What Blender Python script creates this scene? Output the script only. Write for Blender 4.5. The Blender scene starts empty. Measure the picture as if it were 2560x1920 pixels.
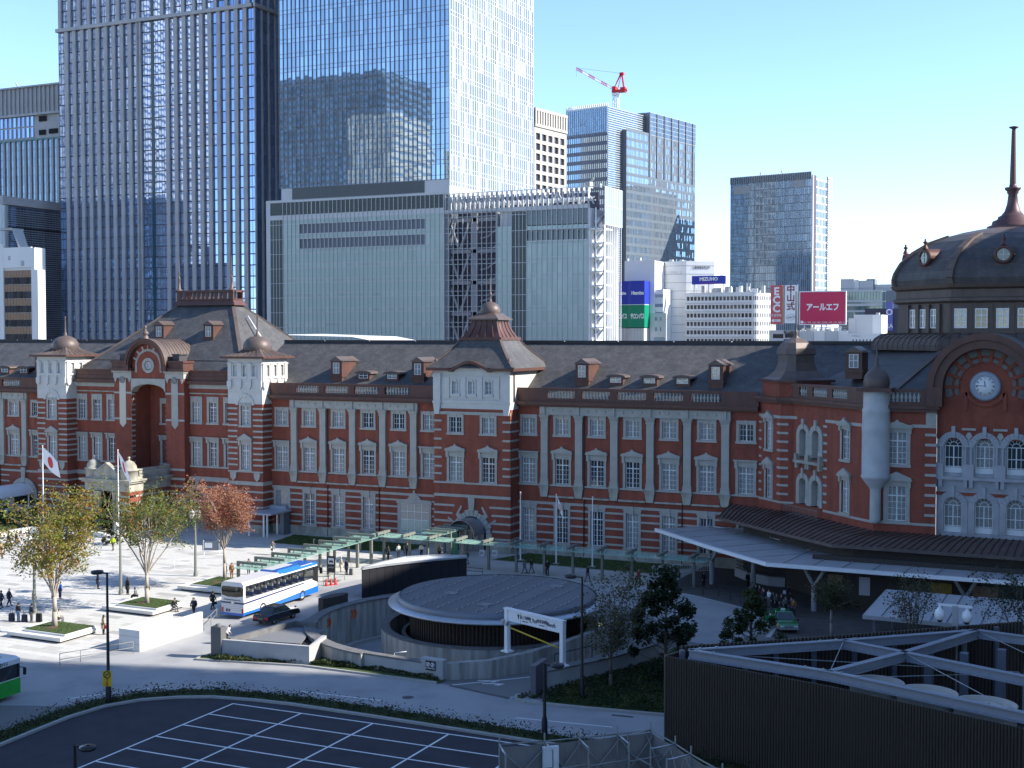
import bpy, bmesh, math, random
from math import sin, cos, pi, radians, sqrt, atan2
from mathutils import Vector, Matrix

# ------------------------------------------------------------------ camera, world, sun, exposure
SC = bpy.context.scene
COL = SC.collection
CAM_H = 26.0
YAW, PITCH = radians(25.3), math.atan(124 / 3200)
cam_d = bpy.data.cameras.new('camera'); cam = bpy.data.objects.new('camera', cam_d); COL.objects.link(cam)
cam.location = (0, 0, CAM_H); cam.rotation_euler = (pi / 2 - PITCH, 0, YAW)
cam_d.sensor_width = 36; cam_d.lens = 36 * 3200 / 2560; cam_d.clip_start = 0.5; cam_d.clip_end = 6000
SC.camera = cam
SUN_EL, SUN_AZ = radians(33), radians(16.4)          # azimuth measured from +X towards +Y
sun_dir = Vector((cos(SUN_EL) * cos(SUN_AZ), cos(SUN_EL) * sin(SUN_AZ), sin(SUN_EL)))
W = bpy.data.worlds.new('World'); SC.world = W; W.use_nodes = True
nt = W.node_tree; bg = nt.nodes['Background']
sky = nt.nodes.new('ShaderNodeTexSky'); sky.sky_type = 'NISHITA'; sky.sun_disc = False
sky.sun_elevation = SUN_EL; sky.sun_rotation = pi / 2 - SUN_AZ
sky.altitude = 3300; sky.air_density = 1.0; sky.dust_density = 0.0; sky.ozone_density = 3.0
nt.links.new(sky.outputs[0], bg.inputs[0]); bg.inputs[1].default_value = 0.14
sl = bpy.data.lights.new('sun', 'SUN'); so = bpy.data.objects.new('sun', sl); COL.objects.link(so)
sl.energy = 3.7; sl.angle = radians(0.53); sl.color = (1.0, 0.94, 0.84)
so.rotation_euler = (-sun_dir).to_track_quat('-Z', 'Y').to_euler(); so.location = (60, 40, 120)
SC.view_settings.view_transform = 'Standard'; SC.view_settings.look = 'None'
SC.view_settings.gamma = 1; SC.view_settings.use_curve_mapping = False
SC.view_settings.exposure = 1.42
SC.cycles.max_bounces = 6; SC.cycles.diffuse_bounces = 3; SC.cycles.glossy_bounces = 3
SC.cycles.transmission_bounces = 4; SC.cycles.transparent_max_bounces = 8
SC.cycles.caustics_reflective = False; SC.cycles.caustics_refractive = False
RND = random.Random(7)

# ------------------------------------------------------------------ materials
MATS = {}
def mat(name, col, rough=0.7, metal=0.0, ior=1.45, noise=0.12, scale=3.0, bump=0.0, bscale=None, rand=0.0, island=0.0, coat=0.0):
    """Principled surface with a procedural grain: colour noise, optional relief, per-object variation."""
    if name in MATS: return MATS[name]
    m = bpy.data.materials.new(name); m.use_nodes = True
    t = m.node_tree; N = t.nodes; L = t.links; b = N['Principled BSDF']
    b.inputs['Roughness'].default_value = rough; b.inputs['Metallic'].default_value = metal; b.inputs['IOR'].default_value = ior
    if coat: b.inputs['Coat Weight'].default_value = coat; b.inputs['Coat Roughness'].default_value = 0.05
    tc = N.new('ShaderNodeTexCoord'); nz = N.new('ShaderNodeTexNoise'); nz.inputs['Scale'].default_value = scale; nz.inputs['Detail'].default_value = 5
    L.new(tc.outputs['Object'], nz.inputs['Vector'])
    mp = N.new('ShaderNodeMapRange'); mp.inputs[1].default_value = 0.25; mp.inputs[2].default_value = 0.75
    mp.inputs[3].default_value = 1 - noise; mp.inputs[4].default_value = 1 + noise
    L.new(nz.outputs[0], mp.inputs[0]); v = mp.outputs[0]
    if rand or island:
        if island:
            g = N.new('ShaderNodeNewGeometry'); src = g.outputs['Random Per Island']; a = island
        else:
            g = N.new('ShaderNodeObjectInfo'); src = g.outputs['Random']; a = rand
        m2 = N.new('ShaderNodeMapRange'); m2.inputs[3].default_value = 1 - a; m2.inputs[4].default_value = 1 + a
        L.new(src, m2.inputs[0]); mu = N.new('ShaderNodeMath'); mu.operation = 'MULTIPLY'
        L.new(v, mu.inputs[0]); L.new(m2.outputs[0], mu.inputs[1]); v = mu.outputs[0]
    mx = N.new('ShaderNodeVectorMath'); mx.operation = 'SCALE'; mx.inputs[0].default_value = col[:3]
    L.new(v, mx.inputs['Scale']); L.new(mx.outputs[0], b.inputs['Base Color'])
    if bump:
        n2 = N.new('ShaderNodeTexNoise'); n2.inputs['Scale'].default_value = bscale or scale * 6; n2.inputs['Detail'].default_value = 4
        L.new(tc.outputs['Object'], n2.inputs['Vector'])
        bp = N.new('ShaderNodeBump'); bp.inputs['Strength'].default_value = bump; bp.inputs['Distance'].default_value = 0.05
        L.new(n2.outputs[0], bp.inputs['Height']); L.new(bp.outputs[0], b.inputs['Normal'])
    MATS[name] = m
    return m

def nodes(m):
    return m.node_tree.nodes, m.node_tree.links, m.node_tree.nodes['Principled BSDF']

def mat_brick(name, c1, c2, joint, sx=0.21, sy=0.068, rough=0.8, noise=0.18):
    m = bpy.data.materials.new(name); m.use_nodes = True; N, L, b = nodes(m); b.inputs['Roughness'].default_value = rough
    tc = N.new('ShaderNodeTexCoord'); sp = N.new('ShaderNodeSeparateXYZ'); L.new(tc.outputs['Object'], sp.inputs[0])
    ad = N.new('ShaderNodeMath'); L.new(sp.outputs[0], ad.inputs[0]); L.new(sp.outputs[1], ad.inputs[1])
    cb = N.new('ShaderNodeCombineXYZ'); L.new(ad.outputs[0], cb.inputs[0]); L.new(sp.outputs[2], cb.inputs[1])
    br = N.new('ShaderNodeTexBrick'); L.new(cb.outputs[0], br.inputs['Vector'])
    br.inputs['Scale'].default_value = 1; br.inputs['Brick Width'].default_value = sx; br.inputs['Row Height'].default_value = sy
    br.inputs['Mortar Size'].default_value = 0.006; br.inputs['Color1'].default_value = (*c1, 1); br.inputs['Color2'].default_value = (*c2, 1); br.inputs['Mortar'].default_value = (*joint, 1)
    nz = N.new('ShaderNodeTexNoise'); nz.inputs['Scale'].default_value = 0.7; nz.inputs['Detail'].default_value = 7; nz.inputs['Roughness'].default_value = 0.65; L.new(tc.outputs['Object'], nz.inputs['Vector'])
    mg = N.new('ShaderNodeMapping'); mg.inputs['Scale'].default_value = (1.1, 1.1, .12); L.new(tc.outputs['Object'], mg.inputs[0]); n3 = N.new('ShaderNodeTexNoise'); n3.inputs['Scale'].default_value = 1.0; n3.inputs['Detail'].default_value = 6; L.new(mg.outputs[0], n3.inputs['Vector'])
    av = N.new('ShaderNodeMath'); av.operation = 'ADD'; L.new(nz.outputs[0], av.inputs[0]); L.new(n3.outputs[0], av.inputs[1])
    mp = N.new('ShaderNodeMapRange'); mp.inputs[1].default_value = 0.75; mp.inputs[2].default_value = 1.25; mp.inputs[3].default_value = 1 - noise * 1.3; mp.inputs[4].default_value = 1 + noise; L.new(av.outputs[0], mp.inputs[0])
    mx = N.new('ShaderNodeVectorMath'); mx.operation = 'SCALE'; L.new(br.outputs[0], mx.inputs[0]); L.new(mp.outputs[0], mx.inputs['Scale']); L.new(mx.outputs[0], b.inputs['Base Color'])
    bp = N.new('ShaderNodeBump'); bp.inputs['Strength'].default_value = 0.35; bp.inputs['Distance'].default_value = 0.02; L.new(br.outputs[1], bp.inputs['Height']); bp.invert = True; L.new(bp.outputs[0], b.inputs['Normal'])
    MATS[name] = m; return m

def mat_ramp(name, stops, rough=0.7, scale=1.0, detail=6, stretch=(1, 1, 1), metal=0.0, bump=0.0, island=0.0, ior=1.45, coord='Object'):
    """Colour ramp over noise, with an optional stretch (streaks) and per-island shift."""
    m = bpy.data.materials.new(name); m.use_nodes = True; N, L, b = nodes(m); b.inputs['Roughness'].default_value = rough; b.inputs['Metallic'].default_value = metal; b.inputs['IOR'].default_value = ior
    tc = N.new('ShaderNodeTexCoord'); mpg = N.new('ShaderNodeMapping'); mpg.inputs['Scale'].default_value = stretch; L.new(tc.outputs[coord], mpg.inputs[0])
    nz = N.new('ShaderNodeTexNoise'); nz.inputs['Scale'].default_value = scale; nz.inputs['Detail'].default_value = detail; L.new(mpg.outputs[0], nz.inputs['Vector'])
    v = nz.outputs[0]
    if island:
        g = N.new('ShaderNodeNewGeometry'); m2 = N.new('ShaderNodeMapRange'); m2.inputs[3].default_value = -island; m2.inputs[4].default_value = island; L.new(g.outputs['Random Per Island'], m2.inputs[0])
        ad = N.new('ShaderNodeMath'); L.new(v, ad.inputs[0]); L.new(m2.outputs[0], ad.inputs[1]); v = ad.outputs[0]
    r = N.new('ShaderNodeValToRGB'); e = r.color_ramp.elements
    for i, (p, c) in enumerate(stops):
        if i < 2: e[i].position = p; e[i].color = (*c, 1)
        else:
            q = e.new(p); q.color = (*c, 1)
    L.new(v, r.inputs[0]); L.new(r.outputs[0], b.inputs['Base Color'])
    if bump:
        bp = N.new('ShaderNodeBump'); bp.inputs['Strength'].default_value = bump; bp.inputs['Distance'].default_value = 0.05; L.new(nz.outputs[0], bp.inputs['Height']); L.new(bp.outputs[0], b.inputs['Normal'])
    MATS[name] = m; return m

def mat_glass(name, col, rough=0.03, ior=2.2, rand=0.5, wob=0.012, wscale=0.25, curtain=None, metal=0.0):
    """Window glass over a dark room; slight waviness; some panes with pale blinds."""
    m = bpy.data.materials.new(name); m.use_nodes = True; N, L, b = nodes(m)
    b.inputs['Roughness'].default_value = rough; b.inputs['IOR'].default_value = ior; b.inputs['Metallic'].default_value = metal
    g = N.new('ShaderNodeNewGeometry'); oi = N.new('ShaderNodeObjectInfo')
    ad = N.new('ShaderNodeMath'); L.new(g.outputs['Random Per Island'], ad.inputs[0]); L.new(oi.outputs['Random'], ad.inputs[1])
    fr = N.new('ShaderNodeMath'); fr.operation = 'FRACT'; L.new(ad.outputs[0], fr.inputs[0])
    m2 = N.new('ShaderNodeMapRange'); m2.inputs[3].default_value = 1 - rand; m2.inputs[4].default_value = 1 + rand; L.new(fr.outputs[0], m2.inputs[0])
    mx = N.new('ShaderNodeVectorMath'); mx.operation = 'SCALE'; mx.inputs[0].default_value = col; L.new(m2.outputs[0], mx.inputs['Scale']); out = mx.outputs[0]
    if curtain:
        amt, cc = curtain
        gt = N.new('ShaderNodeMath'); gt.operation = 'LESS_THAN'; gt.inputs[1].default_value = amt; L.new(fr.outputs[0], gt.inputs[0])
        tc = N.new('ShaderNodeTexCoord'); nz = N.new('ShaderNodeTexNoise'); nz.inputs['Scale'].default_value = 6; L.new(tc.outputs['Object'], nz.inputs['Vector'])
        mr = N.new('ShaderNodeMapRange'); mr.inputs[3].default_value = 0.4; mr.inputs[4].default_value = 1.5; L.new(nz.outputs[0], mr.inputs[0])
        cs = N.new('ShaderNodeVectorMath'); cs.operation = 'SCALE'; cs.inputs[0].default_value = cc; L.new(mr.outputs[0], cs.inputs['Scale'])
        mm = N.new('ShaderNodeMix'); mm.data_type = 'RGBA'; L.new(gt.outputs[0], mm.inputs[0]); L.new(out, mm.inputs[6]); L.new(cs.outputs[0], mm.inputs[7]); out = mm.outputs[2]
    L.new(out, b.inputs['Base Color'])
    if wob:
        tc2 = N.new('ShaderNodeTexCoord'); n2 = N.new('ShaderNodeTexNoise'); n2.inputs['Scale'].default_value = wscale; n2.inputs['Detail'].default_value = 1; L.new(tc2.outputs['Object'], n2.inputs['Vector'])
        bp = N.new('ShaderNodeBump'); bp.inputs['Strength'].default_value = 1; bp.inputs['Distance'].default_value = wob; L.new(n2.outputs[0], bp.inputs['Height']); L.new(bp.outputs[0], b.inputs['Normal'])
    MATS[name] = m; return m

# ------------------------------------------------------------------ mesh builder
class MB:
    def __init__(s): s.v = []; s.f = []; s.m = []; s.sm = []
    def add(s, vs, fs, mi=0, smooth=False):
        o = len(s.v); s.v += [tuple(p) for p in vs]; s.f += [tuple(i + o for i in f) for f in fs]; s.m += [mi] * len(fs); s.sm += [smooth] * len(fs); return s
    def quad(s, a, b, c, d, mi=0): return s.add([a, b, c, d], [(0, 1, 2, 3)], mi)
    def box(s, x0, x1, y0, y1, z0, z1, mi=0):
        return s.add([(x0, y0, z0), (x1, y0, z0), (x1, y1, z0), (x0, y1, z0), (x0, y0, z1), (x1, y0, z1), (x1, y1, z1), (x0, y1, z1)],
                     [(0, 3, 2, 1), (4, 5, 6, 7), (0, 1, 5, 4), (1, 2, 6, 5), (2, 3, 7, 6), (3, 0, 4, 7)], mi)
    def frustum(s, x0, x1, y0, y1, z0, X0, X1, Y0, Y1, z1, mi=0):
        return s.add([(x0, y0, z0), (x1, y0, z0), (x1, y1, z0), (x0, y1, z0), (X0, Y0, z1), (X1, Y0, z1), (X1, Y1, z1), (X0, Y1, z1)],
                     [(0, 3, 2, 1), (4, 5, 6, 7), (0, 1, 5, 4), (1, 2, 6, 5), (2, 3, 7, 6), (3, 0, 4, 7)], mi)
    def prism(s, poly, z0, z1, mi=0, top=True, bot=True):
        n = len(poly); vs = [(x, y, z0) for x, y in poly] + [(x, y, z1) for x, y in poly]
        fs = [(i, (i + 1) % n, n + (i + 1) % n, n + i) for i in range(n)]
        if top: fs.append(tuple(range(n, 2 * n)))
        if bot: fs.append(tuple(reversed(range(n))))
        return s.add(vs, fs, mi)
    def xprism(s, poly, y0, y1, mi=0):
        """polygon in (x,z), anticlockwise seen from -Y, extruded y0..y1"""
        n = len(poly); vs = [(x, y0, z) for x, z in poly] + [(x, y1, z) for x, z in poly]
        fs = [tuple(range(n)), tuple(reversed(range(n, 2 * n)))] + [((i + 1) % n, i, n + i, n + (i + 1) % n) for i in range(n)]
        return s.add(vs, fs, mi)
    def strip(s, A, B, mi=0, closed=False, smooth=False):
        """faces between two equal polylines of 3-D points"""
        n = len(A); k = n if closed else n - 1
        return s.add(list(A) + list(B), [(i, (i + 1) % n, n + (i + 1) % n, n + i) for i in range(k)], mi, smooth)
    def tube(s, p, q, r0, r1=None, n=6, mi=0, caps=True, smooth=True):
        r1 = r0 if r1 is None else r1; p = Vector(p); q = Vector(q); d = q - p
        if d.length < 1e-6: return s
        d.normalize(); a = d.orthogonal().normalized(); b = d.cross(a)
        vs = [p + (a * cos(2 * pi * i / n) + b * sin(2 * pi * i / n)) * r0 for i in range(n)] + [q + (a * cos(2 * pi * i / n) + b * sin(2 * pi * i / n)) * r1 for i in range(n)]
        s.add(vs, [(i, (i + 1) % n, n + (i + 1) % n, n + i) for i in range(n)], mi, smooth and n > 4)
        if caps: o = len(s.v) - 2 * n; s.f += [tuple(o + i for i in reversed(range(n))), tuple(o + n + i for i in range(n))]; s.m += [mi] * 2; s.sm += [False] * 2
        return s
    def path(s, pts, r, n=6, mi=0):
        for a, b in zip(pts, pts[1:]): s.tube(a, b, r, r, n, mi)
        return s
    def bar(s, p, q, w, h, mi=0):
        """rectangular bar from p to q, w across (horizontal), h tall"""
        p = Vector(p); q = Vector(q); d = (q - p).normalized(); sd = Vector((-d.y, d.x, 0))
        sd = sd.normalized() if sd.length > 1e-4 else Vector((1, 0, 0)); u = d.cross(sd).normalized()
        if u.length < .5: u = Vector((0, 1, 0))
        sd = sd * w / 2; u = u * h / 2; vs = [p - sd - u, p + sd - u, p + sd + u, p - sd + u, q - sd - u, q + sd - u, q + sd + u, q - sd + u]
        return s.add(vs, [(0, 1, 2, 3), (7, 6, 5, 4), (0, 4, 5, 1), (1, 5, 6, 2), (2, 6, 7, 3), (3, 7, 4, 0)], mi)
    def lathe(s, prof, c=(0, 0, 0), n=16, mi=0, smooth=True, a0=0.0, a1=2 * pi, phase=0.0):
        full = abs(a1 - a0 - 2 * pi) < 1e-6; k = n if full else n + 1; vs = []
        for r, z in prof:
            for i in range(k):
                t = a0 + (a1 - a0) * i / n + phase; vs.append((c[0] + r * cos(t), c[1] + r * sin(t), c[2] + z))
        fs = []
        for j in range(len(prof) - 1):
            for i in range(n):
                i2 = (i + 1) % k; fs.append((j * k + i, j * k + i2, (j + 1) * k + i2, (j + 1) * k + i))
        return s.add(vs, fs, mi, smooth)
    def arcwall(s, c, r0, r1, a0, a1, z0, z1, n=32, mi=0):
        """curved wall between radii, angles a0..a1 (radians)"""
        A = [a0 + (a1 - a0) * i / n for i in range(n + 1)]
        P = lambda r, z: [(c[0] + r * cos(t), c[1] + r * sin(t), z) for t in A]
        s.strip(P(r1, z0), P(r1, z1), mi); s.strip(P(r0, z1), P(r0, z0), mi); s.strip(P(r1, z1), P(r0, z1), mi)
        for t in (a0, a1):
            q = [(c[0] + r0 * cos(t), c[1] + r0 * sin(t)), (c[0] + r1 * cos(t), c[1] + r1 * sin(t))]
            s.quad((*q[0], z0), (*q[1], z0), (*q[1], z1), (*q[0], z1), mi)
        return s
    def mesh(s, name, mats, M=None):
        me = bpy.data.meshes.new(name); me.from_pydata(s.v, [], s.f)
        if M is not None: me.transform(M)
        for m in (mats if isinstance(mats, (list, tuple)) else [mats]): me.materials.append(m)
        me.polygons.foreach_set('material_index', s.m); me.polygons.foreach_set('use_smooth', s.sm)
        me.update(); return me
    def obj(s, name, mats, parent=None, loc=(0, 0, 0), rz=0.0, **kw):
        return link(s.mesh(name, mats), name, parent, loc, rz, **kw)

def link(me, name, parent=None, loc=(0, 0, 0), rz=0.0, kind=None, label=None, rot=None):
    o = bpy.data.objects.new(name, me); COL.objects.link(o); o.location = loc; o.rotation_euler = rot or (0, 0, rz)
    if parent: o.parent = parent
    if kind: o['kind'] = kind
    if label: o['label'] = label
    return o
def tag(o, label, cat, group=None):
    o['label'] = label; o['category'] = cat
    if group: o['group'] = group
    return o
def thing(name, label, cat, loc=(0, 0, 0), rz=0.0, group=None):
    o = bpy.data.objects.new(name, None); COL.objects.link(o); o.location = loc; o.rotation_euler = (0, 0, rz); o.empty_display_size = 0.2
    return tag(o, label, cat, group)
def copy_thing(src, loc, rz=None, label=None, group=None):
    def cp(o, par):
        c = o.copy(); COL.objects.link(c)
        if par: c.parent = par
        for ch in o.children: cp(ch, c)
        return c
    r = cp(src, None); r.location = loc
    if rz is not None: r.rotation_euler = (0, 0, rz)
    if label: r['label'] = label
    if group: r['group'] = group
    return r
def text_mesh(body, size=1.0, ext=0.01, align='CENTER', bold=0.0, sx=1.0):
    """flat lettering as mesh in the XZ plane facing -Y, centred on the origin"""
    cu = bpy.data.curves.new('lettering', 'FONT'); cu.body = body; cu.size = size; cu.align_x = align; cu.align_y = 'CENTER'; cu.extrude = ext; cu.offset = bold; cu.resolution_u = 2
    o = bpy.data.objects.new('lettering', cu); COL.objects.link(o); bpy.context.view_layer.update()
    me = bpy.data.meshes.new_from_object(o.evaluated_get(bpy.context.evaluated_depsgraph_get()))
    bpy.data.objects.remove(o); me.transform(Matrix.Rotation(pi / 2, 4, 'X') @ Matrix.Diagonal((sx, 1, 1, 1))); return me
def lettering(body, m, parent, loc, size, rz=0.0, bold=0.0, ext=0.012, align='CENTER', sx=1.0, rot=None):
    me = text_mesh(body, size, ext, align, bold, sx); me.materials.clear(); me.materials.append(m)
    return link(me, 'lettering', parent, loc, rz, rot=rot)

# palette
M_brick = mat_brick('red brick', (0.29, 0.066, 0.036), (0.24, 0.052, 0.029), (0.18, 0.075, 0.052))
M_stone = mat_ramp('pale granite trim', [(0.3, (0.34, 0.33, 0.295)), (0.7, (0.42, 0.405, 0.365))], 0.75, 1.2, 8, bump=0.05)
M_stain = mat_ramp('weathered granite', [(0.32, (0.23, 0.22, 0.18)), (0.6, (0.39, 0.375, 0.32))], 0.8, 1.0, 8, (1, 1, .5), bump=0.05)
M_white = mat_ramp('white render', [(0.3, (0.50, 0.49, 0.46)), (0.7, (0.58, 0.57, 0.54))], 0.7, 0.8, 7)
M_sash = mat('white painted sash', (0.72, 0.73, 0.72), 0.45, noise=0.04)
M_copper = mat_ramp('brown copper sheet', [(0.3, (0.078, 0.036, 0.029)), (0.7, (0.115, 0.052, 0.041))], 0.5, 1.5, 6, (1, 1, .4), metal=0.15)
M_copper2 = mat_ramp('weathered copper roof', [(0.3, (0.095, 0.072, 0.064)), (0.7, (0.13, 0.098, 0.087))], 0.5, 1.2, 6, metal=0.15)
M_slate = mat_brick('dark slate', (0.064, 0.062, 0.062), (0.088, 0.085, 0.084), (0.04, 0.04, 0.042), 0.32, 0.17, 0.62, 0.22)
M_pane = mat_glass('station window glass', (0.025, 0.03, 0.035), 0.05, 1.7, 0.6, 0.004, 2.0, curtain=(0.72, (0.29, 0.295, 0.285)))
M_black = mat('black painted steel', (0.018, 0.019, 0.024), 0.4, noise=0.08)
M_grey = mat('grey painted steel', (0.22, 0.225, 0.21), 0.5, noise=0.06)
M_steel = mat('brushed steel', (0.45, 0.46, 0.47), 0.35, 0.8)
M_wht = mat('white paint', (0.78, 0.79, 0.80), 0.4, noise=0.04)
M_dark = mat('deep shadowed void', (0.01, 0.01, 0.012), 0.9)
M_rubber = mat('black rubber', (0.02, 0.02, 0.02), 0.8)
M_conc = mat_ramp('streaked concrete', [(0.35, (0.20, 0.20, 0.19)), (0.62, (0.36, 0.355, 0.33))], 0.85, 1.3, 8, (1.6, 1.6, .18), bump=0.08)
M_red = mat('red paint', (0.55, 0.02, 0.02), 0.45, noise=0.05)
M_ltr_w = mat('white lettering', (0.8, 0.8, 0.8), 0.5, noise=0.02)
M_ltr_k = mat('dark lettering', (0.02, 0.02, 0.025), 0.5, noise=0.02)
# ------------------------------------------------------------------ ground, roads, paving
GZ = 0.0
def tess(outer, holes, z):
    from mathutils.geometry import tessellate_polygon
    loops = [[Vector((x, y, 0)) for x, y in outer]] + [[Vector((x, y, 0)) for x, y in h] for h in holes]
    flat = [p for l in loops for p in l]; tris = tessellate_polygon(loops)
    vs = [(p.x, p.y, z) for p in flat]; fs = []
    for a, b, c in tris:
        n = (flat[b] - flat[a]).cross(flat[c] - flat[a]); fs.append((a, b, c) if n.z > 0 else (a, c, b))
    return vs, fs
def sheet(name, poly, z, m, holes=(), kind='structure', **kw):
    b = MB(); vs, fs = tess(poly, holes, z); b.add(vs, fs); return b.obj(name, m, kind=kind, **kw)
def circle_pts(c, r, n=48, a0=0, a1=2 * pi):
    return [(c[0] + r * cos(a0 + (a1 - a0) * i / n), c[1] + r * sin(a0 + (a1 - a0) * i / n)) for i in range(n + (0 if abs(a1 - a0 - 2 * pi) < 1e-6 else 1))]

M_asph = mat_ramp('light worn asphalt', [(0.3, (0.235, 0.237, 0.245)), (0.5, (0.30, 0.30, 0.305)), (0.72, (0.335, 0.335, 0.335))], 0.85, 0.3, 12, bump=0.04)
M_dasph = mat_ramp('dark fresh asphalt', [(0.3, (0.022, 0.022, 0.030)), (0.7, (0.036, 0.036, 0.047))], 0.85, 0.6, 10, bump=0.06)
M_pave = mat_ramp('pale granite paving', [(0.35, (0.40, 0.39, 0.37)), (0.65, (0.46, 0.45, 0.43))], 0.8, 0.5, 8)
M_pv = [mat('granite paver light', (0.50, 0.49, 0.46), 0.8, noise=0.05, scale=2), mat('granite paver mid', (0.41, 0.40, 0.375), 0.8, noise=0.05, scale=2), mat('granite paver grey', (0.33, 0.325, 0.305), 0.8, noise=0.05, scale=2)]
M_kerb = mat('granite kerb', (0.34, 0.335, 0.32), 0.8, noise=0.1)
M_line = mat('white road paint', (0.72, 0.73, 0.73), 0.6, noise=0.06)
M_city = mat_ramp('city ground', [(0.3, (0.14, 0.14, 0.14)), (0.7, (0.19, 0.19, 0.185))], 0.9, 0.05, 6)
M_grassb = mat_ramp('lawn soil and grass', [(0.3, (0.030, 0.050, 0.012)), (0.7, (0.055, 0.085, 0.022))], 0.95, 3, 8, bump=0.3)

RC = (-48.3, 97.7); OC = (-50.8, 97.2)                 # ring centres of the ramp to the car park
ramp_hole = circle_pts(OC, 12.9, 40, radians(95), radians(275)) + [(-46.2, 84.4), (-42.6, 86.0), (-39.0, 92.0), (-37.5, 97.0), (-38.5, 103.0), (-43.0, 108.6)]
sheet('ground', [(-1500, -400), (1200, -400), (1200, 2600), (-1500, 2600)], 0.0, M_city, [ramp_hole])
plaza = [(-190, 131), (-190, 72.0), (-75.6, 75.4), (-74.6, 79.0), (-74.3, 94), (-74.3, 109.5), (-71.5, 116.5), (-66, 122.6), (-52.5, 123.2), (-43, 123.0), (-37.4, 121.9), (-32.1, 118.7), (-27, 113), (-27, 108), (8, 108), (8, 140), (-190, 140)]
sheet('plaza', plaza, 0.008, M_pave)
road = [(-300, 44), (-71.5, 64.5), (-66.6, 66.6), (-64.5, 70.2), (-60.5, 72.9), (-52, 74.6), (-20, 75.6), (60, 77), (60, 83.4), (-26.0, 82.9), (-37.3, 81.3), (-38.7, 81.9), (-44.6, 83.0), (-47.0, 83.6), (-57.5, 84.6), (-66.3, 81.3), (-66.3, 90), (-66.9, 100), (-66.4, 112), (-60, 116.5), (-50, 117.5), (-40, 113.5), (-33, 104), (-29.5, 102.5), (-27, 113), (-32.1, 118.7), (-37.4, 121.9), (-43, 123.0), (-52.5, 123.2), (-66, 122.6), (-71.5, 116.5), (-74.3, 109.5), (-74.3, 94), (-74.6, 79.0), (-75.6, 75.4), (-190, 70), (-300, 66)]
sheet('road', road, 0.004, M_asph)
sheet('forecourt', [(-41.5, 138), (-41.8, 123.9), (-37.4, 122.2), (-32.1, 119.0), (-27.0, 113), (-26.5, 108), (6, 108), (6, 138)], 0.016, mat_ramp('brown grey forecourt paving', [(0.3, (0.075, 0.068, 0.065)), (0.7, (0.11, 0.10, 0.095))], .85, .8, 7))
lot = [(-190, 44), (-63.2, 57.5), (-63.5, 61.5), (-63.7, 64.8), (-63.3, 67.8), (-62.1, 70.0), (-60.2, 71.6), (-58.0, 72.7), (-55, 73.3), (-51.9, 73.6), (-45, 73.6), (-30, 73.3), (-10, 73), (30, 73), (30, 20), (-190, 20)]
sheet('parking_lot', lot, 0.012, M_dasph)
def ribbon(name, pts, w0, w1, z, m, zb=None, **kw):
    """band offset from a polyline between distances w0..w1 to its left"""
    P = [Vector((x, y)) for x, y in pts]; A = []; B = []
    for i, p in enumerate(P):
        d = (P[min(i + 1, len(P) - 1)] - P[max(i - 1, 0)]).normalized(); n = Vector((-d.y, d.x)); A.append(p + n * w0); B.append(p + n * w1)
    b = MB()
    if zb is None: b.strip([(a.x, a.y, z) for a in A], [(q.x, q.y, z) for q in B])
    else:
        top = lambda L, zz: [(q.x, q.y, zz) for q in L]
        b.strip(top(A, z), top(B, z)); b.strip(top(A, zb), top(A, z)); b.strip(top(B, z), top(B, zb))
    return b.obj(name, m, **kw)
lot_edge = [(-70, 50.5), (-64.2, 55.5)] + lot[1:14]
kb = ribbon('kerb', lot_edge, 0.0, 0.28, 0.16, M_kerb, 0, kind='structure')
ribbon('planting_bed', lot_edge, 0.28, 1.95, 0.10, M_grassb, 0, kind='structure')
# painted bay lines: parts of the lot
lot_o = bpy.data.objects['parking_lot']
me_l = {}
def line(x0, y0, x1, y1, w=0.15, z=0.018, parent=None, name='painted_line'):
    L = sqrt((x1 - x0) ** 2 + (y1 - y0) ** 2); b = MB().quad((0, -w / 2, 0), (L, -w / 2, 0), (L, w / 2, 0), (0, w / 2, 0))
    return b.obj(name, M_line, parent, (x0, y0, z), atan2(y1 - y0, x1 - x0))
for i in range(9):
    y = 72.25 - 2.69 * i; line(-55.9, y, -26 if i < 3 else -30, y + 0.75 - 0.02 * i, parent=lot_o)
for i in range(6): line(-55.88 + 5.66 * i, 49, -55.88 + 5.66 * i, 72.3 + 0.14 * i, parent=lot_o, z=0.022)
road_o = bpy.data.objects['road']
line(-67.2, 68.4, -65.2, 71.3, 0.13, 0.009, road_o); line(-65.2, 71.3, -63.0, 73.8, 0.13, 0.009, road_o)
line(-53.5, 76.9, -46.8, 77.4, 0.13, 0.009, road_o); line(-36.5, 77.8, -29.8, 78.65, 0.13, 0.009, road_o)
line(-44.2, 83.1, -39.9, 87.6, 0.16, 0.009, road_o); line(-38.9, 82.0, -37.9, 83.4, 0.13, 0.009, road_o)
MB().quad((-44.3, 82.75, .010), (-38.9, 81.55, .010), (-38.8, 81.95, .010), (-44.2, 83.1, .010)).obj('drain_strip', mat('iron grating', (.07, .07, .075), .6), road_o)
MB().lathe([(0, 0.004), (0.42, 0.004), (0.44, 0)], n=20).obj('manhole_cover', mat('cast iron', (.06, .06, .06), .6), road_o, (-45.55, 78.9, 0.007))
MB().quad((-30.8, 81.0, .009), (-29.3, 81.15, .009), (-29.35, 81.5, .009), (-30.85, 81.35, .009)).obj('drain_strip', MATS['iron grating'], road_o)
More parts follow.
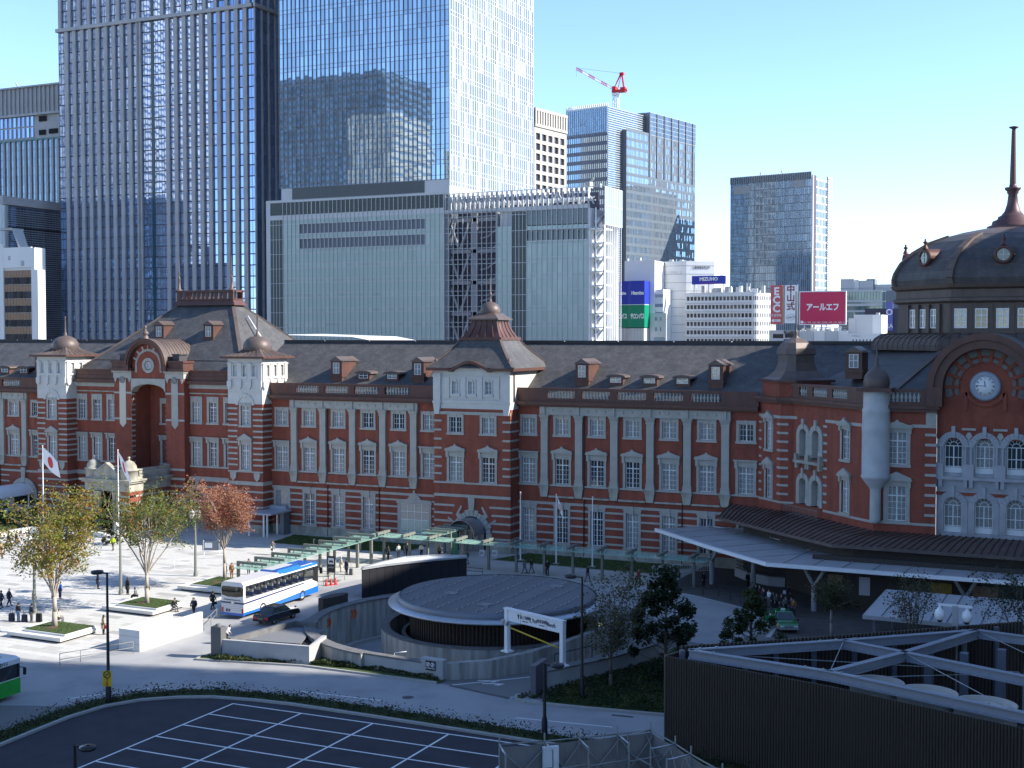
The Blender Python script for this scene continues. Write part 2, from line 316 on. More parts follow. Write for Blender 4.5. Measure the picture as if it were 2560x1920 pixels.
# plaza pavers: nearest ones are single parts, the rest one mesh
plaza_o = bpy.data.objects['plaza']
PW, PH = 1.86, 0.93
pm = [MB().frustum(0.02, PW - .02, .02, PH - .02, 0, .03, PW - .03, .03, PH - .03, .007).mesh('paver', m) for m in M_pv]
cells = []
for j in range(60):
    for i in range(-2, 36):
        x = -138 + i * PW + (PW / 2 if j % 2 else 0); y = 76.5 + j * PH
        if x + PW > -75.4 or y > 129.5: continue
        cells.append((x, y, min(2, int(abs(RND.gauss(0, 0.95))))))
cells.sort(key=lambda c: c[1] - 0.15 * c[0]); rest = MB()
for k, (x, y, t) in enumerate(cells):
    if k < 290: link(pm[t], 'paver', plaza_o, (x, y, 0.009))
    else: rest.frustum(x + .02, x + PW - .02, y + .02, y + PH - .02, 0.009, x + .03, x + PW - .03, y + .03, y + PH - .03, 0.016, t)
r = rest.obj('paver_field', M_pv, plaza_o); r['kind'] = 'stuff'
# lawns in front of the station
for poly, nm in (([(-94.9, 130.4), (-79.0, 130.6), (-76.3, 133.4), (-76.3, 137.2), (-96.0, 137.2)], 'lawn'), ([(-64.7, 131.5), (-52.4, 131.0), (-45.5, 131.2), (-42.0, 137.3), (-62.8, 137.3)], 'lawn')):
    sheet(nm, poly, 0.05, M_grassb); ribbon('kerb', poly + [poly[0]], -0.14, 0.0, 0.09, M_kerb, 0, kind='structure')
# ------------------------------------------------------------------ the red brick station
B0 = Vector((-70, 140, 0))
ST = thing('railway_station', 'long red brick station with white stone bands, turrets and a dome', 'station', B0)
class Frame:
    """a wall face: origin on the wall at ground level, x along it to the right, y into the building"""
    def __init__(s, p, q=None, rz=None):
        s.p = Vector((p[0], p[1], 0))
        s.rz = rz if rz is not None else (atan2(q[1] - p[1], q[0] - p[0]) if q else 0.0)
        s.L = sqrt((q[0] - p[0]) ** 2 + (q[1] - p[1]) ** 2) if q else 0
    def at(s, u, v=0, z=0):
        c, d = cos(s.rz), sin(s.rz); return Vector((s.p.x + u * c - v * d, s.p.y + u * d + v * c, z)) - B0
    def part(s, name, mb, m, u=0, v=0, z=0, parent=None): return mb.obj(name, m, parent or ST, s.at(u, v, z), s.rz)
    def inst(s, name, me, u=0, v=0, z=0): return link(me, name, ST, s.at(u, v, z), s.rz)

def wall_mb(u0, u1, z0, z1, holes, depth=0.32):
    """plane wall at y=0 with rectangular openings and their reveals; holes: (ua,ub,za,zb)"""
    us = sorted({u0, u1} | {min(max(a, u0), u1) for h in holes for a in h[:2]}); zs = sorted({z0, z1} | {min(max(a, z0), z1) for h in holes for a in h[2:]})
    b = MB()
    for i in range(len(us) - 1):
        for j in range(len(zs) - 1):
            cu, cz = (us[i] + us[i + 1]) / 2, (zs[j] + zs[j + 1]) / 2
            if any(h[0] < cu < h[1] and h[2] < cz < h[3] for h in holes): continue
            b.quad((us[i], 0, zs[j]), (us[i + 1], 0, zs[j]), (us[i + 1], 0, zs[j + 1]), (us[i], 0, zs[j + 1]))
    for a, c, d, e in holes:
        b.quad((a, 0, d), (a, depth, d), (a, depth, e), (a, 0, e)); b.quad((c, 0, e), (c, depth, e), (c, depth, d), (c, 0, d))
        b.quad((a, 0, e), (a, depth, e), (c, depth, e), (c, 0, e)); b.quad((a, 0, d), (c, 0, d), (c, depth, d), (a, depth, d))
    return b

def sash_mb(w, h, cols=4, transom=0.72, rows=4, arch=False):
    b = MB(); t = 0.075; y0, y1 = 0.17, 0.25; x = w / 2
    b.box(-x, -x + t, y0, y1, 0, h); b.box(x - t, x, y0, y1, 0, h); b.box(-x + t, x - t, y0, y1, 0, t); b.box(-x + t, x - t, y0, y1, h - t, h)
    b.box(-.06, .06, y0 - .01, y1 - .01, t, h - t)
    if transom: b.box(-x + t, x - t, y0 - .005, y1 - .005, h * transom - .055, h * transom + .055)
    for s in (-1, 1):
        b.box(s * x / 2 - .018, s * x / 2 + .018, y0 + .02, y1, t, h - t)
    for k in range(1, rows):
        z = h * (transom or 1) * k / rows; b.box(-x + t, x - t, y0 + .025, y1 - .002, z - .018, z + .018)
    return b
def hood_profile(w, kind):
    """stone piece over a window: polygon in (x,z)"""
    x = w / 2
    if kind == 'curved': return [(-x, 0), (x, 0), (x, .16), (x * .72, .2), (x * .3, .42), (x * .13, .47), (.11, .62), (0, .68), (-.11, .62), (-x * .13, .47), (-x * .3, .42), (-x * .72, .2), (-x, .16)]
    if kind == 'tri': return [(-x, 0), (x, 0), (x, .12), (0, .72), (-x, .12)]
def surround_mb(w, h, jamb, head, kind='plain', sill=True):
    b = MB(); x = w / 2; X = x + jamb
    b.box(-X, -x, -.07, .06, 0, h); b.box(x, X, -.07, .06, 0, h); b.box(-X, X, -.07, .06, h, h + head)
    if sill: b.box(-X - .08, X + .08, -.16, .1, -.26, 0)
    z = h + head
    if kind == 'plain': b.box(-.2, .2, -.12, .0, h - .02, z + .02); b.box(-X - .003, -X + .2, -.1, 0, z - .2, z + .003); b.box(X - .2, X + .003, -.1, 0, z - .2, z + .003)
    if kind in ('curved', 'tri', 'flat'):
        b.box(-X - .22, X + .22, -.34, 0, z, z + .15); b.box(-X - .1, -X + .2, -.2, 0, h - .15, z); b.box(X - .2, X + .1, -.2, 0, h - .15, z)
        if kind != 'flat': b.xprism([(a, c + z + .15) for a, c in hood_profile(2 * X + .3, kind)], -.3, 0)
    if kind == 'key': 
        b.xprism([(-X - .1, z), (-X - .1, z - .1), (X + .1, z - .1), (X + .1, z), (.5, z + .22), (-.5, z + .22)], -.13, 0); b.box(-.2, .2, -.19, 0, h - .05, z + .38)
    return b
WT = {}
def window_type(key, w, h, jamb, head, kind, transom=0.72, rows=4, m=None):
    WT[key] = (surround_mb(w, h, jamb, head, kind).mesh('window', m or M_stone), sash_mb(w, h, transom=transom, rows=rows).mesh('sash', M_sash), MB().box(-w / 2, w / 2, .235, .245, 0, h).mesh('pane', M_pane), w, h, jamb)
window_type('top', 1.62, 1.92, .3, .38, 'plain', 0, 3)
window_type('mid', 1.72, 3.02, .3, .62, 'curved', .74, 4)
window_type('midflat', 1.72, 3.02, .3, .62, 'flat', .74, 4)
window_type('gnd', 1.5, 4.06, .3, .42, 'key', .76, 5)
window_type('pav_top', 1.25, 2.75, .34, .75, 'plain', .74, 4)
window_type('pav_mid', 1.25, 3.25, .34, .5, 'flat', .74, 4)
window_type('tur_mid', 1.3, 3.3, .32, .55, 'tri', .74, 4)
window_type('tur_top', 1.35, 2.6, .3, .35, 'plain', .74, 4)
window_type('tri', 1.75, 3.35, .34, .5, 'tri', .72, 4)
window_type('sp_top', 1.75, 3.1, .34, .35, 'curved', .72, 4)
window_type('slim_top', 1.2, 3.0, .26, .35, 'curved', .74, 4)
window_type('slim_tri', 1.2, 3.2, .26, .4, 'tri', .74, 4)
window_type('lan', .85, 1.55, .16, .2, 'plain', 0, 3, M_white)
window_type('lan_s', .6, 1.5, .14, .15, 'plain', 0, 3, M_white)
def window(F, key, u, z, v=0.0):
    s, a, p, w, h, j = WT[key]; o = F.inst('window', s, u, v, z); link(a, 'sash', o); link(p, 'pane', o)
    return (u - w / 2, u + w / 2, z, z + h)
def hole(key, u, z): w, h = WT[key][3:5]; return (u - w / 2, u + w / 2, z, z + h)
def band(F, u0, u1, z, h=0.24, p=0.05, m=None, name='stone_band', v=0.0):
    if u1 - u0 < .12: return
    return F.part(name, MB().box(0, u1 - u0, -p, .02, -h / 2, h / 2), m or M_stone, u0, v, z)
def stripes(F, u0, u1, zs, gaps, h=0.22, p=0.045):
    """stone courses broken by the window surrounds"""
    for z in zs:
        cuts = sorted((g[0], g[1]) for g in gaps if g[2] - .1 < z < g[3]); x = u0
        for a, c in cuts:
            if a > x: band(F, x, min(a, u1), z, h, p)
            x = max(x, c)
        if x < u1: band(F, x, u1, z, h, p)
def quoins(F, u, side, z0, z1, n, w=0.8, h=0.24):
    for k in range(n):
        z = z0 + (z1 - z0) * k / (n - 1); a, b_ = (u, u + w) if side > 0 else (u - w, u); band(F, a, b_, z, h, 0.045)

me_pil = MB().box(-.44, .44, -.32, .0, .75, 7.6).box(-.55, .55, -.42, 0, 0, .32).box(-.5, .5, -.37, 0, .32, .75).box(-.5, .5, -.38, 0, 7.6, 7.78).frustum(-.46, .46, -.34, 0, 7.78, -.62, .62, -.5, 0, 8.2).box(-.64, .64, -.52, 0, 8.2, 8.3).mesh('pilaster', M_stone)
me_corb = MB().xprism([(-.5, .55), (-.42, 0), (.42, 0), (.5, .55), (.58, 1.38), (-.58, 1.38)], -.42, 0).box(-.62, .62, -.5, 0, 1.0, 1.4).mesh('corbel', M_stain)
me_bal = MB().lathe([(.13, 0), (.13, .07), (.08, .1), (.11, .2), (.165, .36), (.15, .5), (.07, .7), (.07, .76), (.12, .8), (.12, .88)], n=8).mesh('baluster', M_stone)
me_boss = MB().lathe([(0, .07), (.1, .07), (.17, .02), (.17, 0)], n=12).mesh('boss', M_stone, Matrix.Rotation(pi / 2, 4, 'X'))
GST = (1.65, 2.55, 3.5, 4.45, 5.3)
def wing(xa, xb, Y, pils, ends, specials=(), tops=True):
    F = Frame((0, Y), rz=0.0); wins = [(pils[i] + pils[i + 1]) / 2 for i in range(len(pils) - 1)]; gaps = []; holes = []
    for x in wins + ends:
        holes.append(hole('top', x, 14.2)); holes.append(hole('mid', x, 8.36))
    gw = [x for x in wins + ends if not any(abs(x - sx) < sw for sx, sw in specials)]
    for x in gw: holes.append(hole('gnd', x, 1.36)); gaps.append((x - 1.07, x + 1.07, 1.0, 5.95))
    for sx, sw in specials: gaps.append((sx - sw, sx + sw, 0, 5.6))
    for x in wins: window(F, 'mid', x, 8.36)
    for x in ends: window(F, 'midflat', x, 8.36)
    for x in wins + ends: window(F, 'top', x, 14.2)
    for x in gw: window(F, 'gnd', x, 1.36)
    F.part('wall', wall_mb(0, xb - xa, 0.0, 17.5, [(a - xa, c - xa, d, e) for a, c, d, e in holes]), M_brick, xa)
    F.part('plinth', MB().box(0, xb - xa, -.14, .02, 0, 1.0).box(0, xb - xa, -.18, .02, 1.0, 1.14), M_stain, xa)
    stripes(F, xa, xb, GST, gaps); band(F, xa, xb, 6.05, .3, .06)
    pw = [(p - .6, p + .6, 6.7, 8.4) for p in pils]
    for a, c in zip([xa] + [p + .58 for p in pils], [p - .58 for p in pils] + [xb]): band(F, a, c, 8.18, .2, .1)
    for p in pils: F.inst('pilaster', me_pil, p, 0, 8.22); F.inst('corbel', me_corb, p, 0, 6.83)
    for a, c in zip(pils, pils[1:]):
        F.part('apron_panel', MB().box(0, c - a - 1.2, -.22, 0, .2, 1.22), M_brick, a + .6, 0, 6.8)
        band(F, a + .56, c - .56, 6.88, .2, .36, M_stain, 'ledge')
    fr = F.part('frieze', MB().box(pils[0] - .6, pils[-1] + .6, -.3, .02, 16.52, 17.5), M_stone)
    for a, c in zip(pils, pils[1:]):
        for k in range(3): F.inst('boss', me_boss, a + (c - a) * (k + 1) / 4, -.3, 17.05)
    for p in pils: F.part('frieze_block', MB().box(-.14, .14, -.46, -.3, 16.55, 17.5), M_stone, p)
    F.part('cornice', MB().box(xa, xb, -.55, .1, 17.5, 17.72).box(xa, xb, -.85, .1, 17.72, 18.1), M_copper)
    # parapet: solid ends, piers and balusters
    for a, c in ((xa, pils[0] + .42), (pils[-1] - .42, xb)): F.part('parapet', MB().box(a, c, -.42, -.06, 18.1, 19.7), M_copper)
    F.part('parapet_base', MB().box(pils[0] + .42, pils[-1] - .42, -.42, -.06, 18.1, 18.5), M_copper)
    F.part('parapet_rail', MB().box(pils[0] + .42, pils[-1] - .42, -.46, -.02, 19.38, 19.72), M_copper)
    for p in pils[1:-1]: F.part('parapet_pier', MB().box(-.45, .45, -.44, -.04, 18.5, 19.38), M_copper, p)
    for a, c in zip(pils, pils[1:]):
        n = 8
        for k in range(n): F.inst('baluster', me_bal, a + .62 + (c - a - 1.24) * (k + .5) / n, -.24, 18.5)
    for x in (pils[1] + .62, pils[-2] - .6): F.part('downpipe', MB().tube((0, -.1, 0), (0, -.1, 17.4), .07, .07, 8), M_copper, x)
PR = [-61.04 + 4.385 * k for k in range(6)]; PL = [-96.65 + 4.463 * k for k in range(5)]; PF = [-144.0 - 4.46 * k for k in range(5)][::-1]
wing(-64.5, -35.35, 138.3, PR, [-63.17, -36.82])
wing(-100.5, -74.7, 138.3, PL, [-98.7, -76.72], [(-78.8, 2.45), (-98.7, 1.3)])
wing(-166, -139.5, 138.3, PF, [-141.75, -164.2], [(-144.3, 3.0)])
FW = Frame((0, 138.3), rz=0.0)
# glass gate of the left wing and the side door
g = FW.part('window', MB().box(-2.4, -2.0, -.09, .05, 0, 5.0).box(2.0, 2.4, -.09, .05, 0, 5.0).xprism([(-2.55, 4.95), (2.55, 4.95), (2.4, 5.4), (1.0, 5.45), (.45, 6.1), (.16, 6.3), (.12, 6.6), (-.12, 6.6), (-.16, 6.3), (-.45, 6.1), (-1.0, 5.45), (-2.4, 5.4)], -.16, 0), M_stone, -78.8)
sm = MB()
for x in (-2, -1.0, 0, 1.0, 1.94): sm.box(x, x + .06, -.04, .0, .3, 4.9)
for z in (1.2, 2.9, 3.9, 4.84): sm.box(-2, 2, -.03, -.005, z, z + .06)
sm.obj('sash', M_sash, g); MB().box(-2, 2, -.012, -.004, 2.96, 4.9).obj('pane', M_pane, g)
MB().box(-2, 2, -.02, -.004, .3, 2.9).obj('glass_screen', mat_glass('pale green glass', (.30, .42, .38), .1, 1.6, .1, 0), g)
d_ = FW.part('doorway', MB().box(-1.3, -.95, -.1, .05, 3.2, 5.6).box(.95, 1.3, -.1, .05, 3.2, 5.6).box(-1.3, 1.3, -.12, .05, 5.6, 6.0), M_stone, -98.7); MB().box(-.95, .95, -.02, -.005, 3.0, 5.6).obj('pane', M_pane, d_)

# main slate roofs
def roof_slab(a, b, y0, z0, y1, z1):
    m = MB(); m.quad((a, y0, z0), (b, y0, z0), (b, y1, z1), (a, y1, z1)); m.quad((b, y1, z1), (b, 2 * y1 - y0, z0), (a, 2 * y1 - y0, z0), (a, y1, z1))
    m.quad((a, y0, z0 - .6), (b, y0, z0 - .6), (b, y0, z0), (a, y0, z0)); return m
RY, RZ_ = 149.5, 24.95
for a, b_ in ((-166, -134), (-106, -20)):
    MB().add([(x - B0.x, y - B0.y, z) for x, y, z in roof_slab(a, b_, 139.2, 18.5, RY, RZ_).v], roof_slab(a, b_, 139.2, 18.5, RY, RZ_).f).obj('roof', M_slate, ST)
    MB().box(a - B0.x, b_ - B0.x, RY - .25 - B0.y, RY + .25 - B0.y, RZ_ - .1, RZ_ + .28).obj('roof_ridge', mat('dark ridge capping', (.035, .03, .032), .6), ST)
me_rb = MB().lathe([(.11, 0), (.09, .1), (0, .14)], n=8).mesh('ridge_knob', M_steel)
for k in range(18):
    x = -164 + k * 7.2
    if not -134 < x < -106 and x < -20: link(me_rb, 'ridge_knob', ST, Vector((x, RY - .25, RZ_ + .12)) - B0)
MB().box(-166 - B0.x, -20 - B0.x, 7, 21, 0, 18.4).obj('rear_wall', M_brick, ST)

# dormers: tall gabled ones and low eyebrow ones
def dormer(x, yf, z0, tall=True):
    """front face at yf, sill at z0"""
    d = ST_part(Vector((x, yf, z0)))
    if tall:
        w, h, D = .85, 1.75, 3.4
        b = MB().box(-w, w, 0, D, -1.0, h, 0); b.box(-w - .12, w + .12, -.15, D, -.32, -.12, 0)
        b.xprism([(-w - .2, h), (w + .2, h), (0, h + .62)], -.18, D + .6, 1)
        for k in range(6): b.bar((w * .55, .1 + k * .55, h + .3), (w + .16, .1 + k * .55, h + .06), .05, .05, 1)
        o = b.obj('dormer', [M_copper, M_copper2], ST, d)
        W_, H_, zz = .42, 1.3, .2
    else:
        w, D = .9, 2.6
        b = MB().box(-w, w, 0, D, -.75, .42, 0)
        arc = [(-w - .35, .38), (w + .35, .38)] + [((w + .35) * cos(t), .42 + .34 * sin(t)) for t in [pi * i / 10 for i in range(1, 10)]]
        b.xprism(arc, -.2, D + .5, 1); o = b.obj('dormer', [M_copper, M_copper2], ST, d); W_, H_, zz = .62, .6, -.18
    s = MB().box(-W_, W_, -.03, 0, zz, zz + H_)
    link(s.mesh('pane', M_pane), 'pane', o)
    f = MB()
    for x0 in (-W_ - .06, -.035, W_ - .01): f.box(x0, x0 + .07, -.07, -.02, zz - .05, zz + H_ + .05)
    for z1 in (zz - .06, zz + H_ / 2, zz + H_): f.box(-W_ - .05, W_ + .05, -.065, -.025, z1, z1 + .06)
    f.obj('sash', M_sash, o); return o
def ST_part(p): return p - B0
RS = (RZ_ - 18.5) / (RY - 139.2)
def on_roof(x, z0, tall): dormer(x, 139.2 + (z0 - (.9 if tall else .55) - 18.5) / RS, z0, tall)
for x, t in ((-57.6, 1), (-53.4, 0), (-49.2, 0), (-45.2, 0), (-41.2, 1), (-92.2, 1), (-88.2, 0), (-83.9, 0), (-80.0, 1), (-144.2, 1), (-147.6, 0), (-151.4, 0)):
    on_roof(x, 20.75 if t else 20.55, t)

# central turret
TX, TH, TY = -69.6, 5.1, 136.0
FT = Frame((TX, TY), rz=0.0)
th = [hole('top', u, 14.2) for u in (-2.2, 2.2)] + [hole('mid', u, 8.36) for u in (-2.2, 2.2)] + [(-1.95, 1.95, 0, 4.26)]
FT.part('wall', wall_mb(-TH, TH, 0, 17.1, th), M_brick)
FT.part('wall', MB().box(TH - .01, TH, 0.02, 6, 0, 17.1).box(-TH, -TH + .01, 0.02, 6, 0, 17.1), M_brick)
for u in (-2.2, 2.2): window(FT, 'top', u, 14.2); window(FT, 'mid', u, 8.36)
band(FT, -TH - .03, TH + .03, 16.56, .36, .1); band(FT, -TH - .05, TH + .05, 8.15, .22, .1); band(FT, -TH - .04, TH + .04, 6.62, .34, .08)
for z in (15.6, 14.5, 13.4, 12.3, 11.2, 10.1, 9.2): 
    for s in (-1, 1): band(FT, min(s * TH, s * (TH - 1.0)) - (.04 if s < 0 else 0), max(s * TH, s * (TH - 1.0)) + (.04 if s > 0 else 0), z, .23, .045)
    FT.part('stone_band', MB().box(TH - .02, TH + .045, -.045, 2.4, -.115, .115), M_stone, 0, 0, z)
for z in (1.65, 2.55, 3.5, 4.45, 5.4):
    hw = 2.75 if z < 3.6 else 2.0 + .3 * (5.4 - z) + .35
    band(FT, -TH - .04, -hw, z, .24); band(FT, hw, TH + .04, z, .24); FT.part('stone_band', MB().box(TH - .02, TH + .045, -.045, 2.4, -.12, .12), M_stone, 0, 0, z)
FT.part('plinth', MB().box(-TH - .12, -2.6, -.14, .02, 0, 1.1).box(2.6, TH + .12, -.14, .02, 0, 1.1).box(TH, TH + .12, 0.02, 2.3, 0, 1.1), M_stain)
arch = FT.part('arch', MB(), M_stone)
ab = MB(); n = 13
for k in range(n):
    a0, a1 = pi * k / n + .012, pi * (k + 1) / n - .012; pts = []
    big = 2.75 if k % 2 else 2.55
    ab.xprism([(1.95 * cos(a0), 2.3 + 1.95 * sin(a0)), (big * cos(a0), 2.3 + big * sin(a0)), (big * cos(a1), 2.3 + big * sin(a1)), (1.95 * cos(a1), 2.3 + 1.95 * sin(a1))], -.16, .2)
ab.box(-2.7, -1.95, -.16, .2, 0, 2.3).box(1.95, 2.7, -.16, .2, 0, 2.3)
ab.xprism([(-.32, 4.9), (.32, 4.9), (.45, 6.45), (-.45, 6.45)], -.22, 0)
for s in (-1, 1):
    ab.bar((s * 2.05, -.05, 4.2), (s * 1.1 * 1.25, -.05, 5.4), .1, .26); ab.bar((s * 2.45, -.05, 3.4), (s * 3.2, -.05, 3.9), .1, .24)
arch.data = ab.mesh('arch', M_stone)
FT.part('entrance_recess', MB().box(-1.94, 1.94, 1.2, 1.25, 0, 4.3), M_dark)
sp_ = MB()
for s_ in (-1, 1):
    pts = [(s_ * 1.95 * cos(pi / 2 * k / 8), 2.3 + 1.95 * sin(pi / 2 * k / 8)) for k in range(9)]
    for a, c in zip(pts, pts[1:]):
        q = [(a[0], 0, a[1]), (c[0], 0, c[1]), (s_ * 1.95, 0, 4.26)]; sp_.add(q if s_ < 0 else q[::-1], [(0, 1, 2)])
FT.part('spandrel', sp_, M_brick)
hd = MB(); HA = [(1.78 * cos(pi * i / 20), 2.35 + 1.78 * sin(pi * i / 20)) for i in range(21)]
hd.strip([(x, -3.0, z) for x, z in HA], [(x, .3, z) for x, z in HA], 0, smooth=True); hd.strip([(x * .96, .3, z - .05) for x, z in HA], [(x * .96, -3.0, z - .05) for x, z in HA], 0, smooth=True)
hd.strip([(x * .96, -3.0, z - .05) for x, z in HA], [(x, -3.0, z) for x, z in HA])
ho = FT.part('barrel_hood', hd, mat('silver hood metal', (.34, .36, .40), .32, .7))
gl = MB()
for x in (-1.6, -.8, 0, .8, 1.54): gl.box(x, x + .06, -.2, -.14, 0, 2.6)
gl.box(-1.7, 1.7, -.22, -.14, 2.5, 2.62)
gl.obj('door_frame', M_steel, ho); MB().box(-1.7, 1.7, -.12, -.1, 0, 4.0).obj('pane', M_pane, ho)
# white upper storey
wh = [hole('lan', u, 18.85) for u in (-2.2, 0, 2.2)]
FT.part('lantern_storey', wall_mb(-TH, TH, 17.1, 21.65, wh, .25), M_white)
FT.part('lantern_storey', MB().box(TH - .02, TH, .02, 8, 17.1, 21.65).box(-TH, -TH + .02, .02, 8, 17.1, 21.65), M_white)
for u in (-2.2, 0, 2.2): window(FT, 'lan', u, 18.85)
for u in (-3.35, -1.1, 1.1, 3.35): FT.part('pilaster', MB().box(-.32, .32, -.1, 0, 18.5, 20.9).box(-.4, .4, -.14, 0, 18.35, 18.5), M_white, u)
for s in (-1, 1): FT.part('pilaster', MB().box(-.5, .5, -.22, 0, 18.0, 21.3).box(-.58, .58, -.3, 0, 17.75, 18.0).xprism([(-.5, 17.75), (-.3, 16.4), (.3, 16.4), (.5, 17.75)], -.26, 0).box(-.6, .6, -.3, 0, 20.9, 21.05), M_white, s * (TH - .45))
band(FT, -TH, TH, 17.95, .3, .12, M_white); band(FT, -TH, TH, 18.28, .12, .06, M_white); band(FT, -TH, TH, 20.98, .1, .08, M_white)
FT.part('downpipe', MB().tube((TH + .1, .9, 18), (TH + .1, .9, 21.4), .08, .08, 8), M_copper)
ec = MB(); E_ = TH + .75
for u0, u1 in ((-E_, -2.9), (2.9, E_)): ec.box(u0, u1, -.75, .02, 21.65, 22.0)
ec.box(TH, E_, .02, 8.5, 21.65, 22.0).box(-E_, -TH, .02, 8.5, 21.65, 22.0)
cv = lambda u: 21.65 + .85 * (.5 + .5 * cos(pi * u / 2.9)) - .22 * (1 if abs(u) > 2.2 else 0) * (1 - abs(abs(u) - 2.55) / .35)
us = [-2.9 + 5.8 * i / 28 for i in range(29)]
for y0, y1, z0, z1 in ((-.75, .3, 0, .36),):
    lo = [cv(u) for u in us]; up = [z + .36 for z in lo]
    ec.strip([(u, y0, z) for u, z in zip(us, lo)], [(u, y0, z) for u, z in zip(us, up)]); ec.strip([(u, y0, z) for u, z in zip(us, up)], [(u, y1, z) for u, z in zip(us, up)]); ec.strip([(u, y1, z) for u, z in zip(us, lo)], [(u, y0, z) for u, z in zip(us, lo)])
FT.part('cornice', ec, M_copper)
FT.part('tympanum', MB().add([(u, -.02, 21.6) for u in us] + [(u, -.02, cv(u) + .05) for u in us], [(i, i + 1, 30 + i, 29 + i) for i in range(28)]), M_white)
def flared_roof(F, h0, z0, h1, z1, yc, m, n=6, cx=0.0, k=.7):
    b = MB(); prev = None
    for i in range(n + 1):
        t = i / n; h = h1 + (h0 - h1) * (1 - t) ** (1 / k) if k < 1 else h0 + (h1 - h0) * t; z = z0 + (z1 - z0) * t
        ring = [(cx - h, yc - h, z), (cx + h, yc - h, z), (cx + h, yc + h, z), (cx - h, yc + h, z)]
        if prev: b.strip(prev, ring, closed=True)
        prev = ring
    b.add(prev, [(0, 1, 2, 3)]); return b
FT.part('turret_roof', flared_roof(FT, TH + .7, 22.0, 2.75, 25.3, 5.0, M_slate, 5, k=.8), M_slate)
hip = MB()
for sx in (-1, 1):
    for sy in (-1, 1):
        pts = []
        for i in range(6):
            t = i / 5; h = 2.75 + (TH + .7 - 2.75) * (1 - t) ** 1.25; pts.append((sx * h, 5 + sy * h, 22.05 + 3.3 * t))
        for a, c in zip(pts, pts[1:]): hip.bar(a, c, .34, .16)
FT.part('roof_hips', hip, M_copper2)
me_kn = MB().frustum(-.55, .55, -.55, .55, 0, -.2, .2, -.2, .2, .45).lathe([(.16, .45), (.2, .7), (.23, .85), (.16, 1.05), (.0, 1.15)], n=10).mesh('finial', M_copper2)
for s in (-1, 1): link(me_kn, 'finial', ST, FT.at(s * (TH - .2), .1, 22.0))
ln = MB().box(-2.85, 2.85, 2.15, 7.85, 25.3, 25.65)
prev = None
for i in range(7):
    t = i / 6; h = 1.72 + (2.55 - 1.72) * (1 - t) ** 1.8; z = 25.65 + 2.1 * t; ring = [(-h, 5 - h, z), (h, 5 - h, z), (h, 5 + h, z), (-h, 5 + h, z)]
    if prev: ln.strip(prev, ring, closed=True)
    prev = ring
lo = FT.part('roof_lantern', ln, M_copper)
rb = MB()
for k in range(4):
    for (sx, dy) in (('f', 0), ('r', 0)):
        P = []
        for i in range(6):
            t = i / 5; h = 1.72 + (2.55 - 1.72) * (1 - t) ** 1.8; z = 25.7 + 2.0 * t; q = (-.66 + .44 * k) * h * 1.0
            P.append((q, 5 - h - .03, z) if sx == 'f' else (h + .03, 5 + q, z))
        for a, c in zip(P, P[1:]): rb.bar(a, c, .1, .1)
rb.obj('louvre_rib', M_copper, lo)
FT.part('lantern_roof', MB().box(-2.05, 2.05, 2.95, 7.05, 27.75, 27.92).frustum(-2.0, 2.0, 3.0, 7.0, 27.92, -1.1, 1.1, 3.9, 6.1, 28.6), M_copper2)
FT.part('cupola', MB().lathe([(1.2, 0), (1.27, .3), (1.2, .7), (.95, 1.1), (.5, 1.38), (.22, 1.45), (.14, 1.75), (.1, 2.1), (.24, 2.3), (.2, 2.5), (.05, 2.6), (.035, 4.4), (0, 4.5)], n=20), M_copper2, 0, 5, 28.55)
# wedge of roof joining turret and wing roof
FT.part('valley_roof', MB().add([(TH, .4 + 2.9, 18.6), (TH + .1, 8.5, 21.7), (TH + 1.6, 3.5, 18.7), (TH + .6, 8.6, 21.8)], [(0, 2, 3, 1)]), M_copper2)
# ------------------------------------------------------------------ entrance pavilion with its two domed turrets
FP = Frame((-119.9, 138.3), rz=0.0)
pw_u = [-13.1, -10.35, -7.6, 7.25, 10.0, 12.75]
ph = [hole('pav_top', u, 14.1) for u in pw_u] + [hole('pav_mid', u, 8.25) for u in pw_u]
FP.part('wall', wall_mb(-14.2, -3.05, 0, 19.3, [h for h in ph if h[1] < -3]), M_brick); FP.part('wall', wall_mb(3.05, 14.5, 0, 19.3, [h for h in ph if h[0] > 3]), M_brick)
for u in pw_u: window(FP, 'pav_top', u, 14.1); window(FP, 'pav_mid', u, 8.25)
for a, c in ((-14.1, -6.1), (6.1, 14.3)):
    band(FP, a, c, 18.02, .16, .12, M_stain); band(FP, a, c, 18.95, .55, .12); band(FP, a, c, 8.1, .2, .1); band(FP, a, c, 6.45, .6, .08)
    for z in (1.6, 2.5, 3.4, 4.4, 5.4): band(FP, a, c, z, .24)
    FP.part('cornice', MB().box(a, c, -.75, .02, 19.3, 19.7).box(a, c, -.4, .1, 19.7, 20.3).box(a, c, -.25, .1, 20.3, 21.1).box(a, c, -.45, .1, 20.95, 21.15), M_copper)
    FP.part('plinth', MB().box(a, c, -.15, .02, 0, 1.1), M_stain)
